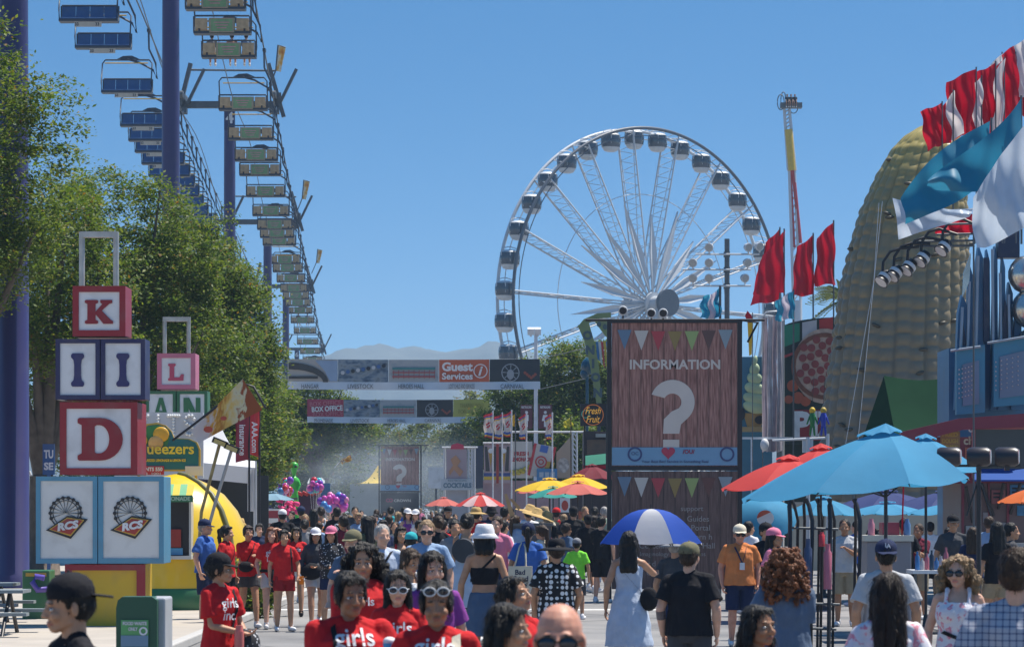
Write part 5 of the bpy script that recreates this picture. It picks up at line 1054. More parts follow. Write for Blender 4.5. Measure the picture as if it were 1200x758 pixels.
m = MB(); m.text('TU', 57, 532, Y, w=11, h=10, bold=.04); m.text('SE', 57, 546, Y, w=11, h=9, bold=.04); m.build('lettering', wht, b_)
Y = 76; r_ = thing('pole', 'white light standard behind the green cabinet', 'pole', (wx(38, Y), Y, 0)); m = MB(); m.tube([(wx(38, Y), Y, 0), P(38, 556, Y)], .05, 8); m.tube([P(34, 552, Y), P(38, 560, Y), P(42, 552, Y)], .04, 6); m.build('post', wht, r_)
# leafy bush beside the lemon stand
def bush(lb, px, Y, h_, rx, seed, n=4500):
    r_ = thing('shrub', lb, 'shrub', (wx(px, Y), Y, 0)); ORG[r_.name] = Vector((0, 0, 0)); me, cc = leaves(seed, [((0, 0, h_ * .55), (rx, rx, h_ * .5))], n, .05, .16); me.materials.append(LEAF); o = bpy.data.objects.new('foliage', me); COL.objects.link(o); o.parent = r_
    m = MB(); m.tube([(0, 0, 0), (0, 0, h_ * .6)], .03, 6); m.build('stem', bark, r_)
bush('leafy green potted shrub behind the girls in red shirts', 287, 53.5, .95, .22, 71); bush('second small green shrub behind the girls in red shirts', 304, 54.0, .85, .18, 72)
# --- far left stalls: umbrella, pink goods, alien inflatable, balloons
Y = 108; r_ = thing('alien_inflatable', 'tall bright green inflatable alien with black eyes above the balloon stall', 'inflatable', (wx(345, Y), Y, 0)); gal = mat('inflatable green', (.06, .50, .06), .35, .06, coat=.3)
k = Y / F; m = MB(); c0 = P(344.5, 546, Y); m.ell(c0, (5.6 * k, 4 * k, 5.2 * k)); m.cap(c0 + Vector((0, 0, -2 * k)), c0 + Vector((0, 0, -10 * k)), 4.4 * k, 2.3 * k); m.cap(c0 + Vector((0, 0, -10 * k)), c0 + Vector((0, 0, -14 * k)), 2.2 * k, 2.4 * k)
m.cap(c0 + Vector((0, 0, -17 * k)), c0 + Vector((0, 0, -36 * k)), 5.6 * k, 4.4 * k)
for s_ in (-1, 1): m.tube([c0 + Vector((s_ * 4.5 * k, 0, -15 * k)), c0 + Vector((s_ * 7.5 * k, -.1, -22 * k)), c0 + Vector((s_ * 5 * k, -.2, -29 * k))], [1.6 * k, 1.4 * k, 1.2 * k], 10); m.tube([c0 + Vector((s_ * 2.5 * k, 0, -34 * k)), c0 + Vector((s_ * 3.2 * k, 0, -46 * k)), (c0.x + s_ * 3.6 * k, Y, 0)], [2.8 * k, 2.4 * k, 2.0 * k], 10)
ORG[r_.name] = Vector((wx(345, Y), Y, 0)); bo = MB(); me = remesh(m, .035, 2); me.transform(Matrix.Translation((-wx(345, Y), -Y, 0))); me.materials.append(gal); me.name = 'body'; o = bpy.data.objects.new('body', me); COL.objects.link(o); o.parent = r_
for s_ in (-1, 1): m = MB(); m.ell(c0 + Vector((s_ * 2.4 * k, -3.6 * k, -.6 * k)), (2.0 * k, 1.0 * k, 1.25 * k), Matrix.Rotation(R(s_ * -20), 3, 'Y')); m.build('eye', blk, r_)
balm = {n: mat('foil ' + n, c, .22, .15, 3, coat=.5) for n, c in (('purple', (.20, .05, .45)), ('magenta', (.60, .08, .40)), ('blue', (.08, .25, .60)), ('teal', (.05, .45, .50)), ('red', (.55, .03, .05)), ('pink', (.75, .25, .45)))}
bn = list(balm); bc = 0
bpos = []
for cx, cy_, rx_, ry_, n_b, Yb, tg in ((336, 571, 8, 10, 16, 106, 'left of the alien'), (368, 570, 9, 8, 20, 107, 'right of the alien'), (391, 589, 16, 9, 42, 100, 'in the big cluster by the stall')):
    r_ = thing('balloon_bunch', {'left of the alien': 'purple and pink foil balloon bunch left of the green alien', 'right of the alien': 'teal and purple balloon bunch just right of the green alien', 'in the big cluster by the stall': 'widest bunch of magenta and blue balloons, lowest of the three'}[tg], 'balloons', (wx(cx, Yb), Yb, 0), 'balloon bunches')
    st = MB()
    for i in range(n_b):
        a = rnd.uniform(0, 2 * PI); t = math.sqrt(rnd.random()); q = P(cx + rx_ * t * math.cos(a), cy_ + ry_ * t * math.sin(a), Yb + rnd.uniform(-.4, .4)); s_ = rnd.uniform(.09, .14)
        m = MB(); m.ell(q, (s_, s_ * .8, s_ * 1.1), None, 12, 8); m.build('balloon', balm[rnd.choice(bn if tg[0] != 'i' else ['magenta', 'purple', 'pink', 'blue', 'magenta'])], r_); st.tube([q, (wx(cx, Yb), Yb, .8)], .004, 4)
    st.tube([(wx(cx, Yb), Yb, 0), (wx(cx, Yb), Yb, 1.2)], .05, 6); st.build('strings', wht, r_)
Y = 110; r_ = thing('novelty_stall', 'dark purple novelty stall with a red goods rail under the alien', 'stall', (wx(352, Y), Y, 0)); m = MB(); m.pbox(331, 578, 373, 650, Y, 1.4); m.build('counter', mat('stall plum', (.05, .015, .045), .6), r_)
m = MB()
for i in range(14): m.ell(P(343 + i * 2.1, 577 + (i * 7 % 3), Y - .1), (.05, .05, .07), None, 8, 6)
m.build('toy_row', mat('toy red', (.5, .03, .03), .4), r_)
m = MB(); m.pbox(373, 566, 387, 583, Y + 1, .1); m.build('blue_sign', paint('panel blue', (.10, .22, .40)), r_)
m = MB(); m.pbox(333, 573, 337, 581, Y - .02, .1); m.build('yellow_post', paint('post yellow', (.7, .45, .03)), r_)
Y = 98; r_ = thing('pink_toy_rack', 'hot pink plush goods hanging in a rack below the blue umbrella', 'rack', (wx(336, Y), Y, 0)); m = MB()
for i in range(40): m.ell(P(rnd.uniform(325, 349), rnd.uniform(585, 602), Y + rnd.uniform(-.2, .2)), rnd.uniform(.04, .09), None, 7, 5)
m.build('plush', mat('plush pink', (.75, .06, .22), .8, .2, 5), r_); m = MB(); m.tube([(wx(337, Y), Y, 0), P(337, 585, Y)], .04, 6); m.pbox(325, 583, 349, 585, Y, .05); m.build('rack_frame', steel, r_)
Y = 88; r_ = thing('red_sign', 'white edged maroon menu board beside the blue umbrella', 'sign', (wx(318, Y), Y, 0)); m = MB(); m.pbox(309, 597, 327, 614, Y, .06); m.pbox(317, 614, 319, 672, Y + .01, .04); b_ = m.build('board', paint('menu maroon', (.30, .03, .05)), r_); m = MB(); m.pbox(308, 596, 328, 598, Y - .01, .05); m.pbox(310, 607, 326, 613, Y - .01, .02); m.build('trim', wht, b_)
Y = 230; r_ = thing('stage_tower', 'dark blue speaker tower behind the balloons', 'tower', (wx(404, Y), Y, 0)); m = MB(); m.pbox(374, 565, 388, 620, Y, .6); m.build('cabinet', mat('tower blue', (.05, .10, .16), .6), r_)
# umbrellas
def umbrella(lb, px, ay, ry, hw, Y, cm, grp=None, n=8, vent=True, apx=None, tilt=0, cat='umbrella', depth=1.0, pole=True, ground=True, panels=None, sag=.05, name='parasol', logo=None, bulge=.10):
    k = Y / F; Rr = hw * k; apx = px if apx is None else apx; A = P(apx, ay, Y); zr = wz(ry, Y); cx = wx(px, Y)
    r_ = thing(name, lb, cat, (A.x, Y, 0 if ground else zr), grp); h_ = A.z - zr
    rim = []
    for i in range(n):
        a = 2 * PI * (i + .5) / n; rim.append(Vector((cx + Rr * math.cos(a) / math.cos(PI / n) * .985, Y + Rr * depth * math.sin(a), zr + tilt * Rr * math.cos(a))))
    for i in range(n):
        p, q = rim[i], rim[(i + 1) % n]
        m = MB(); m.sheet(lambda a, b: (lambda e: A.lerp(e, b) + Vector((0, 0, h_ * bulge * math.sin(PI * b) - sag * Rr * math.sin(PI * a) * b ** 2)))(p.lerp(q, a)) - Vector((0, 0, 0)), 6, 8)
        m.build('canopy_panel', cm if panels is None else panels[i % len(panels)], r_)
    if vent:
        m = MB()
        for i in range(n): p, q = rim[i], rim[(i + 1) % n]; m.sheet(lambda a, b: A + Vector((0, 0, .06 * h_ + .03)) + ((p.lerp(q, a)) - A) * (.20 * b) + Vector((0, 0, .03 * math.sin(PI * a) * b)), 4, 3)
        m.build('vent', cm, r_)
    m = MB()
    for p in rim: m.tube([A - Vector((0, 0, .06 * h_)), p - Vector((0, 0, .03))], .009, 4); m.tube([Vector((A.x, Y, A.z - h_ * 1.15)), (A.lerp(p, .55)) - Vector((0, 0, .04))], .008, 4)
    m.build('ribs', blk, r_)
    if pole: m = MB(); m.tube([Vector((A.x, Y, 0 if ground else zr - .35)), A + Vector((0, 0, .05))], .022 if ground else .008, 8); m.build('pole', blk, r_)
    if ground: m = MB(); m.lathe([(0, .26), (.05, .26), (.09, .06), (.3, .035)], (A.x, Y, 0), None, 16); m.build('foot', blk, r_)
    return r_
um = lambda n, c: mat('umbrella ' + n, c, .8, .07, 2, trans=.35, bump=.25, bscale=5)
ub, ur, uy, ut, uw, unv, uo, upk = um('blue', (.05, .30, .52)), um('red', (.62, .05, .045)), um('yellow', (.80, .52, .02)), um('teal', (.03, .30, .26)), um('white', (.70, .70, .72)), um('navy', (.03, .05, .18)), um('orange', (.75, .16, .03)), um('salmon', (.62, .15, .12))
umbrella('big sky blue market umbrella in the right foreground', 1001, 503, 572, 131, 36, ub, 'market umbrellas on the right', n=8, apx=1038, tilt=.10, depth=.75)
umbrella('red market umbrella left of the big blue one, lower front one', 916, 536, 571, 70, 52, ur, 'market umbrellas on the right', apx=925, tilt=.02)
umbrella('red market umbrella behind the big blue one, higher rear one', 962, 523, 560, 66, 58, ur, 'market umbrellas on the right', tilt=.03)
umbrella('blue umbrella behind the big blue one, just right of its peak', 1085, 512, 549, 62, 47, ub, 'market umbrellas on the right', tilt=-.05)
umbrella('bright orange umbrella at the right edge', 1206, 572, 588, 36, 40, uo, 'market umbrellas on the right', vent=False)
umbrella('navy umbrella in the row behind the big blue one, right one', 1108, 575, 594, 62, 74, unv, 'navy and blue umbrellas in the back row'); umbrella('navy umbrella in the row behind the big blue one, left one', 1040, 575, 594, 62, 76, unv, 'navy and blue umbrellas in the back row')
umbrella('light blue low umbrella behind the navy ones, right one', 1120, 588, 601, 56, 70, ub, 'navy and blue umbrellas in the back row'); umbrella('light blue low umbrella under the red ones', 965, 583, 602, 46, 66, ub, 'navy and blue umbrellas in the back row')
umbrella('light blue low umbrella behind the navy ones, left one', 1040, 589, 601, 48, 72, ub, 'navy and blue umbrellas in the back row')
umbrella('blue patio umbrella by the white tent at the far left', 320, 577, 585, 24, 92, um('pale blue', (.22, .38, .50)), 'small umbrellas far down the street')
umbrella('yellow umbrella by the lemonade stand, left one', 644, 561, 574, 41, 92, uy, 'small umbrellas far down the street'); umbrella('yellow umbrella by the lemonade stand, right one', 678, 557, 571, 36, 96, uy, 'small umbrellas far down the street')
umbrella('salmon red umbrella in front of the yellow ones', 677, 565, 578, 37, 84, upk, 'small umbrellas far down the street'); umbrella('teal umbrella under the yellow ones', 648, 571, 582, 30, 88, ut, 'small umbrellas far down the street')
umbrella('salmon umbrella peeking out left of the teal one', 628, 570, 577, 22, 100, upk, 'small umbrellas far down the street')
umbrella('red and white striped umbrella right of the cocktail stand', 563, 578, 592, 29, 112, ur, 'small umbrellas far down the street', n=12, panels=[ur, um('stripe white', (.72, .5, .5))])
umbrella('pale red umbrella left of the striped one', 520, 583, 592, 22, 135, upk, 'small umbrellas far down the street'); umbrella('maroon umbrella right of the fruit sign', 694, 545, 560, 28, 100, um('maroon', (.20, .015, .03)), 'small umbrellas far down the street')
# tilted blue umbrella with round drink logo
Y = 64; r_ = thing('parasol', 'tilted blue umbrella with a round red and white drink emblem beside the large sign', 'umbrella', (wx(898, Y), Y, 0), 'navy and blue umbrellas in the back row'); k = Y / F; m = MB(); A = P(905, 581, Y)
rr_ = Matrix.Rotation(R(48), 3, 'X')
m.lathe([(-.02, .95), (.10, .72), (.20, .42), (.26, .12), (.27, .01)], P(897, 606, Y + .3), rr_, 10, False, .72, .62); m.build('canopy', ub, r_)
m = MB(); m.tube([(wx(898, Y), Y + .4, 0), P(897, 606, Y + .35)], .025, 8); m.build('pole', blk, r_)
for pts_, nm, mt in (([(897 + 10 * math.cos(t), 607 + 9 * math.sin(t)) for t in [2 * PI * i / 20 for i in range(20)]], 'emblem', vin('emblem white', (.7, .7, .7))), ([(897 + 10 * math.cos(t), 606.5 + 9 * math.sin(t)) for t in [R(175 + 15 * i) for i in range(10)]] + [(896, 603)], 'emblem_red', vin('emblem red', (.5, .07, .03)))):
    m = MB(); m.poly(pts_, Y - .30 - (.02 if nm != 'emblem' else 0), .012); m.build(nm, mt, r_)
# ---------------------------------------------------------------- right hand side
def quad(m, A, B_, C_, D_, Y, amp=.12, fr=7, nu=16, nv=12, ph=0, dz=0.0):
    """wavy cloth between four picture corners (top left, top right, bottom right, bottom left)"""
    a0, b0, c0, d0 = (P(q[0], q[1], Y) for q in (A, B_, C_, D_))
    m.sheet(lambda u, v: (a0.lerp(b0, u)).lerp(d0.lerp(c0, u), v) + Vector((.25 * amp * math.sin(9 * v + ph), amp * math.sin(fr * u + 2.2 * v + ph) * (.35 + .65 * v) + .4 * amp * math.sin(15 * u - 6 * v + ph), dz * math.sin(PI * u) * v + .2 * amp * math.sin(fr * u + ph))), nu, nv)
def pole_to_ground(x, y, Y, r_, rad=.022, mt=None, name='pole', base=None):
    m = MB(); m.tube([(wx(x, Y), Y + .02, 0) if base is None else P(x, base, Y), P(x, y, Y) + Vector((0, .02, 0))], rad, 6); return m.build(name, mt or steel, r_)
# corn cob inflatable
Y = 95; r_ = thing('corn_inflatable', 'giant olive inflatable corn cob rising behind the food stands', 'inflatable', (wx(1062, Y), Y + 2.2, 0)); k = Y / F
prof = [(640, 1058, 92), (515, 1062, 90), (430, 1066, 84), (330, 1071, 76), (240, 1081, 63), (195, 1091, 52), (165, 1098, 42), (148, 1104, 31), (138, 1108, 18), (134, 1110, 4)]
def corn(v):
    t = v * (len(prof) - 1); i = min(int(t), len(prof) - 2); f = t - i; a, b = prof[i], prof[i + 1]; return [a[j] + (b[j] - a[j]) * f for j in range(3)]
ys = []; 
NR, NC = 36, 28
def corn_at(z):
    py = HOR - (z - CH) / k
    for i in range(len(prof) - 1):
        if prof[i][0] >= py >= prof[i + 1][0]: f = (prof[i][0] - py) / (prof[i][0] - prof[i + 1][0]); return [prof[i][j] + (prof[i + 1][j] - prof[i][j]) * f for j in (1, 2)]
    return [prof[-1][1], prof[-1][2]] if py < prof[-1][0] else [prof[0][1], prof[0][2]]
ztop = wz(134, Y)
def corn_pt(u, v):
    z = ztop * (1 - (1 - v) ** 1.06); cx, hw = corn_at(z); a = 2 * PI * u
    kr = abs(math.sin(u * NC * PI)) ** .45; kv = abs(math.sin(v * NR * PI + (.5 * PI if int(u * NC) % 2 else 0) * .35)) ** .5
    rr = hw * k * (1 + .06 * (kr - .5) + (.045 + .05 * noise.noise(Vector((int(u * NC) * 3.1, int(v * NR + .2) * 2.3, 7)))) * kr * (kv - .6) + .016 * noise.noise(Vector((u * 9, v * 12, 2))))
    return Vector((wx(cx, Y) + rr * math.cos(a), Y + 2.2 + rr * .95 * math.sin(a), z))
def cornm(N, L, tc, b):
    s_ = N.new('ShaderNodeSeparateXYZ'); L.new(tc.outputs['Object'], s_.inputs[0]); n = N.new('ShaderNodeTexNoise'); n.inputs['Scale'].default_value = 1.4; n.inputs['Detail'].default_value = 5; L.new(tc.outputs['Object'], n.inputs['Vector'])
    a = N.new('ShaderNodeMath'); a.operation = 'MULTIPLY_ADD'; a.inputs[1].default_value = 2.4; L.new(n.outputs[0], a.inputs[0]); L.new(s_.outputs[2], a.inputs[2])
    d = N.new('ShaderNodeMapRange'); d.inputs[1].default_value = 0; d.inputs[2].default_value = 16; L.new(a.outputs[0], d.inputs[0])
    L.new(ramp(N, d.outputs[0], L, [(0, (.16, .14, .11)), (.35, (.19, .16, .115)), (.72, (.24, .19, .10)), (.86, (.33, .26, .09)), (1, (.45, .36, .09))]), b.inputs['Base Color']); b.inputs['Roughness'].default_value = .38  # shaded olive body and sunlit yellow tip put into the colour by height
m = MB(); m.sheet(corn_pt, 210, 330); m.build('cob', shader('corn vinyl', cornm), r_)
m = MB()
for i in range(2): m.tube([P(1034 - i * 4, 236 + i * 2, Y - .2), P(1024, 330, Y - .5), P(1005 - 14 * i, 520, Y - 1)], .008, 5)
m.build('guy_rope', wht, r_)
for i in range(30): m = MB(); q = corn_pt(rnd.uniform(.5, 1), rnd.uniform(.25, .92)); m.ell(q, (.16, .10, .06), Matrix.Rotation(rnd.uniform(-.5, .5), 3, 'Y'), 8, 6); m.build('gap_shade', mat('gap shade', (.07, .06, .04), .5), r_)  # dark lumps painting in the shade of gaps among the kernels
Y = 88; r_ = thing('green_tent', 'dark green pitched canopy in front of the giant corn cob', 'tent', (wx(1062, Y), Y, 0)); gt = mat('green canvas', (.012, .042, .020), .95, .12, 1.5, bump=.2, bscale=4, spec=.05)
m = MB(); a, b, c, d, e = P(1036, 440, Y), P(1120, 441, Y + .5), P(1125, 503, Y - 1), P(1050, 514, Y - 1.6), P(1000, 545, Y + .8)
m.sheet(lambda u, v: a.lerp(b, u).lerp(d.lerp(c, u), v) - Vector((0, 0, .12 * math.sin(PI * u) + .1 * math.sin(PI * v))), 10, 10); m.sheet(lambda u, v: a.lerp(a + Vector((0, .05, 0)), u).lerp(e.lerp(d, u), v), 6, 8); m.build('canopy', gt, r_)
for q in (c, d, e): m = MB(); m.tube([Vector((q.x, q.y, 0)), q], .04, 6); m.build('leg', steel, r_)
# pizza stand
Y = 104; r_ = thing('pizza_stand', 'pizza stand with an arched green, white and red sign and a big pepperoni pizza', 'food stand', (wx(950, Y), Y, 0)); k = Y / F
top = [(917, 382), (925, 378.5), (940, 375), (955, 373), (970, 372), (984, 372.5)]
m = MB(); m.poly(top + [(984, 520), (917, 520)], Y, .2); m.pbox(917, 520, 1040, 640, Y + .5, 2.4); b_ = m.build('sign_board', mat('sign black green', (.02, .035, .03), .5), r_)
for x0, x1, n, c in ((919, 937, 'green', (.02, .22, .12)), (940, 957, 'white', (.50, .48, .50)), (960, 976, 'red', (.45, .04, .04))):
    m = MB(); f0 = 388 - (x0 - 917) * .18; f1 = 388 - (x1 - 917) * .18; m.poly([(x0, f0 - 6), (x1, f1 - 6), (x1, f1 + 15), (x0, f0 + 19)], Y, .02, -.03); m.build(n + '_panel', vin('flag ' + n, c), b_)
m = MB(); m.poly([(917, 417), (960, 402), (984, 398), (984, 400), (960, 405), (917, 420)], Y, .02, -.04); m.build('trim_line', vin('flag red', (.45, .04, .04)), b_)
m = MB(); m.disc(966, 429, 37, Y, .05, -.08, 30, 44); p_ = m.build('pizza', mat('pizza cheese', (.50, .36, .28), .6, .3, 6), b_)
m = MB(); m.ring(966, 429, 34, 39, Y, .06, -.10, 30); m.build('crust', mat('pizza crust', (.20, .07, .04), .7, .3, 8), p_)
m = MB()
for i in range(34):
    a = i * 2.4; t = math.sqrt((i + .5) / 34) * 31; m.disc(966 + t * math.cos(a), 429 + t * 1.15 * math.sin(a), 4.6, Y, .01, -.10 - .0006 * i, 12)
m.build('pepperoni', mat('pepperoni', (.28, .055, .05), .5, .2, 5), p_)
for i, (x, y, rr) in enumerate(((929, 452, 7), (935, 466, 7), (924, 468, 5), (944, 470, 6))): m = MB(); m.disc(x, y, rr, Y, .02, -.05 - .004 * i, 14); m.build('tomato', mat('tomato red', (.42, .09, .04), .5), b_)
m = MB(); m.pbox(929, 480, 980, 516, Y, .04, -.05); m.build('word_plate', vin('plate red', (.28, .02, .03)), b_)
m = MB(); m.text('PIZZA', 985, 497, Y, h=31, w=112, bold=.05, dy=-.08); m.build('lettering', wht, b_)
m = MB(); m.pbox(860, 512, 985, 514.5, Y - 6, .1); m.pbox(880, 514.5, 882, 650, Y - 6, .1); m.ell(P(896, 521, Y - 6.1), (.14, .14, .2)); m.build('rail', wht, r_)
# drapes, ice cream stand
Y = 100; r_ = thing('drape_stand', 'pale grey pink striped drapes hung between the ice cream and pizza signs', 'drapes', (wx(906, Y), Y, 0))
for i in range(4):
    m = MB(); x0 = 894 + i * 5.7; quad(m, (x0, 372 - i), (x0 + 5.2, 372 - i), (x0 + 6, 528), (x0 - 1, 530), Y - .1 * (i % 2), .06, 5, 8, 14, i); m.build('drape', mat('drape %d' % (i % 2), (.50, .46, .48) if i % 2 else (.42, .34, .37), .7, .25, 3, trans=.3), r_)
m = MB(); m.tube([(wx(894, Y), Y + .1, 0), P(894, 372, Y) + Vector((0, .1, 0)), P(898, 366, Y), P(918, 364, Y), P(918, 376, Y) + Vector((0, .1, 0)), (wx(918, Y), Y + .1, 0)], .04, 6); m.build('frame', wst, r_)
Y = 102; r_ = thing('ice_cream_stand', 'soft serve stand with a pale green swirl painted on a blue sign', 'food stand', (wx(882, Y), Y, 0)); m = MB(); m.pbox(864, 418, 897, 506, Y, .15); m.pbox(856, 506, 905, 640, Y + .3, 2); b_ = m.build('sign_board', mat('sky sign', (.05, .18, .28), .5, .2, .8), r_)
for i, (y, rr) in enumerate(((424, 3), (433, 6), (443, 9), (455, 12), (467, 14), (477, 14))): m = MB(); m.ell(P(884, y, Y) + Vector((0, -.08, 0)), (rr * Y / F, .10, 7.5 * Y / F), Matrix.Rotation(R(14), 3, 'Y')); m.build('swirl', mat('swirl cream', (.42, .52, .32), .5), b_)
m = MB(); m.poly([(871, 484), (897, 484), (890, 505), (877, 505)], Y, .05, -.06); m.build('cone', mat('cone tan', (.40, .24, .08), .6), b_)
for q_ in ((868, 485, 5, 8), (890, 492, 6, 5)): m = MB(); m.disc(q_[0], q_[1], q_[2], Y, .05, -.10, 12, q_[3]); m.build('cow_patch', blk, b_)
m = MB(); m.pbox(866, 500, 900, 506, Y, .04, -.10); m.build('fence_strip', mat('fence tan', (.42, .30, .14), .6), b_)
# toy figures on top of a cart
for x, c1, c2, lb in ((952, (.7, .45, .02), (.02, .2, .05), 'small yellow and green figure toy hanging over the red umbrella'), (965, (.5, .35, .05), (.03, .06, .45), 'small blue figure toy hanging over the red umbrella')):
    Y = 70; r_ = thing('hanging_toy', lb, 'toy', P(x, 510, Y), 'toys above the cart'); m = MB(); q = P(x, 481, Y); m.ell(q, (.07, .06, .08)); m.build('head', mat('toy ' + lb[6:10], c1, .5), r_)
    m = MB(); m.cap(q - Vector((0, 0, .1)), q - Vector((0, 0, .34)), .07, .05); m.cap(q - Vector((.06, 0, .14)), q - Vector((.12, 0, .3)), .025, .02, 6); m.cap(q - Vector((-.06, 0, .14)), q - Vector((-.12, 0, .3)), .025, .02, 6); m.cap(q - Vector((.03, 0, .36)), q - Vector((.05, 0, .55)), .03, .025, 6); m.cap(q - Vector((-.03, 0, .36)), q - Vector((-.05, 0, .55)), .03, .025, 6); m.build('body', mat('toy body ' + lb[6:10], c2, .5), r_); m = MB(); m.tube([P(x, 473, Y), P(x + 2, 440, Y)], .006, 4); m.build('string', blk, r_)
Y = 72; r_ = thing('steel_railing', 'grey steel pipes and control box behind the red umbrellas', 'railing', (wx(950, Y), Y, 0)); m = MB(); m.pbox(941, 512, 953, 530, Y, .2); m.tube([P(905, 516, Y), P(968, 513, Y)], .03, 6); m.tube([(wx(947, Y), Y, 0), P(947, 512, Y)], .05, 6); m.tube([(wx(970, Y), Y, 0), P(970, 508, Y)], .04, 6); m.build('rail', wst, r_)
# red flags on tall masts
flr = mat('flag red', (.52, .008, .03), .7, .06, 2, trans=.4); 
def flag(lb, A, B_, C_, D_, Y, mt, grp, px=None, ph=0, amp=.14, pt=None, mats=None, splits=None, name='flag', base=None):
    r_ = thing(name, lb, 'flag', (wx(px if px else B_[0], Y), Y, 0), grp); m = MB(); quad(m, A, B_, C_, D_, Y, amp, 7, 18, 14, ph); o = m.build('cloth', mt if mats is None else mats, r_)
    if splits:
        for i, p in enumerate(o.data.polygons): u = (i % 18) / 18; p.material_index = sum(u > s_ for s_ in splits)
    x = px if px else B_[0]; pole_to_ground(x, (pt if pt else min(B_[1], A[1]) - 2), Y, r_, .03 if base is None else .014, name='mast', base=base); return r_
GF = 'plain red flags above the pizza stand'
flag('large red flag overlapping two others, leftmost rear one', (897, 285), (914, 268), (912, 352), (879, 358), 112, flr, GF, ph=0)
flag('large red flag hanging in front of the leftmost one', (893, 300), (919, 270), (919, 344), (883, 346), 108, flr, GF, ph=2)
flag('middle plain red flag left of the triangular one', (933, 290), (953, 275), (953, 346), (928, 347), 106, flr, GF, ph=1)
flag('rightmost plain red flag beside the palm leaves', (958, 279), (977, 260), (979, 333), (954, 335), 106, flr, GF, ph=4)
pas = [mat('flag sky', (.05, .36, .52), .7, .05, trans=.35), mat('flag pale', (.66, .58, .66), .7, .05, trans=.35), mat('flag azure', (.03, .28, .45), .7, .05, trans=.35)]
flag('small blue white blue striped flag left of the floodlight mast', (822, 349), (844, 337), (844, 373), (821, 374), 66, None, 'striped pastel flags', mats=pas, splits=(.35, .7), ph=1)
flag('small blue white blue striped flag under the red flags', (909, 352), (930, 341), (931, 374), (909, 376), 98, None, 'striped pastel flags', mats=pas, splits=(.35, .7), ph=3)
Y = 90; r_ = thing('feather_flag', 'narrow red over yellow feather flag beside the large information sign', 'flag', (wx(879, Y), Y, 0)); m = MB(); m.poly([(873, 370), (876, 364), (881, 370), (882, 378), (876, 378)], Y, .02); m.build('tip', flr, r_); m = MB(); m.poly([(876, 378), (882, 378), (881, 415), (878, 417)], Y, .02); m.build('cloth', mat('flag yellow', (.75, .50, .03), .7, trans=.3), r_); pole_to_ground(882, 366, Y, r_, .015)
# floodlight mast
Y = 150; r_ = thing('floodlight_mast', 'grey mast with three crossarms of round floodlights in front of the wheel', 'floodlight mast', (wx(852, Y), Y, 0)); m = MB(); m.tube([(wx(852, Y), Y, 0), P(852, 280, Y)], .13, 10)
for y in (298, 316, 335): m.pbox(848.5, y - 3, 855.5, y + 3, Y - .15, .4)
m.build('mast', steel, r_); m = MB()
for y, x0, x1 in ((298, 815, 890), (316, 800, 880), (335, 812, 880)): m.tube([P(x0, y, Y - .15), P(x1, y, Y - .15)], .05, 6)
m.build('crossarm', wst, r_)
for i, (x, y) in enumerate(((831, 290), (812, 308), (831, 308), (812, 326), (831, 326), (877, 290), (876, 308), (873, 326), (890, 289))):
    m = MB(); q = P(x, y, Y - .3); ax = Vector(((-.3 if x < 850 else .45), -.85, -.25)).normalized().to_track_quat('Z', 'Y'); m.lathe([(-.30, .08), (-.2, .16), (0, .22), (.05, .22)], q, ax, 14); m.tube([q, P(x, y + 7, Y - .15)], .04, 5); o = m.build('floodlight', wst, r_)
    m = MB(); m.lathe([(.052, .18), (.06, .17)], q, ax, 14); m.build('lens', mat('floodlight lens', (.35, .36, .36), .15, .2, 20, coat=.5), o)
Y = 62.6; 
for x, y, lb in ((730, 364, 'round white floodlight on top of the large information sign, left one'), (763, 367, 'round white floodlight on top of the large information sign, middle one'), (777, 367, 'round white floodlight on top of the large information sign, right one')):
    r_ = thing('floodlight', lb, 'floodlight', P(x, y + 8, Y), 'floodlights over the information sign'); m = MB(); q = P(x, y, Y); m.lathe([(-.12, .04), (-.05, .08), (.02, .10), (.04, .09)], q, Vector((0, -1, -.1)).to_track_quat('Z', 'Y'), 14); m.build('housing', wst, r_); m = MB(); m.lathe([(.042, .075), (.05, .07)], q, Vector((0, -1, -.1)).to_track_quat('Z', 'Y'), 14); m.build('lens', blk, r_); m = MB(); m.tube([q, P(x, y + 9, Y + .1)], .018, 5); m.build('bracket', blk, r_)
Y = 150; r_ = thing('light_pole', 'white street light pole with two square floodlights by the overhead banner end', 'light pole', (wx(628, Y), Y, 0)); m = MB(); m.tube([(wx(628, Y), Y, 0), P(628, 392, Y)], [.13, .09], 10); m.build('pole', wht, r_)
for x in (622, 630): m = MB(); m.box(P(x, 388, Y), (.32, .35, .30), Matrix.Rotation(R(20), 3, 'X')); m.box(P(x, 392, Y), (.1, .1, .2)); m.build('lamp_head', wht, r_)
# palm
Y = 120; r_ = thing('palm_tree', 'thin palm whose fronds stick out left of the giant corn cob', 'palm', (wx(992, Y), Y, 0)); c0 = P(992, 352, Y); m = MB(); m.tube([(c0.x, Y, 0), c0], [.22, .15], 8); m.build('trunk', bark, r_); m = MB()
for i in range(34):
    a = rnd.uniform(0, 2 * PI); el = rnd.uniform(-.3, 1.1); d = Vector((math.cos(a) * math.cos(el), math.sin(a) * math.cos(el), math.sin(el))); pts_ = [c0 + d * t - Vector((0, 0, .35 * t * t)) for t in (0, .4, .8, 1.2, 1.5)]; m.tube(pts_, [.02, .018, .014, .01, .005], 4)
    for t in range(1, 14): p = c0 + d * (t * .11) - Vector((0, 0, .35 * (t * .11) ** 2)); sd_ = d.cross(Vector((0, 0, 1))).normalized(); [m.add([p, p + (sd_ * s_ + d * .8) * .32 + Vector((0, 0, -.02)), p + (sd_ * s_ + d * .9) * .30 + Vector((0, 0, .02))], [(0, 1, 2)]) for s_ in (-1, 1)]
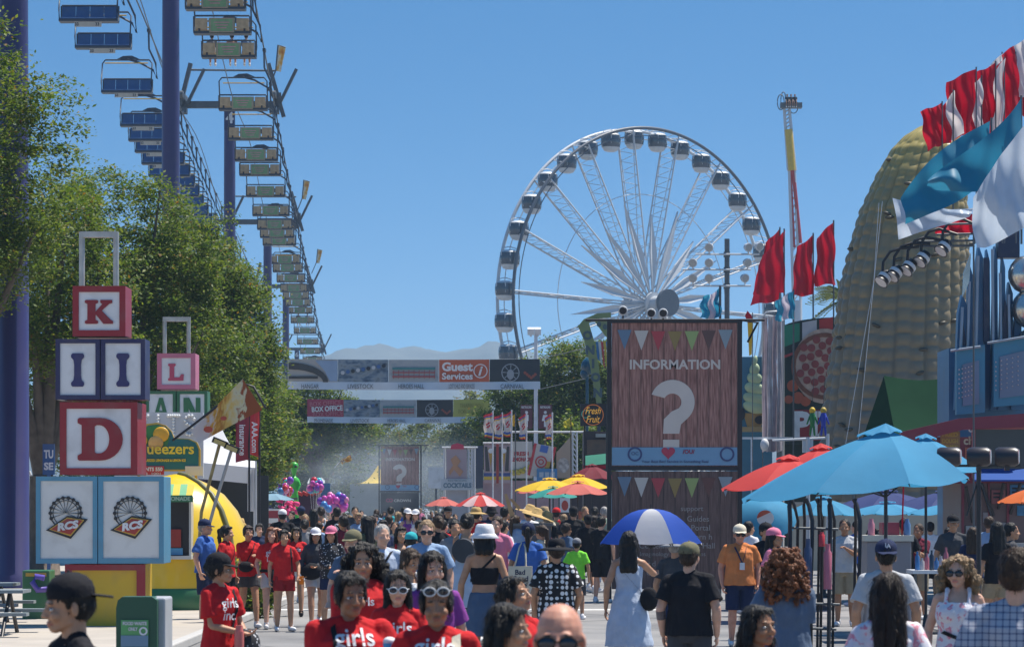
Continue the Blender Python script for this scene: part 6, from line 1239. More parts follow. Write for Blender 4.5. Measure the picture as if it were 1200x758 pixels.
m.build('fronds', mat('palm frond', (.14, .17, .05), .5, .3, 3, trans=.3), r_)
# red and white pennant flags of the near stand
Y = 58; GP = 'red and white flags on the roof of the near right stand'; flw = mat('flag white', (.72, .70, .70), .7, .05, trans=.45)
pn = [((1082, 132), (1102, 124), (1105, 158), (1089, 166)), ((1100, 130), (1116, 112), (1126, 150), (1106, 160)), ((1113, 100), (1140, 88), (1135, 145), (1116, 150)), ((1130, 112), (1148, 96), (1150, 140), (1132, 146)), ((1143, 90), (1164, 80), (1162, 128), (1147, 140)),
      ((1155, 100), (1174, 78), (1172, 140), (1154, 145)), ((1168, 82), (1188, 70), (1192, 118), (1170, 138)), ((1178, 66), (1201, 50), (1204, 100), (1180, 106)), ((1190, 84), (1212, 70), (1212, 128), (1192, 120)), ((1148, 88), (1172, 66), (1176, 92), (1158, 100))]
for i, q4 in enumerate(pn):
    gx = sum(q[0] for q in q4) / 4; gy = sum(q[1] for q in q4) / 4; a, b, c, d = [(gx + (q[0] - gx) * 1.3, gy + (q[1] - gy) * 1.35 + 4) for q in q4]
    flag(ordn[i].replace('nearest', 'first') + ' red and white roof flag of the near right stand counting from the left', a, b, c, d, Y + .5 * i, None, GP, mats=[flr, flw, flr] if i % 2 else [flr, flr, flw], splits=((.5, .99), (.45, .99))[i % 2], ph=i * 1.7, amp=.1, px=b[0], base=285)
teal = mat('flag teal', (.02, .20, .33), .55, .12, 1.5, trans=.35); slv = mat('flag silver white', (.52, .60, .70), .3, .12, 2, trans=.35)
Y = 50; GT = 'big teal and silver flags at the right edge'
def bigflag(lb, fn, mt, px, pt, Yf):
    r_ = thing('flag', lb, 'flag', (wx(px, Yf), Yf, 0), GT); m = MB(); m.sheet(fn, 30, 16); m.build('cloth', mt, r_); pole_to_ground(px, pt, Yf + .1, r_, .018, name='mast', base=286)
def bez(pts, t):
    pts = [Vector(p) for p in pts]
    while len(pts) > 1: pts = [pts[i].lerp(pts[i + 1], t) for i in range(len(pts) - 1)]
    return pts[0]
def edge(topc, botc, Yf, amp, ph): return lambda u, v: (lambda q: P(q.x, q.y, Yf) + Vector((0, amp * math.sin(8 * u + 5 * v + ph) * (.3 + v) + .05 * math.sin(21 * u + ph), 0)))(bez(topc, u).lerp(bez(botc, u), v))
bigflag('large teal flag streaming left of the giant corn top, rear one', edge([(1160, 142), (1125, 160), (1088, 178), (1056, 232)], [(1162, 205), (1130, 236), (1110, 244), (1062, 262)], 52, .16, 0), teal, 1162, 138, 52)
bigflag('large teal flag in front, its point reaching up to the red flags', edge([(1198, 114), (1165, 165), (1120, 180), (1086, 212)], [(1196, 220), (1150, 232), (1120, 226), (1088, 218)], 49, .16, 2), teal, 1197, 112, 49)
bigflag('silver white streamer hanging beneath the teal flags', edge([(1142, 243), (1110, 250), (1085, 240), (1046, 232)], [(1136, 254), (1112, 262), (1080, 272), (1054, 280)], 53, .10, 1), slv, 1142, 240, 53)
bigflag('large silver white flag at the right edge', edge([(1216, 128), (1180, 170), (1160, 200), (1140, 232)], [(1216, 262), (1190, 268), (1165, 292), (1142, 292)], 47, .2, 4), slv, 1215, 126, 47)
bigflag('small red and white flag tucked below the teal flags', edge([(1146, 250), (1130, 252), (1115, 254), (1096, 268)], [(1146, 274), (1130, 275), (1115, 275), (1096, 273)], 57, .05, 1), flr, 1146, 250, 57)
# spotlight arcs
for i, (x, y, ax_) in enumerate(((1037, 325, 1046), (1050, 319, 1058), (1066, 312, 1070), (1082, 302, 1084), (1107, 289, 1100))):
    Y = 55; r_ = thing('spotlight', ordn[i].replace('nearest', 'first') + ' black spotlight under the curved hoops counting from the left', 'spotlight', P(x, y + 6, Y), 'spotlights on black hoops')
    m = MB(); m.tube([P(x - 3, y - 2, Y), P(x - 2, y - 18, Y), P(x + 6, y - 30, Y), P(x + 18, y - 34, Y), P(x + 40, y - 36 + (i * 3), Y)], .028, 6); m.build('hoop', blk, r_)
    m = MB(); q = P(x, y, Y); dr = Vector((-.5, -.3, -.6)).normalized().to_track_quat('Z', 'Y'); m.lathe([(-.12, .05), (-.1, .10), (.1, .12), (.13, .14)], q, dr, 14); o = m.build('lamp', blk, r_); m = MB(); m.lathe([(-.02, .125), (.05, .128)], q, dr, 14); m.lathe([(.132, .12), (.138, .11)], q, dr, 14); m.build('silver_ring', wst, o)
Y = 55.3; r_ = thing('light_rail', 'horizontal steel rails carrying the spotlight hoops', 'rail', (wx(1140, Y), Y, 0)); m = MB()
for y, x0 in ((263, 1108), (275, 1098), (283, 1074), (289, 1070)): m.tube([P(x0, y, Y), P(1142, y - 1, Y)], .022, 6)
m.tube([(wx(1141, Y), Y, 0), P(1141, 262, Y)], .018, 6); m.build('rails', steel, r_)
# blue ride tower and panels
Y = 66; r_ = thing('blue_ride_front', 'blue ribbed ride tower with silver domes and two blue panel boards at the right edge', 'ride', (wx(1170, Y), Y, 0)); bl = paint('ride blue', (.045, .16, .30)); bd = paint('ride dark navy', (.02, .035, .08)); slm = mat('polished silver', (.55, .54, .50), .22, .25, 2, metal=.85)
m = MB()
for i, (xa, xb, yt) in enumerate(((1119, 1134, 345), (1131, 1141, 312), (1140, 1152, 288), (1151, 1160, 292), (1161, 1169, 288), (1170, 1178, 300), (1176, 1187, 330), (1185, 1197, 360))):
    m.poly([(xa, 480), (xb + 1, 480), (xb, yt + 14), ((xa + xb) / 2 + 1, yt), (xa + 4, yt + 22)], Y - .09 * (i % 3), .3)
m.pbox(1112, 408, 1206, 640, Y + .4, 1.8)
m.build('ribbed_tower', bl, r_); m = MB()
for i, (x, yt, yb) in enumerate(((1128, 360, 408), (1136, 330, 410), (1146, 300, 408), (1163, 292, 400), (1172, 320, 400), (1182, 345, 400))): m.tube([P(x, yt, Y - .32), P(x - 2 + (i > 2) * 3, yb, Y - .36)], .035, 6)
m.build('tower_trim', mat('tower silver blue', (.30, .36, .42), .35, .1, 4, metal=.4), r_); m = MB(); m.poly([(1124, 405), (1128, 372), (1133, 405)], Y - .3, .05); m.poly([(1173, 398), (1178, 350), (1188, 396)], Y - .3, .05); m.pbox(1153, 302, 1159, 400, Y - .28, .1); m.pbox(1170, 268, 1195, 302, Y - .2, .4); m.build('dark_panel', bd, r_)
m = MB(); m.ell(P(1204, 322, Y - .2), (.42, .3, .42)); m.build('silver_dome', slm, r_); m = MB(); m.ell(P(1206, 362, Y - .2), (.38, .3, .42)); m.ell(P(1206, 398, Y - .2), (.24, .3, .24)); m.build('silver_dome', slm, r_); m = MB(); m.poly([(1128, 348), (1129, 320), (1138, 296), (1136, 330)], Y - .35, .05); m.build('silver_fin', slm, r_)
for x0, x1, y0, y1, sk in ((1115, 1148, 411, 487, -5), (1158, 1204, 402, 478, -8)):
    m = MB(); m.poly([(x0, y0), (x1, y0 + sk), (x1, y1 + sk * .5), (x0, y1)], Y, .2, -.75); p_ = m.build('panel_board', paint('panel sky', (.05, .24, .36)), r_)
    m = MB(); m.poly([(x0 + 7, y0 + 18), (x1 - 7, y0 + sk + 18), (x1 - 7, y1 + sk * .5 - 10), (x0 + 7, y1 - 10)], Y, .02, -.78); m.build('inner_panel', paint('panel greyblue', (.15, .23, .33)), p_)
    m = MB()
    for a in range(5):
        for b in range(7): m.ell(P(x0 + 9 + a * (x1 - x0 - 16) / 4.6, y0 + 22 + b * 5.5 + sk * a / 5, Y - .80), .018, None, 6, 4)
    m.build('bulb_grid', mat('bulb', (.5, .5, .52), .2), p_)
    m = MB(); m.tube([P(x0 - 1, y0, Y - .8), P(x1 + 1, y0 + sk, Y - .8)], .03, 6); m.build('edge_trim', MATS['tower silver blue'], p_)
# red food stand
Y = 62; r_ = thing('food_stand', 'long maroon food stand with yellow menu boards, dark window and blue awning at the right', 'food stand', (wx(1130, Y), Y, 0)); mar = paint('stand maroon', (.22, .025, .045)); brn = paint('stand brown', (.16, .095, .085))
m = MB(); m.poly([(1056, 506), (1125, 490), (1206, 484), (1206, 500), (1130, 503), (1056, 522)], Y - .3, .3); m.pbox(1056, 512, 1206, 566, Y, 2.6); m.build('upper_wall', mar, r_)
m = MB(); m.pbox(1126, 566, 1206, 706, Y, 2.6); m.build('lower_wall', brn, r_); m = MB(); m.pbox(1127, 566, 1130, 706, Y - .05, .05); m.pbox(1158, 566, 1160, 706, Y - .05, .05); m.pbox(1180, 566, 1183, 706, Y - .05, .05); m.build('batten', mar, r_)
m = MB(); m.pbox(1143, 503, 1206, 558, Y - .05, .1); w_ = m.build('window', mat('dark glass', (.035, .04, .05), .15, .1), r_); m = MB(); m.pbox(1141, 499, 1206, 503, Y - .1, .1); m.pbox(1139, 499, 1143, 560, Y - .1, .1); m.build('window_frame', mat('frame rose', (.40, .14, .14), .5), w_)
for x0, x1, t in ((1078, 1098, ('HOT', 'DOGS')), (1102, 1125, ('FRIED', 'DOUGH', 'FRIES'))):
    m = MB(); m.pbox(x0, 505, x1, 530, Y - .05, .06); p_ = m.build('menu_board', paint('menu mustard', (.30, .15, .05)) if x0 > 1100 else mar, r_); m = MB(); [m.text(w__, (x0 + x1) / 2, 509 + 7.5 * i, Y - .05, h=5.2, w=(x1 - x0) * .8, bold=.04) for i, w__ in enumerate(t)]; m.build('lettering', paint('menu gold', (.48, .30, .05)), p_)
m = MB(); m.text('ch', 1135, 516, Y, h=10, bold=.03, dy=-.02); m.build('script_letters', paint('menu cream', (.6, .5, .35)), r_); m = MB(); m.text('ci', 1137, 503, Y, h=7, bold=.03, dy=-.14); m.build('script_letters', wht, r_)
m = MB(); q = [P(1142, 549, Y - .1), P(1206, 549, Y - .1), P(1206, 562, Y - 1.2), P(1142, 562, Y - 1.2)]; m.add(q + [v - Vector((0, 0, .03)) for v in q], [(0, 1, 2, 3), (7, 6, 5, 4), (3, 2, 6, 7), (0, 3, 7, 4)], False); m.build('awning', um('awning blue', (.02, .10, .40)), r_)
m = MB(); m.pbox(1126, 636, 1206, 641, Y - .6, .6); m.build('counter', mat('steel counter', (.3, .3, .32), .3, metal=.6), r_)
for i, (x0, y0, x1, y1) in enumerate(((1150, 566, 1164, 604), (1196, 566, 1184, 602), (1132, 570, 1140, 612), (1176, 566, 1170, 596))): m = MB(); m.tube([P(x0, y0, Y - .3), P(x1, y1, Y - .1)], .035, 6); m.build('strut', blk, r_)
for i, (x0, x1, y0, y1, c) in enumerate(((1060, 1074, 516, 536, (.40, .30, .20)), (1131, 1139, 524, 548, (.45, .12, .06)), (1184, 1204, 568, 584, (.06, .22, .40)), (1132, 1150, 616, 634, (.42, .40, .36)), (1162, 1178, 574, 590, (.36, .10, .10)), (1104, 1124, 536, 556, (.30, .26, .10)))):
    m = MB(); m.pbox(x0, y0, x1, y1, Y - .06, .05); p_ = m.build('price_board', paint('price %d' % i, c), r_); m = MB(); [m.pbox(x0 + 2, y0 + 3 + 4.4 * j, x1 - 2 - 3 * (j % 2), y0 + 5 + 4.4 * j, Y - .06, .01, -.012) for j in range(int((y1 - y0 - 4) / 4.4))]; m.build('price_lines', wht if i % 2 else blk, p_)
for x, y in ((1152, 600), (1170, 612), (1192, 592)): m = MB(); m.pbox(x, y, x + 9, y + 12, Y - .04, .03); m.build('poster', mat('poster %d' % x, (.25, .22, .22) if x < 1180 else (.05, .2, .35), .5, .4, 9), r_)
Y = 84; r_ = thing('low_wall', 'low beige wall seen beneath the blue umbrellas', 'wall', (wx(1010, Y), Y, 0)); m = MB(); m.pbox(925, 590, 1135, 668, Y, .3); m.build('wall', paint('beige stucco', (.42, .38, .30)), r_, bevel=.02); m = MB(); m.pbox(925, 588, 1135, 591, Y - .04, .4); m.build('coping', conc, r_)
# black stage lamps on a bar
Y = 38; r_ = thing('lamp_bar', 'black bar on a stand with three drum shaped lamps above the food stand counter', 'lamp bar', (wx(1147, Y), Y, 0)); m = MB(); m.pbox(1108, 544, 1196, 547, Y, .04); m.tube([(wx(1147, Y), Y, 0), P(1147, 545, Y)], .03, 8)
for s_ in (-1, 1): m.tube([P(1147, 560, Y), P(1147 + s_ * 14, 604, Y)], .012, 5); m.tube([P(1147, 700, Y), (wx(1147 + s_ * 30, Y), Y, 0)], .02, 6)
m.build('stand', blk, r_)
for x in (1112, 1147, 1180): m = MB(); q = P(x, 535, Y); m.lathe([(-.14, .10), (-.1, .12), (.1, .12), (.14, .10)], q, Vector((1, -.25, 0)).to_track_quat('Z', 'Y'), 18); m.box(q + Vector((0, 0, -.12)), (.06, .06, .1)); o = m.build('lamp', mat('lamp black', (.03, .025, .03), .35), r_); m = MB(); m.lathe([(.142, .09), (.15, .085)], q, Vector((1, -.25, 0)).to_track_quat('Z', 'Y'), 16); m.build('lens', mat('lamp rosy lens', (.35, .22, .22), .2, coat=.6), o)
# stroller style rack of pipes
Y = 41; r_ = thing('pipe_rack', 'rack of tall dark bent pipes with coloured bottles under the big blue umbrella', 'rack', (wx(955, Y), Y, 0))
for i, x in enumerate((926, 935, 943, 952, 960, 964, 973, 978, 1003, 1008)): m = MB(); m.tube([(wx(x - 2 + i % 3, Y), Y + .15 * (i % 3), 0), P(x, 610, Y + .15 * (i % 3)), P(x - 1 - 3 * (i % 2), 592, Y + .1), P(x - 8 * (i % 2), 584, Y + .1)], .022 if i % 3 else .03, 6); m.build('pipe', blk, r_)
for i, (y, x0, x1) in enumerate(((618, 924, 982), (706, 924, 984), (735, 926, 980))): m = MB(); m.tube([P(x0, y, Y + .1), P(x1, y + 2, Y + .1)], .02, 6); m.build('crossbar', steel, r_)
for x, y0, y1, w_, n, c in ((947, 631, 694, 8, 'slate', (.05, .07, .14)), (970, 637, 690, 8, 'rose', (.50, .14, .19)), (963, 623, 640, 6, 'red', (.45, .03, .04)), (931, 640, 700, 6, 'grey', (.16, .16, .18))):
    m = MB(); q = P(x, y1, Y - .1); h_ = (y1 - y0) * Y / F; rr = w_ * Y / F * .6; m.lathe([(0, rr), (h_ * .8, rr), (h_ * .86, rr * .6), (h_, rr * .6)], q, None, 14); m.build('bottle', mat('bottle ' + n, c, .35, .1), r_)
Y = 44; r_ = thing('vendor_cart', 'cream topped vendor cart with a red box under the blue umbrella', 'cart', (wx(1040, Y), Y, 0)); m = MB(); m.pbox(1016, 634, 1068, 752, Y, .8); m.build('body', paint('cart grey', (.22, .22, .25)), r_, bevel=.02); m = MB(); m.pbox(1013, 627, 1071, 634, Y - .04, .9); m.build('top', paint('cart cream', (.55, .53, .45)), r_); m = MB(); m.pbox(1034, 612, 1054, 627, Y + .2, .4); m.build('red_box', paint('box maroon', (.22, .03, .06)), r_); m = MB(); m.tube([P(1057, 627, Y + .1), P(1059, 560, Y + .1)], .012, 5); m.build('red_stick', flr, r_)
for i, (x, c) in enumerate(((1021, (.5, .2, .25)), (1063, (.1, .2, .4)))): m = MB(); m.lathe([(0, .05), (.16, .05), (.2, .03), (.24, .03)], P(x, 627, Y + .1), None, 10); m.build('bottle', mat('cart bottle %d' % i, c, .3), r_)
Y = 40; r_ = thing('drinks_table', 'side table crowded with bottles right of the vendor cart', 'table', (wx(1092, Y), Y, 0)); m = MB(); m.pbox(1070, 668, 1112, 672, Y, .7); m.build('table_top', wht, r_)
for x in (1073, 1109): m = MB(); m.tube([(wx(x, Y), Y + .1, 0), P(x, 672, Y + .1)], .02, 6); m.build('leg', steel, r_)
for i in range(7): m = MB(); x = 1075 + i * 5.6; h_ = rnd.uniform(.16, .32); m.lathe([(0, .032), (h_ * .7, .032), (h_ * .82, .014), (h_, .014)], P(x, 668, Y + .15 + .1 * (i % 3)), None, 10); m.build('bottle', mat('glass bottle %d' % (i % 4), ((.05, .15, .35), (.35, .34, .36), (.4, .12, .15), (.03, .04, .06))[i % 4], .15, coat=.3), r_)
# ---------------------------------------------------------------- middle distance stands
Y = 128; r_ = thing('lemonade_booth', 'striped fresh lemonade booth with cone panels and hot dog panel', 'food stand', (wx(610, Y), Y, 0)); k = Y / F
m = MB(); m.pbox(566, 563, 668, 661, Y + .1, 2.4); m.build('booth_body', paint('booth rose', (.36, .24, .26)), r_)
for x0, x1 in ((567, 583), (583, 598)):
    m = MB(); m.pbox(x0, 521, x1, 566, Y, .1); p_ = m.build('cone_panel', vin('panel rose', (.42, .30, .32)), r_); cx = (x0 + x1) / 2
    m = MB(); m.poly([(x0 + 1, 523), (x0 + 4, 523), (cx - 1, 552), (x0 + 2, 552)], Y, .01, -.01); m.poly([(x1 - 1, 523), (x1 - 4, 523), (cx + 1, 552), (x1 - 2, 552)], Y, .01, -.01); m.build('dark_wedge', vin('wedge', (.05, .045, .05)), p_)
    m = MB(); m.poly([(x0 + 5, 525), (x1 - 5, 525), (cx, 548)], Y, .01, -.02); m.build('cone', vin('cone gold', (.45, .26, .04)), p_); m = MB(); m.disc(cx, 528, 3, Y, .02, -.03, 12); m.build('scoop', wht, p_)
    m = MB(); m.pbox(x0, 554, x1, 558, Y, .01, -.012); m.build('blue_stripe', vin('stripe navy', (.04, .07, .25)), p_); m = MB(); m.pbox(x0, 558, x1, 562, Y, .01, -.012); m.build('yellow_stripe', vin('stripe gold', (.6, .4, .03)), p_)
m = MB(); m.pbox(581.5, 520, 584.5, 566, Y - .05, .04); m.build('red_post', vin('post red', (.35, .04, .04)), r_)
m = MB(); m.pbox(598, 517, 624, 560, Y, .1); p_ = m.build('lemonade_panel', vin('panel white', (.55, .52, .48)), r_); m = MB(); m.text('FRESH', 611, 531.5, Y, h=5, w=17, bold=.04); m.text('LEMONADE', 611, 538, Y, h=5, w=23, bold=.05); m.build('lettering', vin('deep red', (.40, .02, .03)), p_)
for i in range(9): m = MB(); m.ell(P(600 + i * 2.6, 552 - (i * i) * .09 + (i % 2) * 3, Y) + Vector((0, -.05, 0)), (.10, .05, .08), None, 10, 6); m.build('lemon', mat('lemon print', (.50, .40, .06), .5), p_)
m = MB(); m.poly([(626, 519), (652, 524), (644, 562), (618, 556)], Y, .1, -.12); p_ = m.build('hot_dog_panel', vin('panel cream', (.55, .50, .46)), r_)
for pts_, c, n in (([(626, 519), (629, 519.6), (621, 557), (618, 556)], (.50, .03, .04), 'red_edge'), ([(649, 523.4), (652, 524), (644, 562), (641, 561.2)], (.50, .03, .04), 'red_edge'), ([(634, 521), (643, 523), (641, 531), (632, 529)], (.06, .14, .45), 'blue_check'), ([(640, 540), (650, 542), (647, 556), (637, 554)], (.50, .30, .05), 'gold_fill')): m = MB(); m.poly(pts_, Y, .01, -.14); m.build(n, vin(n, c), p_)
m = MB(); m.ring(634, 541, 5.4, 7.0, Y - .12, .01, -.03); m.ring(634, 541, 2.2, 3.4, Y - .12, .01, -.03); m.build('red_rings', vin('red_edge', (.50, .03, .04)), p_)
m = MB(); m.pbox(629, 549, 653, 564, Y - .25, .06); p_ = m.build('blue_sign', vin('sign blue', (.06, .20, .40)), r_); m = MB(); [m.pbox(632 + 6.6 * j, 553, 637 + 6.6 * j, 559, Y - .26, .02) for j in range(3)]; m.build('sign_squares', vin('pale blue sq', (.35, .42, .5)), p_)
m = MB(); m.poly([(652, 530), (668, 512), (670, 560), (652, 560)], Y + .2, .1); p_ = m.build('sand_panel', vin('sand', (.40, .30, .22)), r_); m = MB(); m.disc(660, 545, 7, Y + .2, .01, -.012, 16, 9); m.build('waffle', mat('waffle print', (.45, .40, .36), .6, .5, 6), p_)
m = MB(); [m.tube([P(x0, y0_, Y + .3), P(x1, y1_, Y + .3)], .04, 5) for x0, y0_, x1, y1_ in ((671, 660, 671, 506), (676, 660, 676, 506), (566, 519, 600, 519), (590, 506, 684, 506))]; [m.tube([P(671, 506 + 6 * i, Y + .3), P(676, 512 + 6 * i, Y + .3)], .025, 4) for i in range(9)]; m.build('truss', wst, r_)
fm = [mat('pennant cream', (.66, .58, .52), .7, trans=.3), mat('pennant red', (.55, .04, .05), .7, trans=.3), mat('pennant blue', (.06, .12, .40), .7, trans=.3), mat('pennant gold', (.70, .42, .03), .7, trans=.3)]
for i, (x, y0, w_) in enumerate(((572, 484, 11), (583.5, 486, 10), (594.5, 483, 10), (612.5, 486, 9), (643, 486, 8.5))):
    Yf = 126; r_ = thing('lemonade_flag', ordn[i].replace('nearest', 'first') + ' rainbow edged flag above the lemonade booth counting from the left', 'flag', (wx(x + w_ / 2, Yf), Yf, 0), 'flags above the lemonade booth')
    m = MB(); quad(m, (x - w_ / 2, y0 + 3), (x + w_ / 2 - 1, y0 - 1), (x + w_ / 2 - 1, y0 + 29), (x - w_ / 2 + 1, y0 + 28), Yf, .08, 6, 6, 20, i); o = m.build('cloth', fm, r_)
    for j, p in enumerate(o.data.polygons): row = j // 6; p.material_index = {0: 1, 1: 1, 2: 2, 3: 3, 16: 2, 17: 2, 18: 3, 19: 1}.get(row, 1 if (6 < row < 12 and 1 < j % 6 < 5 and (row + j) % 3) else 0)
    m = MB(); m.tube([(wx(x + w_ / 2, Yf), Yf + .1, 0), P(x + w_ / 2, y0 - 3, Yf + .1)], .03, 5); m.build('pole', wht, r_)
Yf = 127; r_ = thing('flag', 'small plain yellow flag among the lemonade booth flags', 'flag', (wx(602, Yf), Yf, 0)); m = MB(); quad(m, (598, 490), (604, 484), (604, 500), (598, 498), Yf, .05); m.build('cloth', MATS['pennant gold'], r_); pole_to_ground(604, 483, Yf, r_, .03, name='mast')
Yf = 100; r_ = thing('flag', 'plain yellow green flag left of the neon fruit sign', 'flag', (wx(660, Yf), Yf, 0)); m = MB(); quad(m, (660, 495), (668, 489), (672, 498), (662, 502), Yf, .05); m.build('cloth', mat('flag lime', (.55, .50, .05), .7, trans=.3), r_); pole_to_ground(669, 488, Yf, r_, .02, mt=bark, name='mast')
Y = 146; r_ = thing('restroom_sign', 'dark maroon restroom sign with white figures behind the light pole', 'sign', (wx(625, Y), Y, 0))
for x0, x1, dr in ((610, 624, 0), (631, 647, 1)):
    m = MB(); m.pbox(x0, 474, x1, 502, Y + .4, .1); m.pbox((x0 + x1) / 2 - 1, 502, (x0 + x1) / 2 + 1, 630, Y + .42, .06); p_ = m.build('board', vin('deep maroon', (.12, .02, .03)), r_); cx = (x0 + x1) / 2; m = MB(); m.disc(cx, 483, 1.8, Y + .4, .01, -.012, 10); m.poly([(cx - 2.5, 486), (cx + 2.5, 486), (cx + (4 if dr else 2.5), 493), (cx + 1.5, 493), (cx + 1.5, 500), (cx - 1.5, 500), (cx - 1.5, 493), (cx - (4 if dr else 2.5), 493)], Y + .4, .01, -.012); m.text('RESTROOMS', cx, 477, Y + .4, w=12, h=2.6, bold=.03); m.build('figure', wht, p_)
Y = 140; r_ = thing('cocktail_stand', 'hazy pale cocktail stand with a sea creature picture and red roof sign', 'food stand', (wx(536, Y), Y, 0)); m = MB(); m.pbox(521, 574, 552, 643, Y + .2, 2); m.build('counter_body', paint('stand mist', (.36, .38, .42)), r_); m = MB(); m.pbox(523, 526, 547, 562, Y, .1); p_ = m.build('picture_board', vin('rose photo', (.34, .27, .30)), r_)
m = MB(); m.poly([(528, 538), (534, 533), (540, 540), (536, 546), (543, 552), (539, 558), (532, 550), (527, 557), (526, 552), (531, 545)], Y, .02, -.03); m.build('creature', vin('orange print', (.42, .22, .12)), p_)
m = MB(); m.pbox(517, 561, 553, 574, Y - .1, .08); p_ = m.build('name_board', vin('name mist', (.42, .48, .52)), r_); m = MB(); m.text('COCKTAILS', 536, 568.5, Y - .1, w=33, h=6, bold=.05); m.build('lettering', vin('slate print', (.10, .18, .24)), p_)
m = MB(); m.text('RESTROOMS', 536, 563, Y - .1, w=22, h=2.4); m.build('lettering', vin('slate print', (.10, .18, .24)), p_)
m = MB(); m.poly([(528, 526), (529, 521), (536, 519), (543, 521), (544, 526)], Y - .05, .1); m.build('roof_sign', vin('roof red', (.50, .03, .08)), r_); m = MB(); [m.tube([P(x, 640, Y + .1), P(x, y, Y + .1)], .05, 5) for x, y in ((521, 525), (549, 523), (553, 523), (556, 523))]; [m.tube([P(549, 523 + 5 * i, Y + .1), P(553, 528 + 5 * i, Y + .1)], .02, 4) for i in range(10)]; m.tube([P(518, 524, Y), P(560, 524, Y)], .04, 5); m.build('truss', wst, r_)
m = MB(); m.pbox(554, 522, 566, 572, Y + 1, .3); m.build('dark_curtain', mat('curtain slate', (.06, .07, .10), .7), r_)
Y = 170; r_ = thing('white_screen', 'plain white panel in the smoke right of the far information sign', 'panel', (wx(511, Y), Y, 0)); m = MB(); m.pbox(502, 547, 520, 572, Y, .1); m.build('panel', wht, r_); m = MB(); m.pbox(510, 572, 512, 634, Y + .1, .1); m.build('post', steel, r_)
Y = 196; r_ = thing('yellow_tent', 'yellow and white peaked tent behind the far information sign', 'tent', (wx(430, Y), Y, 0)); m = MB(); ap = P(443, 545, Y + 1.5)
cs_ = [P(416, 566, Y), P(468, 566, Y), P(468, 566, Y + 3), P(416, 566, Y + 3)]
for i in range(4): p, q = cs_[i], cs_[(i + 1) % 4]; m.sheet(lambda a, b: p.lerp(q, a).lerp(ap, b) - Vector((0, 0, .4 * math.sin(PI * b))), 5, 6)
m.build('roof', mat('tent yellow', (.75, .55, .10), .6, trans=.3), r_); m = MB(); m.pbox(410, 567, 466, 629, Y + .1, 2.8); m.build('walls', mat('tent grey wall', (.42, .44, .42), .7, .08), r_)
Y = 190; r_ = thing('white_tent', 'small white peaked tent right of the green alien', 'tent', (wx(372, Y), Y, 0)); m = MB(); ap = P(368, 549, Y + 1); cs_ = [P(360, 566, Y), P(384, 567, Y), P(384, 567, Y + 2.5), P(360, 566, Y + 2.5)]
for i in range(4): p, q = cs_[i], cs_[(i + 1) % 4]; m.sheet(lambda a, b: p.lerp(q, a).lerp(ap, b), 4, 4)
m.build('roof', tentm, r_); [pole_to_ground(c_[0], 566, Y, r_, .05, wst, 'leg') for c_ in ((361, 0), (383, 0))]
Y = 150; r_ = thing('banner_flag', 'small pale orange flag tilted in the smoke', 'flag', P(398, 543, Y)); m = MB(); quad(m, (398, 539), (410, 533), (413, 539), (401, 544), Y, .04); m.build('cloth', flame, r_); m = MB(); m.tube([P(392, 548, Y), P(399, 540, Y), P(398, 536, Y)], .02, 5); m.build('pole', wht, r_)
Y = 188; r_ = thing('palm_tree', 'dark spiky yucca silhouette beside the small white tent', 'palm', (wx(383, Y), Y, 0)); c0 = P(383, 560, Y); m = MB(); m.tube([(c0.x, Y, 0), c0], .14, 6); m.build('trunk', bark, r_); m = MB()
for i in range(11): a = R(30 + 12 * i); m.add([c0, c0 + Vector((math.cos(a) * .5 - .06, 0, .5)), c0 + Vector((math.cos(a) * 1.3, .1 * (i % 3), math.sin(a) * 1.1)), c0 + Vector((math.cos(a) * .5 + .06, 0, .45))], [(0, 1, 2, 3)])
m.build('fronds', LEAF2, r_)
# onion arch, neon fruit sign
Y = 108; r_ = thing('onion_sign', 'pale green curved sign panels lettered ONION left of the large information sign', 'sign', (wx(700, Y), Y, 0)); pg = paint('onion green', (.24, .30, .12))
m = MB(); m.poly([(677, 381), (690, 378), (697, 402), (702, 430), (705, 472), (699, 472), (692, 430), (685, 400)], Y, .15); p_ = m.build('letter_panel', pg, r_)
for t, x, y in (('O', 688.5, 393), ('N', 691.5, 410), ('I', 695, 426), ('O', 698, 442), ('N', 700.5, 460)): m = MB(); m.text(t, x, y, Y, h=11, bold=.06, dy=-.02); m.build('letter', vin('slate', (.08, .12, .13)), p_)
m = MB(); m.poly([(694, 372), (716, 376), (716, 400), (708, 392)], Y + .3, .15); m.poly([(676, 384), (684, 374), (700, 367), (716, 366), (716, 372), (702, 373), (690, 378)], Y + .35, .15); m.build('roof_panel', pg, r_)
for x, y in ((702, 380), (709, 383)): m = MB(); m.disc(x, y, 2.6, Y + .28, .02, 0, 12, 3.4); m.build('ring_print', vin('slate', (.08, .12, .13)), r_)
for i, c in enumerate(((.04, .2, .5), (.6, .6, .62), (.5, .04, .05), (.6, .4, .04), (.04, .2, .5), (.6, .6, .62))): m = MB(); x = 698 + i * 3; m.poly([(x, 400), (x + 3, 400.5), (x + 5, 424 + 4 * i), (x + 2 + .6 * i, 420 + 4 * i)], Y + .2 - .002 * i, .02); m.build('stripe', vin('stripe %d' % i, c), r_)
m = MB(); m.pbox(700, 472, 704, 658, Y + .05, .1); m.pbox(712, 400, 716, 658, Y + .3, .1); m.build('post', steel, r_)
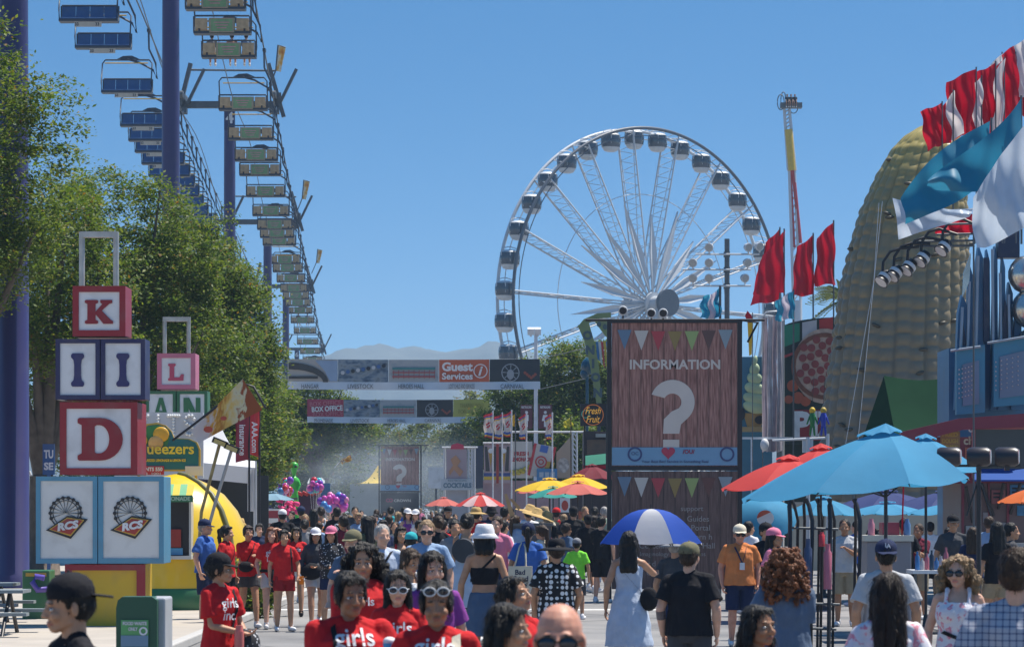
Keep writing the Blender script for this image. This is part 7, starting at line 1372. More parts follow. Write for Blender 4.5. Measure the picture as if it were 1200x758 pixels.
Y = 112; r_ = thing('teal_inflatable', 'dark teal starry figure peeking out left of the onion sign', 'inflatable', (wx(688, Y), Y, 0)); m = MB(); m.ell(P(690, 429, Y), (.28, .2, .32)); m.ell(P(685, 438, Y), (.16, .15, .18)); m.cap(P(688, 425, Y), P(692, 418, Y), .14, .06); m.tube([(wx(688, Y), Y, 0), P(688, 435, Y)], .06, 6); m.build('body', mat('deep teal', (.01, .07, .12), .35, coat=.3), r_)
Y = 102; r_ = thing('fruit_sign', 'black sign with gold neon script reading Fresh Fruit', 'sign', (wx(696, Y), Y, 0)); m = MB(); m.pbox(680, 473, 714, 499, Y, .2); m.pbox(684, 499, 686, 659, Y + .1, .1); m.pbox(710, 499, 712, 659, Y + .1, .1); b_ = m.build('board', blk, r_); neon = mat('gold neon', (.80, .42, .06), .4, emit=.25)
m = MB(); m.text('Fresh', 695, 481, Y, h=8, w=18, slant=.35, bold=.0, dy=-.05); m.text('Fruit', 695, 491, Y, h=8, w=16, slant=.35, dy=-.05); m.build('script', neon, b_); m = MB(); m.ring(695, 486, 11.5, 12.3, Y, .02, -.04, 30); m.build('neon_ring', mat('neon orange', (.6, .18, .04), .4, emit=.15), b_); m = MB(); m.ring(686, 485, 4, 4.8, Y, .02, -.03, 16); m.build('neon_loop', mat('neon teal', (.05, .35, .28), .4, emit=.15), b_)
Y = 106; r_ = thing('dark_stall', 'brown photo fronted stall with a green and red awning below the fruit sign', 'stall', (wx(699, Y), Y, 0)); m = MB(); m.pbox(684, 505, 716, 650, Y + .4, 2); m.build('stall_body', mat('stall dark', (.05, .035, .04), .6), r_); m = MB(); m.pbox(688, 515, 714, 532, Y + .3, .1); m.build('photo_board', photo_mat('photo brown', 21, [(.05, .03, .03), (.20, .11, .07), (.10, .07, .06)]), r_)
m = MB(); m.pbox(698, 508, 714, 512, Y + .28, .1); m.build('name_strip', mat('pale strip', (.4, .38, .36), .5), r_)
m = MB(); m.sheet(lambda a, b: P(684 + 32 * a, 546 - 12 * math.sin((b) * PI / 2) - 0 * a, Y - 1 * (1 - b)) + Vector((0, 0, .1 * a)), 10, 8); m.build('awning', um('awning green', (.03, .22, .15)), r_); m = MB(); m.pbox(683, 545, 716, 549, Y - 1.02, .03); m.build('awning_edge', flr, r_)
Y = 118; r_ = thing('side_stall', 'dark side stall with a red portrait poster behind the teal umbrella', 'stall', (wx(660, Y), Y, 0)); m = MB(); m.pbox(655, 566, 690, 648, Y, 2); m.build('stall_body', mat('stall dark', (.05, .035, .04), .6), r_); m = MB(); m.pbox(656, 583, 668, 600, Y - .05, .04); p_ = m.build('poster', wht, r_); m = MB(); m.disc(662, 592, 4, Y - .05, .01, -.012, 14, 6); m.build('red_face', vin('poster red', (.45, .06, .04)), p_)
# dark trash/box bar between people
Y = 62; r_ = thing('counter_box', 'dark grey bar counter with straw hats piled on it', 'counter', (wx(618, Y), Y, 0)); m = MB(); m.pbox(597, 616, 646, 706, Y, .8); m.build('body', mat('counter grey', (.07, .07, .08), .5), r_); m = MB(); m.pbox(595, 613, 648, 616, Y - .05, .9); m.build('top', steel, r_)
r_ = thing('cardboard_sign', 'tan cardboard boards leaning up on the bar counter', 'board', P(604, 613, Y)); m = MB(); m.poly([(591, 579), (594, 578), (604, 606), (602, 612), (599, 611)], Y, .03); m.poly([(597, 585), (600, 584), (610, 594), (608, 598)], Y + .1, .03); m.build('board', mat('cardboard', (.42, .28, .14), .8), r_)
for i, (x, y) in enumerate(((628, 605), (640, 609), (620, 601))):
    r_ = thing('straw_hat', ('wide straw hat lying on the bar counter, front one', 'flat straw hat at the right end of the bar counter', 'straw hat behind the front one on the bar counter')[i], 'hat', P(x, y + 3, Y + .1 + .2 * i), 'straw hats on the counter'); q = P(x, y, Y + .1 + .2 * i); m = MB(); m.lathe([(0, .30), (.02, .28), (.04, .15), (.06, .11), (.15, .10), (.18, .06), (.185, .01)], q, Matrix.Rotation(R(16), 3, 'Y'), 24); m.build('crown', CL('straw'), r_)
# ---------------------------------------------------------------- the people
GR = 'group in red shirts'
def pn(px, py, s, yaw, label, **kw):
    hat = kw.get('hat'); h = CH - (py - HOR) / s - (.03 if hat else .01) - (.06 if hat and hat[0] == 'sunhat' else 0); h = min(max(h, 1.25), 1.93); Y = F / s
    if 'vox' not in kw: kw['vox'] = .0055 if s >= 120 else .010 if s > 60 else .0135
    return person((wx(px, Y), Y, 0), R(yaw), h, label, **kw)
a = pn(82, 668, 272, -62, 'man in a backward black cap and black t-shirt looking left, bottom left corner', skin='tan', top=('tee', 'black'), bottom=('pants', 'dkgrey'), hair=('short', 'black'), hat=('backcap', 'black'), head=(-8, 6))
a = pn(258, 645, 148, 48, 'woman in a black visor cap and red shirt holding a salmon bottle beside the kerb', fem=True, skin='tan', top=('tee', 'red'), bottom=('skirt', 'black'), hair=('bun', 'black'), hat=('cap', 'black'), arms=('belly', 'low'), head=(30, 0))
chest_text(a, ['girls', 'inc.'], 1.25, .085, .22); strap(a, .11, 1.40, .03, 1.02, .035, 'black')
b = MB(); b.ell((.13, -.20, .93), (.13, .09, .14), None, 18, 12); a['mbc']('handbag', b, CL('pattern'))
b = MB(); b.cyl((-.02, -.26, .84), (-.02, -.26, 1.05), .042, .042, 16); b.lathe([(1.05, .036), (1.08, .03), (1.10, .03)], (-.02, -.26, 0), None, 14); a['mbc']('bottle', b, mat('salmon bottle', (.62, .16, .14), .4))
a = pn(410, 669, 222, 14, 'girl in a red shirt holding a blue cup, front row left', fem=True, w=1.42, skin='brown', top=('big', 'red'), bottom=('pants', 'denim'), hair=('bun', 'black'), arms=('belly', (.16, -.26, 1.19)), head=(8, 4), legs='walk')
chest_text(a, ['girls', 'inc.'], 1.30, .10, .25); strap(a, -.105, 1.41, -.12, 1.05, .03, 'black')
b = MB(); b.lathe([(0, .028), (.10, .038)], (.16, -.325, 1.22), None, 16); a['mbc']('cup', b, mat('cup blue', (.04, .32, .62), .4)); b = MB(); b.ell((.16, -.325, 1.33), (.037, .037, .025)); a['mbc']('ice', b, CL('white'))
a = pn(426, 636, 166, 6, 'woman with big dark wavy hair in a loose red top behind the front row', fem=True, w=1.25, skin='tan', top=('big', 'red'), bottom=('pants', 'black'), hair=('big', 'black'), arms=('belly', 'down'), head=(-5, 3)); chest_text(a, ['girls'], 1.27, .06, .16)
a = pn(466, 667, 176, 4, 'girl in white framed sunglasses and red shirt between the two front girls', fem=True, skin='fair', top=('tee', 'red'), bottom=('pants', 'denim'), hair=('long', 'black'), glasses='white glasses', head=(0, 5), arms=('down', 'down')); chest_text(a, ['girls', 'inc.'], 1.24, .09, .22)
a = pn(511, 679, 232, -4, 'girl in a red shirt with white glasses pushed up on her head, bottom centre', fem=True, w=1.28, skin='brown', top=('tee', 'red'), bottom=('shorts', 'denim'), hair=('bun', 'black'), glasses='white glasses top', head=(6, 3)); chest_text(a, ['girls', 'inc.'], 1.305, .10, .26); strap(a, .115, 1.41, .15, .95, .045, 'cream')
a = pn(507, 645, 166, 12, 'dark haired woman in a purple top just behind the girl with pushed up glasses', fem=True, skin='fair', top=('tee', 'purple'), bottom=('shorts', 'black'), hair=('long', 'black'), head=(5, 5)); strap(a, -.1, 1.41, .1, 1.0, .03)
a = pn(478, 641, 122, 26, 'woman in a white tank top looking down, brown ponytail, in mid crowd', fem=True, skin='tan', top=('tank', 'white'), bottom=('shorts', 'ltdenim'), hair=('pony', 'brown'), head=(20, 24), arms=('belly', 'front'))
a = pn(448, 614, 101, 8, 'grey haired man in a white shirt with a dark shoulder strap', skin='fair', top=('tee', 'paleblue'), bottom=('shorts', 'khaki'), hair=('short', 'grey'), head=(14, 0), arms=('low', 'down')); strap(a, .10, 1.40, -.14, 1.06, .045, 'black')
a = pn(500, 609, 101, 2, 'greying man in dark sunglasses and a light blue collared shirt', w=1.12, skin='fair', top=('polo', 'ltblue'), bottom=('pants', 'navy'), hair=('short', 'blond'), glasses='black glasses')
a = pn(413, 619, 108, -20, 'man in a camouflage cap and blue shirt behind the big haired woman', skin='fair', top=('tee', 'denim'), bottom=('shorts', 'khaki'), hair=('short', 'brown'), hat=('cap', 'camo'), arms=('low', 'phone'))
a = pn(607, 674, 196, 42, 'girl in a red shirt looking up to the right beside the bald man', fem=True, skin='tan', top=('tee', 'red'), bottom=('shorts', 'black'), hair=('bun', 'black'), head=(18, -14))
a = pn(596, 706, 262, 48, 'dark haired girl in profile directly left of the bald man, bottom edge', fem=True, skin='tan', top=('tee', 'red'), bottom=('shorts', 'denim'), hair=('long', 'black'), head=(20, 0))
a = pn(656, 703, 350, -2, 'bald man with dark blue wraparound sunglasses at the bottom edge', w=1.08, skin='red', top=('tee', 'navy'), bottom=('shorts', 'khaki'), hair=('bald', 'grey'), glasses='black glasses', head=(-3, 3))
a = pn(568, 612, 112, 178, 'woman in a white bucket hat and black bandeau seen from behind', fem=True, skin='tan', top=('bandeau', 'black'), bottom=('skirt', 'denim'), hair=('bob', 'black'), hat=('bucket', 'white'), arms=('down', 'down'))
b = MB(); b.sheet(lambda u, v: Vector((-.12 + .26 * v, .155 + .0 * u - .03 * abs(v - .5), 1.40 - .26 * v + (u - .5) * .035)), 2, 12); a['mbc']('strap', b, CL('black'))
a = pn(548, 601, 82, 165, 'woman in a white dress with a round grey green pack on her shoulder', fem=True, w=1.1, skin='tan', top=('dress', 'paleblue'), hair=('bun', 'black'), arms=('down', 'front')); b = MB(); b.lathe([(-.04, .15), (0, .165), (.04, .15)], (.0, .19, 1.22), Vector((0, 1, 0)).to_track_quat('Z', 'Y'), 24); a['mbc']('backpack', b, CL('dkgrey'))
a = pn(619, 611, 82, 176, 'person in a blue t-shirt with a long black ponytail and printed tote bag', fem=True, w=1.1, skin='tan', top=('tee', 'blue'), bottom=('shorts', 'black'), hair=('pony', 'black'), hat=('cap', 'navy'), arms=('down', 'low'))
b = MB(); b.box((.10, .20, .90), (.34, .05, .40)); o = a['mbc']('tote_bag', b, CL('cream')); b = MB(); b.tube([(.02, .19, 1.09), (.03, .15, 1.36), (.06, .05, 1.43)], .012, 6); b.tube([(.18, .19, 1.09), (.12, .15, 1.36), (.09, .05, 1.43)], .012, 6); a['mbc']('handles', b, CL('cream'), o)
for i, w__ in enumerate(('Bad', 'Good', 'Babe')): (V, Fc, E), bb = glyphs(w__, .02); b = MB(); b.add([(.10 - (x - (bb[0] + bb[2]) / 2) * .10, .229, .98 - .09 * i + y * .10) for x, y in V], [tuple(reversed(f)) for f in Fc], False); a['mbc']('print', b, CL('navy'), o)
a = pn(652, 622, 114, 184, 'woman in a polka dot top and wide black sun hat seen from behind', fem=True, w=1.15, skin='tan', top=('tee', 'polka'), bottom=('shorts', 'denim'), hair=('bun', 'dkbrown'), hat=('sunhat', 'black'), arms=('low', 'low'))
a = pn(676, 629, 68, 172, 'boy in a neon green t-shirt and grey cap', skin='tan', top=('tee', 'neon'), bottom=('shorts', 'dkgrey'), hair=('short', 'black'), hat=('cap', 'grey'), w=.92)
a = pn(689, 602, 53.5, 185, 'man all in black walking away right of the boy in neon green', w=1.12, skin='brown', top=('big', 'black'), bottom=('shorts', 'black'), hair=('short', 'black'), hat=('cap', 'black'), legs='walk', arms=('down', 'down'))
a = pn(672, 591, 50, 180, 'broad man in a black t-shirt and black cap in front of the salmon umbrella', w=1.25, skin='tan', top=('big', 'black'), bottom=('shorts', 'dkgrey'), hair=('short', 'black'), hat=('cap', 'black'))
a = pn(652, 594, 47, 178, 'person in a red cap and red shirt wearing a black backpack', w=1.0, skin='tan', top=('tee', 'red'), bottom=('shorts', 'ltgrey'), hair=('short', 'black'), hat=('cap', 'red')); b = MB(); b.ell((0, .17, 1.18), (.15, .09, .2)); a['mbc']('backpack', b, CL('black'))
a = pn(737, 622, 110, 176, 'woman in a pale blue sundress holding the blue and white umbrella', fem=True, skin='tan', top=('dress', 'paleblue'), hair=('long', 'black'), arms=((.27, -.46, 1.24), 'down')); b = MB(); b.ell((-.22, .10, .98), (.10, .06, .13)); a['mbc']('bag', b, CL('black')); strap(a, .08, 1.30, -.14, 1.05, .02, 'black', False)
umbrella('blue and white golf umbrella held over the woman in the sundress', 763, 596, 636, 60, 33.3, uw, n=8, vent=False, ground=False, depth=.5, panels=[um('royal', (.02, .10, .52)), uw, um('royal', (.02, .10, .52)), um('royal', (.02, .10, .52)), um('royal', (.02, .10, .52)), uw, um('royal', (.02, .10, .52)), uw], name='handheld_umbrella', sag=.03, bulge=.30)
a = pn(792, 621, 98, 158, 'person in a wide grey sun hat and dark shirt under the golf umbrella', skin='tan', top=('tee', 'dkgrey'), bottom=('shorts', 'navy'), hair=('short', 'grey'), hat=('sunhat', 'grey'))
a = pn(808, 633, 134, 166, 'man in a black t-shirt and faded olive cap seen from behind', w=1.12, skin='fair', top=('tee', 'black'), bottom=('shorts', 'dkgrey'), hair=('short', 'brown'), hat=('cap', 'camo'), arms=('down', 'down'), head=(-6, 0)); b = MB(); E_, W_ = a['sides'][1][1], a['sides'][1][2]; b.cyl(E_.lerp(W_, -.35 + .4), E_.lerp(W_, .38), .0445, .0445, 14, False); a['mbc']('tattoo', b, mat('tattoo ink', (.13, .10, .10), .5, .4, 30))
a = pn(867, 613, 84, 4, 'man in an orange polo shirt with a lanyard badge and cream cap', w=1.15, skin='red', top=('polo', 'orange'), bottom=('shorts', 'navy'), hair=('short', 'grey'), hat=('cap', 'cream'), glasses='black glasses'); strap(a, -.085, 1.40, .01, 1.17, .014, 'navy'); strap(a, .085, 1.40, .01, 1.17, .014, 'navy')
b = MB(); b.box((.01, -.165, 1.13), (.07, .008, .10)); a['mbc']('badge', b, CL('white'))
a = pn(920, 642, 164, 178, 'woman with curly auburn hair in a slate shirt seen from behind', fem=True, w=1.12, skin='fair', top=('tee', cloth('slate', (.10, .14, .21))), bottom=('pants', 'denim'), hair=('curly', 'auburn'), arms=('belly', 'low'))
a = pn(890, 708, 228, 32, 'child with short black hair and a red collar at the bottom edge', fem=True, skin='brown', top=('tee', 'red'), bottom=('shorts', 'denim'), hair=('bob', 'black'), head=(10, -4))
a = pn(1038, 630, 140, 180, 'man in a navy baseball cap with white letters and pale grey shirt', w=1.1, skin='tan', top=('tee', 'ltgrey'), bottom=('shorts', 'dkgrey'), hair=('short', 'black'), hat=('backcap', 'navy'))
b = MB()
for t, dx, dz in (('L', .009, .004), ('A', -.008, -.003)):
    (V, Fc, E), bb = glyphs(t, .02); b.add([(dx - (x - (bb[0] + bb[2]) / 2) * .052, .138 - 6 * (y * .05) ** 2, 1.665 + dz + (y - .3) * .052) for x, y in V], [tuple(reversed(f)) for f in Fc], False)
a['mbc']('cap_letters', b, CL('white'))
a = pn(1040, 670, 220, 182, 'woman with very long dark hair in a pale print shirt, bottom edge', fem=True, w=1.08, skin='tan', top=('tee', 'floral'), bottom=('shorts', 'denim'), hair=('verylong', 'dkbrown'))
a = pn(1123, 650, 158, -12, 'woman with wavy blonde hair, sunglasses and a pink floral sleeveless top', fem=True, w=1.12, skin='fair', top=('tank', 'floral'), bottom=('shorts', 'ltdenim'), hair=('big', 'blond'), glasses='black glasses', head=(-12, 2)); strap(a, -.12, 1.10, .14, 1.0, .03, 'black')
b = MB(); b.lathe([(0, .035), (.1, .042)], (.32, -.2, 1.16), None, 14); a['mbc']('cup', b, mat('cup yellow', (.75, .50, .03), .4))
a = pn(1192, 641, 236, 168, 'man in a blue grey plaid shirt at the right edge seen from behind', w=1.15, skin='fair', top=('shirt', 'plaid'), bottom=('pants', 'navy'), hair=('short', 'brown'), head=(-10, 0))
a = pn(908, 617, 88, 60, 'woman in a bright pink cap behind the orange shirted man', fem=True, skin='tan', top=('tee', 'pink'), bottom=('shorts', 'denim'), hair=('long', 'black'), hat=('cap', 'pink'))
a = pn(898, 611, 80, 30, 'person in a black cap partly hidden behind the pink cap', skin='tan', top=('tee', 'black'), bottom=('shorts', 'denim'), hair=('short', 'black'), hat=('cap', 'black'))
a = pn(1117, 602, 72, 0, 'vendor in black with a dark cap under the blue umbrellas', skin='tan', top=('tee', 'dkgrey'), bottom=('pants', 'black'), hair=('short', 'black'), hat=('cap', 'black'))
a = pn(1059, 607, 70, 200, 'vendor in black with bare black hair near the red box', skin='tan', top=('tee', 'black'), bottom=('pants', 'black'), hair=('short', 'black'))
a = pn(1024, 618, 75, 120, 'dark haired person bending behind the vendor cart', skin='tan', top=('tee', 'black'), bottom=('pants', 'black'), hair=('bun', 'black'))
a = pn(1186, 612, 80, 90, 'dark haired person at the maroon stand counter at the right edge', skin='tan', top=('tee', 'dkgrey'), bottom=('pants', 'black'), hair=('short', 'black'))
a = pn(1112, 618, 62, 20, 'person in a dark shirt between the counter and the blonde woman', skin='brown', top=('tee', 'dkgrey'), bottom=('pants', 'black'), hair=('short', 'black'))
# left group
a = pn(241, 607, 72, 70, 'man in a blue t-shirt and navy cap beside the lemon stand', w=1.12, skin='fair', top=('tee', 'blue'), bottom=('shorts', 'navy'), hair=('short', 'grey'), hat=('cap', 'navy'))
a = pn(266, 615, 74, 66, 'girl in red with a high black ponytail looking right by the lemon stand', fem=True, skin='tan', top=('tee', 'red'), bottom=('shorts', 'black'), hair=('pony', 'black'), head=(10, 0)); strap(a, .1, 1.4, -.1, 1.05)
a = pn(291, 615, 73, 18, 'girl in red with a black crossbody pouch pointing, by the lemon stand', fem=True, skin='tan', top=('tee', 'red'), bottom=('shorts', 'dkgrey'), hair=('bun', 'dkbrown'), arms=('belly', (.05, -.34, 1.20)), legs='walk', bag=(-.08, -.17, 1.02, .13, .06, .09, 'black', True))
a = pn(318, 617, 73.5, 8, 'auburn haired girl in red with a jacket tied round her waist', fem=True, skin='fair', top=('tee', 'red'), bottom=('shorts', 'ltgrey'), hair=('long', 'auburn'), arms=('low', 'head'), legs='walk2'); chest_text(a, ['girls', 'inc.'], 1.24, .09, .22); b = MB(); b.loft([(0, .005, 1.0, .19, .14), (0, .005, .95, .2, .15)], 20, False); b.tube([(0, -.15, .98), (.02, -.17, .8), (.01, -.15, .62)], [.03, .035, .03], 8); a['mbc']('tied_jacket', b, CL('black'))
a = pn(333, 620, 75, 14, 'girl in red holding an orange phone low beside the auburn haired girl', fem=True, skin='tan', top=('tee', 'red'), bottom=('shorts', 'dkred'), hair=('bun', 'black'), arms=('down', 'low')); strap(a, .1, 1.4, .12, 1.0); b = MB(); b.box((.26, -.20, .86), (.075, .015, .14)); a['mbc']('phone', b, CL('safety'))
a = pn(347, 617, 66, 4, 'girl in red and white shorts with long black hair behind the phone girl', fem=True, skin='tan', top=('tee', 'red'), bottom=('shorts', 'white'), hair=('long', 'black'), legs='walk', shoes='black'); chest_text(a, ['girls', 'inc.'], 1.24, .08, .2)
a = pn(370, 617, 72, 10, 'girl in a white cap with a grey jacket and big black bag', fem=True, w=1.05, skin='tan', top=('hoodie', 'dkgrey'), bottom=('shorts', 'ltgrey'), hair=('long', 'black'), hat=('cap', 'white'), arms=('low', 'belly'), legs='walk2'); b = MB(); b.ell((-.10, -.20, .96), (.20, .10, .15)); o = a['mbc']('bag', b, CL('black')); b = MB(); b.box((.10, -.165, 1.14), (.07, .02, .08)); a['mbc']('badge', b, CL('white'))
a = pn(388, 615, 75, -6, 'person in a pink cap and patterned overshirt above a red shirt', fem=True, skin='tan', top=('hoodie', 'pattern'), bottom=('shorts', 'navy'), hair=('long', 'dkbrown'), hat=('cap', 'pink'), arms=('belly', 'down'))
a = pn(281, 606, 58, 10, 'person in a straw hat and pale shirt beside the white tent leg', fem=True, skin='fair', top=('tee', 'cream'), bottom=('shorts', 'khaki'), hair=('short', 'brown'), hat=('bucket', 'straw'))
a = pn(331, 596, 50, 182, 'man in a black t-shirt and white fronted cap seen from behind', w=1.25, skin='tan', top=('big', 'black'), bottom=('shorts', 'black'), hair=('short', 'black'), hat=('cap', 'white'))
a = pn(353, 590, 45.5, 180, 'very broad man in black with a navy cap seen from behind', w=1.4, skin='tan', top=('big', 'black'), bottom=('shorts', 'black'), hair=('short', 'black'), hat=('cap', 'navy'))
a = pn(376, 592, 45, 190, 'woman in a white sleeveless top with a crossbody strap seen from behind', fem=True, skin='tan', top=('tank', 'white'), bottom=('shorts', 'denim'), hair=('bun', 'dkbrown')); strap(a, .1, 1.3, -.12, 1.0, .02, 'navy', False)
a = pn(395, 594, 48, 178, 'man in a black shirt with a pale S print on his back', w=1.1, skin='tan', top=('tee', 'black'), bottom=('shorts', 'dkgrey'), hair=('short', 'black')); chest_text(a, ['S'], 1.20, .16, .14, 'white', False)
a = pn(416, 590, 42, 2, 'tall man in a charcoal navy shirt facing the viewer before the smoke', w=1.05, skin='tan', top=('polo', 'dkgrey'), bottom=('pants', 'navy'), hair=('short', 'black'))
a = pn(367, 596, 47, 200, 'person carrying an orange bag beside the white sleeveless woman', fem=True, skin='tan', top=('tee', 'safety'), bottom=('shorts', 'dkgrey'), hair=('long', 'black'))
a = pn(436, 604, 62, 150, 'man in a navy shirt turned away behind the grey haired man', w=1.3, skin='tan', top=('big', 'navy'), bottom=('shorts', 'navy'), hair=('short', 'dkbrown'))
a = pn(470, 616, 80, 15, 'dark haired woman in an orange red top in the middle of the crowd', fem=True, skin='tan', top=('tank', 'red'), bottom=('shorts', 'denim'), hair=('long', 'black'))
a = pn(482, 622, 84, 170, 'child in a bright turquoise cap in the middle of the crowd', skin='tan', top=('tee', 'green'), bottom=('shorts', 'denim'), hair=('short', 'black'), hat=('cap', 'turq'), w=.9)
a = pn(458, 587, 38, 170, 'woman in a turquoise top before the far information sign', fem=True, skin='tan', top=('tee', 'turq'), bottom=('shorts', 'denim'), hair=('bun', 'black'))
a = pn(473, 594, 40, 200, 'person in a bright blue shirt left of the purple tank top', skin='tan', top=('tee', 'blue'), bottom=('shorts', 'navy'), hair=('short', 'black'))
a = pn(478, 595, 43, 20, 'woman in a purple tank top and white cap', fem=True, skin='fair', top=('tank', 'purple'), bottom=('shorts', 'denim'), hair=('long', 'brown'), hat=('cap', 'white'))
a = pn(487, 596, 43, -10, 'woman in a white tank top and white cap right of the purple top', fem=True, skin='fair', top=('tank', 'white'), bottom=('shorts', 'blue'), hair=('pony', 'brown'), hat=('cap', 'white'), arms=('belly', 'belly'))
a = pn(525, 588, 45, 2, 'big man in a black printed t-shirt and black cap facing the viewer', w=1.25, skin='tan', top=('big', 'black'), bottom=('shorts', 'black'), hair=('short', 'black'), hat=('cap', 'black')); chest_text(a, ['OEC', 'ooo'], 1.24, .09, .22)
a = pn(541, 610, 64, 0, 'woman in a dark vest with loose hair left of the straw hat', fem=True, skin='tan', top=('tank', 'dkgrey'), bottom=('pants', 'black'), hair=('long', 'dkbrown'))
a = pn(558, 590, 56, 180, 'person in a straw hat with a red top over the shoulders', skin='tan', top=('tee', 'red'), bottom=('shorts', 'khaki'), hair=('short', 'black'), hat=('sunhat', 'straw'))
a = pn(576, 589, 50, 178, 'man in a navy shirt and black bucket hat seen from behind', w=1.1, skin='tan', top=('big', 'navy'), bottom=('shorts', 'navy'), hair=('short', 'black'), hat=('bucket', 'black'))
a = pn(592, 591, 52, 150, 'person in a dark sleeveless top beside the cardboard boards', skin='tan', top=('tank', 'navy'), bottom=('shorts', 'blue'), hair=('short', 'black'))
a = pn(598, 592, 46, 175, 'steward in an orange safety vest left of the bar counter', skin='tan', top=('tee', 'safety'), bottom=('shorts', 'khaki'), hair=('short', 'black'))
a = pn(619, 586, 54, 190, 'vendor in a white cap and white shirt behind the straw hats', skin='tan', top=('tee', 'white'), bottom=('pants', 'black'), hair=('short', 'black'), hat=('cap', 'white'))
a = pn(638, 590, 48, 170, 'person in a tan hat and cream shirt behind the bar counter', skin='tan', top=('tee', 'cream'), bottom=('pants', 'khaki'), hair=('short', 'black'), hat=('bucket', 'tan'))
a = pn(686, 588, 42, 30, 'woman in a yellow shirt under the maroon umbrella', fem=True, skin='tan', top=('tee', 'yellow'), bottom=('shorts', 'denim'), hair=('short', 'blond'))
a = pn(697, 587, 44, 176, 'person in a grey blue shirt right of the yellow shirt', skin='tan', top=('tee', cloth('slate', (.10, .14, .21))), bottom=('shorts', 'navy'), hair=('bun', 'black'))
a = pn(708, 592, 46, 180, 'person in a pale green shirt next to the large information sign', skin='fair', top=('tee', cloth('sage', (.28, .36, .28))), bottom=('shorts', 'khaki'), hair=('short', 'grey'))
# far crowd: a few built once, the rest are copies with their own clothes
protos = []
for i, (fem_, legs_, arms_, hr_, yaw_) in enumerate(((False, 'stand', ('down', 'down'), 'short', 0), (True, 'walk', ('belly', 'down'), 'long', 0), (False, 'walk2', ('down', 'low'), 'short', 0), (True, 'stand', ('hip', 'down'), 'bun', 0), (False, 'stand', ('down', 'phone'), 'short', 0), (True, 'walk2', ('down', 'front'), 'pony', 0))):
    protos.append(dict(fem=fem_, legs=legs_, arms=arms_, hair=(hr_, 'black')))
built = {}
def far_person(px, py, s, yaw, k, tc, bc, hc, sk, label, Y=None, z=0, h=None, rot=None):
    Y = Y or F / s; h = h or min(max(CH - (py - HOR) / s, 1.5), 1.86); grp = 'people far down the street'
    if k not in built:
        kw = protos[k] if isinstance(k, int) else dict(legs='sit', arms=('lap', 'lap'), hair=('short', 'black'))
        i_ = person((wx(px, Y), Y, z), R(yaw), h, label, skin=sk, top=('tee', tc), bottom=('shorts', bc), vox=.0125, grp=grp, **{**kw, 'hair': (kw['hair'][0], hc)}); built[k] = i_['root']; r_ = i_['root']
    else:
        r_ = dup(built[k], (wx(px, Y), Y, z), label, R(yaw), h / 1.7)
    for c in r_.children:
        nm = c.name.split('.')[0]; mt = {'body': skin_mat(sk), 'top': CL(tc), 'shorts': CL(bc), 'hair': hair_mat(hc)}.get(nm)
        if mt: c.material_slots[0].link = 'OBJECT'; c.material_slots[0].material = mt
    return r_
zones = [((300, 345), 'below the pale blue patio umbrella'), ((345, 400), 'in front of the balloon bunches'), ((400, 444), 'in the smoke left of the far information sign'), ((444, 496), 'in front of the far information sign'), ((496, 536), 'below the cocktail stand'), ((536, 592), 'below the striped umbrella'), ((592, 650), 'below the lemonade booth'), ((650, 712), 'below the salmon umbrella')]
cols = [('black', 'a black'), ('navy', 'a navy'), ('white', 'a white'), ('dkgrey', 'a charcoal'), ('red', 'a red'), ('ltblue', 'a light blue'), ('maroon', 'a maroon'), ('cream', 'a cream'), ('grey', 'a grey'), ('olive', 'an olive'), ('pink', 'a pink'), ('tan', 'a tan')]
rr = random.Random(5)
for zi, ((x0, x1), zl) in enumerate(zones):
    cc_ = cols[:]; rr.shuffle(cc_); nn_ = 10
    for j in range(nn_):
        px = x0 + (x1 - x0) * (j + .5) / nn_ + rr.uniform(-1.5, 1.5); s = rr.choice((20, 23, 26, 30, 34, 38)); tc, tn = cc_[j]; back = rr.random() < .6
        hc = rr.choice(('black', 'black', 'dkbrown', 'brown', 'grey', 'blond')); h = rr.uniform(1.58, 1.84)
        far_person(px, HOR + s * (CH - h), s, (180 if back else 0) + rr.uniform(-35, 35), rr.randrange(6), tc, rr.choice(('denim', 'black', 'khaki', 'navy', 'ltdenim')), hc, rr.choice(('tan', 'brown', 'fair', 'tan')), 'distant person in ' + tn + ' shirt ' + zl)
for zi, ((x0, x1), zl) in enumerate(zones[1:]):
    for j, (tc, tn) in enumerate((('dkgrey', 'a charcoal'), ('ltblue', 'a light blue'), ('black', 'a black'))[:3]):
        s = rr.uniform(40, 52); h = rr.uniform(1.58, 1.80); px = x0 + (x1 - x0) * (j + .5) / 3 + rr.uniform(-4, 4)
        far_person(px, HOR + s * (CH - h), s, 180 + rr.uniform(-40, 40) if rr.random() < .65 else rr.uniform(-30, 30), rr.randrange(6), tc, rr.choice(('denim', 'black', 'khaki')), rr.choice(('black', 'dkbrown', 'brown', 'blond')), rr.choice(('tan', 'brown', 'fair')), 'closer person in ' + tn + ' shirt ' + zl)
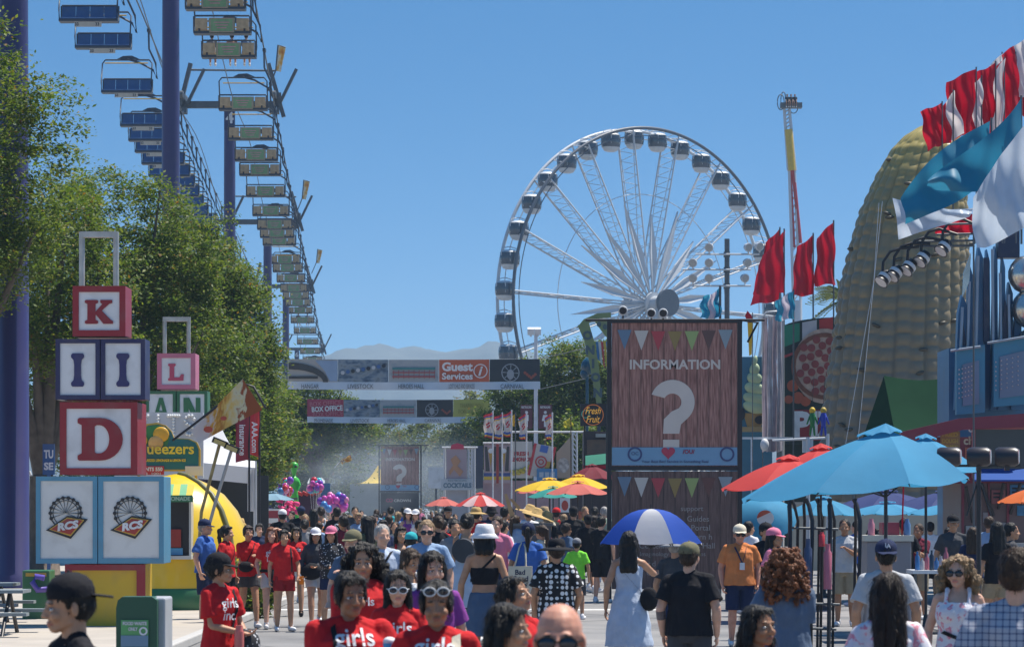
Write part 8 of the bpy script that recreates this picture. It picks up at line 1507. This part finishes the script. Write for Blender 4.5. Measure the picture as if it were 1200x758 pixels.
mid = [(402, 62, 'maroon', 'just right of the pink cap'), (429, 70, 'olive', 'behind the camouflage cap'), (449, 66, 'navy', 'behind the grey haired man in white'), (463, 58, 'cream', 'left of the turquoise cap'), (492, 62, 'dkgrey', 'left of the light blue collared shirt'), (513, 68, 'black', 'right of the light blue collared shirt'), (520, 60, 'red', 'below the big man in the printed t-shirt'), (533, 74, 'grey', 'left of the white dress'), (582, 72, 'pink', 'right of the white bucket hat'), (590, 66, 'white', 'left of the long ponytail'), (604, 58, 'ltblue', 'in front of the bar counter, left end'), (634, 70, 'cream', 'between the tote bag and the sun hat'), (636, 56, 'maroon', 'in front of the bar counter, right end'), (664, 62, 'denim', 'left of the boy in neon green'), (697, 52, 'khaki', 'between the black shirts and the large sign'), (705, 58, 'black', 'at the left post of the large sign'),
       (878, 66, 'white', 'behind the orange polo shirt, left of the pipe rack'), (990, 72, 'ltgrey', 'right of the pipe rack'), (1003, 60, 'blue', 'left of the vendor cart'), (1076, 68, 'maroon', 'right of the vendor cart'), (1090, 58, 'white', 'behind the drinks table'), (1140, 74, 'navy', 'behind the blonde woman, right side'), (1160, 66, 'ltblue', 'left of the plaid shirt'), (1168, 84, 'black', 'just left of the plaid shirt, nearer one'), (225, 66, 'cream', 'at the lemon stand window'), (304, 60, 'navy', 'between two girls in red'), (357, 58, 'grey', 'behind the white cap and pink cap')]
nm = dict(cols); nm.update(denim='a denim blue', khaki='a khaki', ltgrey='a pale grey', blue='a blue')
for j, (px, s, tc, zl) in enumerate(mid):
    h = rr.uniform(1.60, 1.80); far_person(px, HOR + s * (CH - h), s, 180 + rr.uniform(-50, 50) if rr.random() < .6 else rr.uniform(-40, 40), rr.randrange(6), tc, rr.choice(('denim', 'black', 'khaki', 'navy')), rr.choice(('black', 'dkbrown', 'brown', 'black')), rr.choice(('tan', 'brown', 'fair')), 'person in ' + nm[tc] + ' shirt ' + zl)['group'] = 'people in the middle of the crowd'
# people riding the chairlift and the tall ride
def rider(i, lane, dx, tc, bc, hc, sk, label):
    Y = RYs[i]; X = MX(Y) + 2.35 + dx; r_ = far_person(600 + F * X / Y, 0, 1, 180, 'sit', tc, bc, hc, sk, label, Y=Y - .0, z=cz(Y) - 2.74 - .80 + .05, h=1.66); r_['group'] = 'people riding the chairlift'
rider(2, 0, .72, 'ltblue', 'navy', 'brown', 'fair', 'rider in a light blue shirt on the third green backed chairlift seat'); rider(2, 0, .12, cloth('bare', (.5, .26, .18)), 'tan', 'dkbrown', 'fair', 'rider in a bare skin toned top sitting left of the light blue shirt'); rider(2, 0, -.72, 'grey', 'khaki', 'black', 'tan', 'rider in grey at the left end of the third green backed seat')
rider(19, 0, .5, 'paleblue', 'navy', 'black', 'tan', 'rider in a pale shirt far along the right hand chairlift cable'); rider(19, 0, -.4, 'brown', 'navy', 'auburn', 'tan', 'rider in brown left of the pale shirt far along the cable')
for i, px in enumerate((922.5, 927, 931.5)):
    r_ = far_person(px, 0, 1, 0, 'sit', 'black', 'black', 'black', 'brown', ('left', 'middle', 'right')[i] + ' one of three dark riders atop the tall swing ride', Y=299.6, z=wz(122, 300) - .80, h=1.7); r_['group'] = 'riders on the tall ride'
bpy.data.scenes.remove(TMP)
for me in list(bpy.data.meshes):
    if me.users == 0: bpy.data.meshes.remove(me)
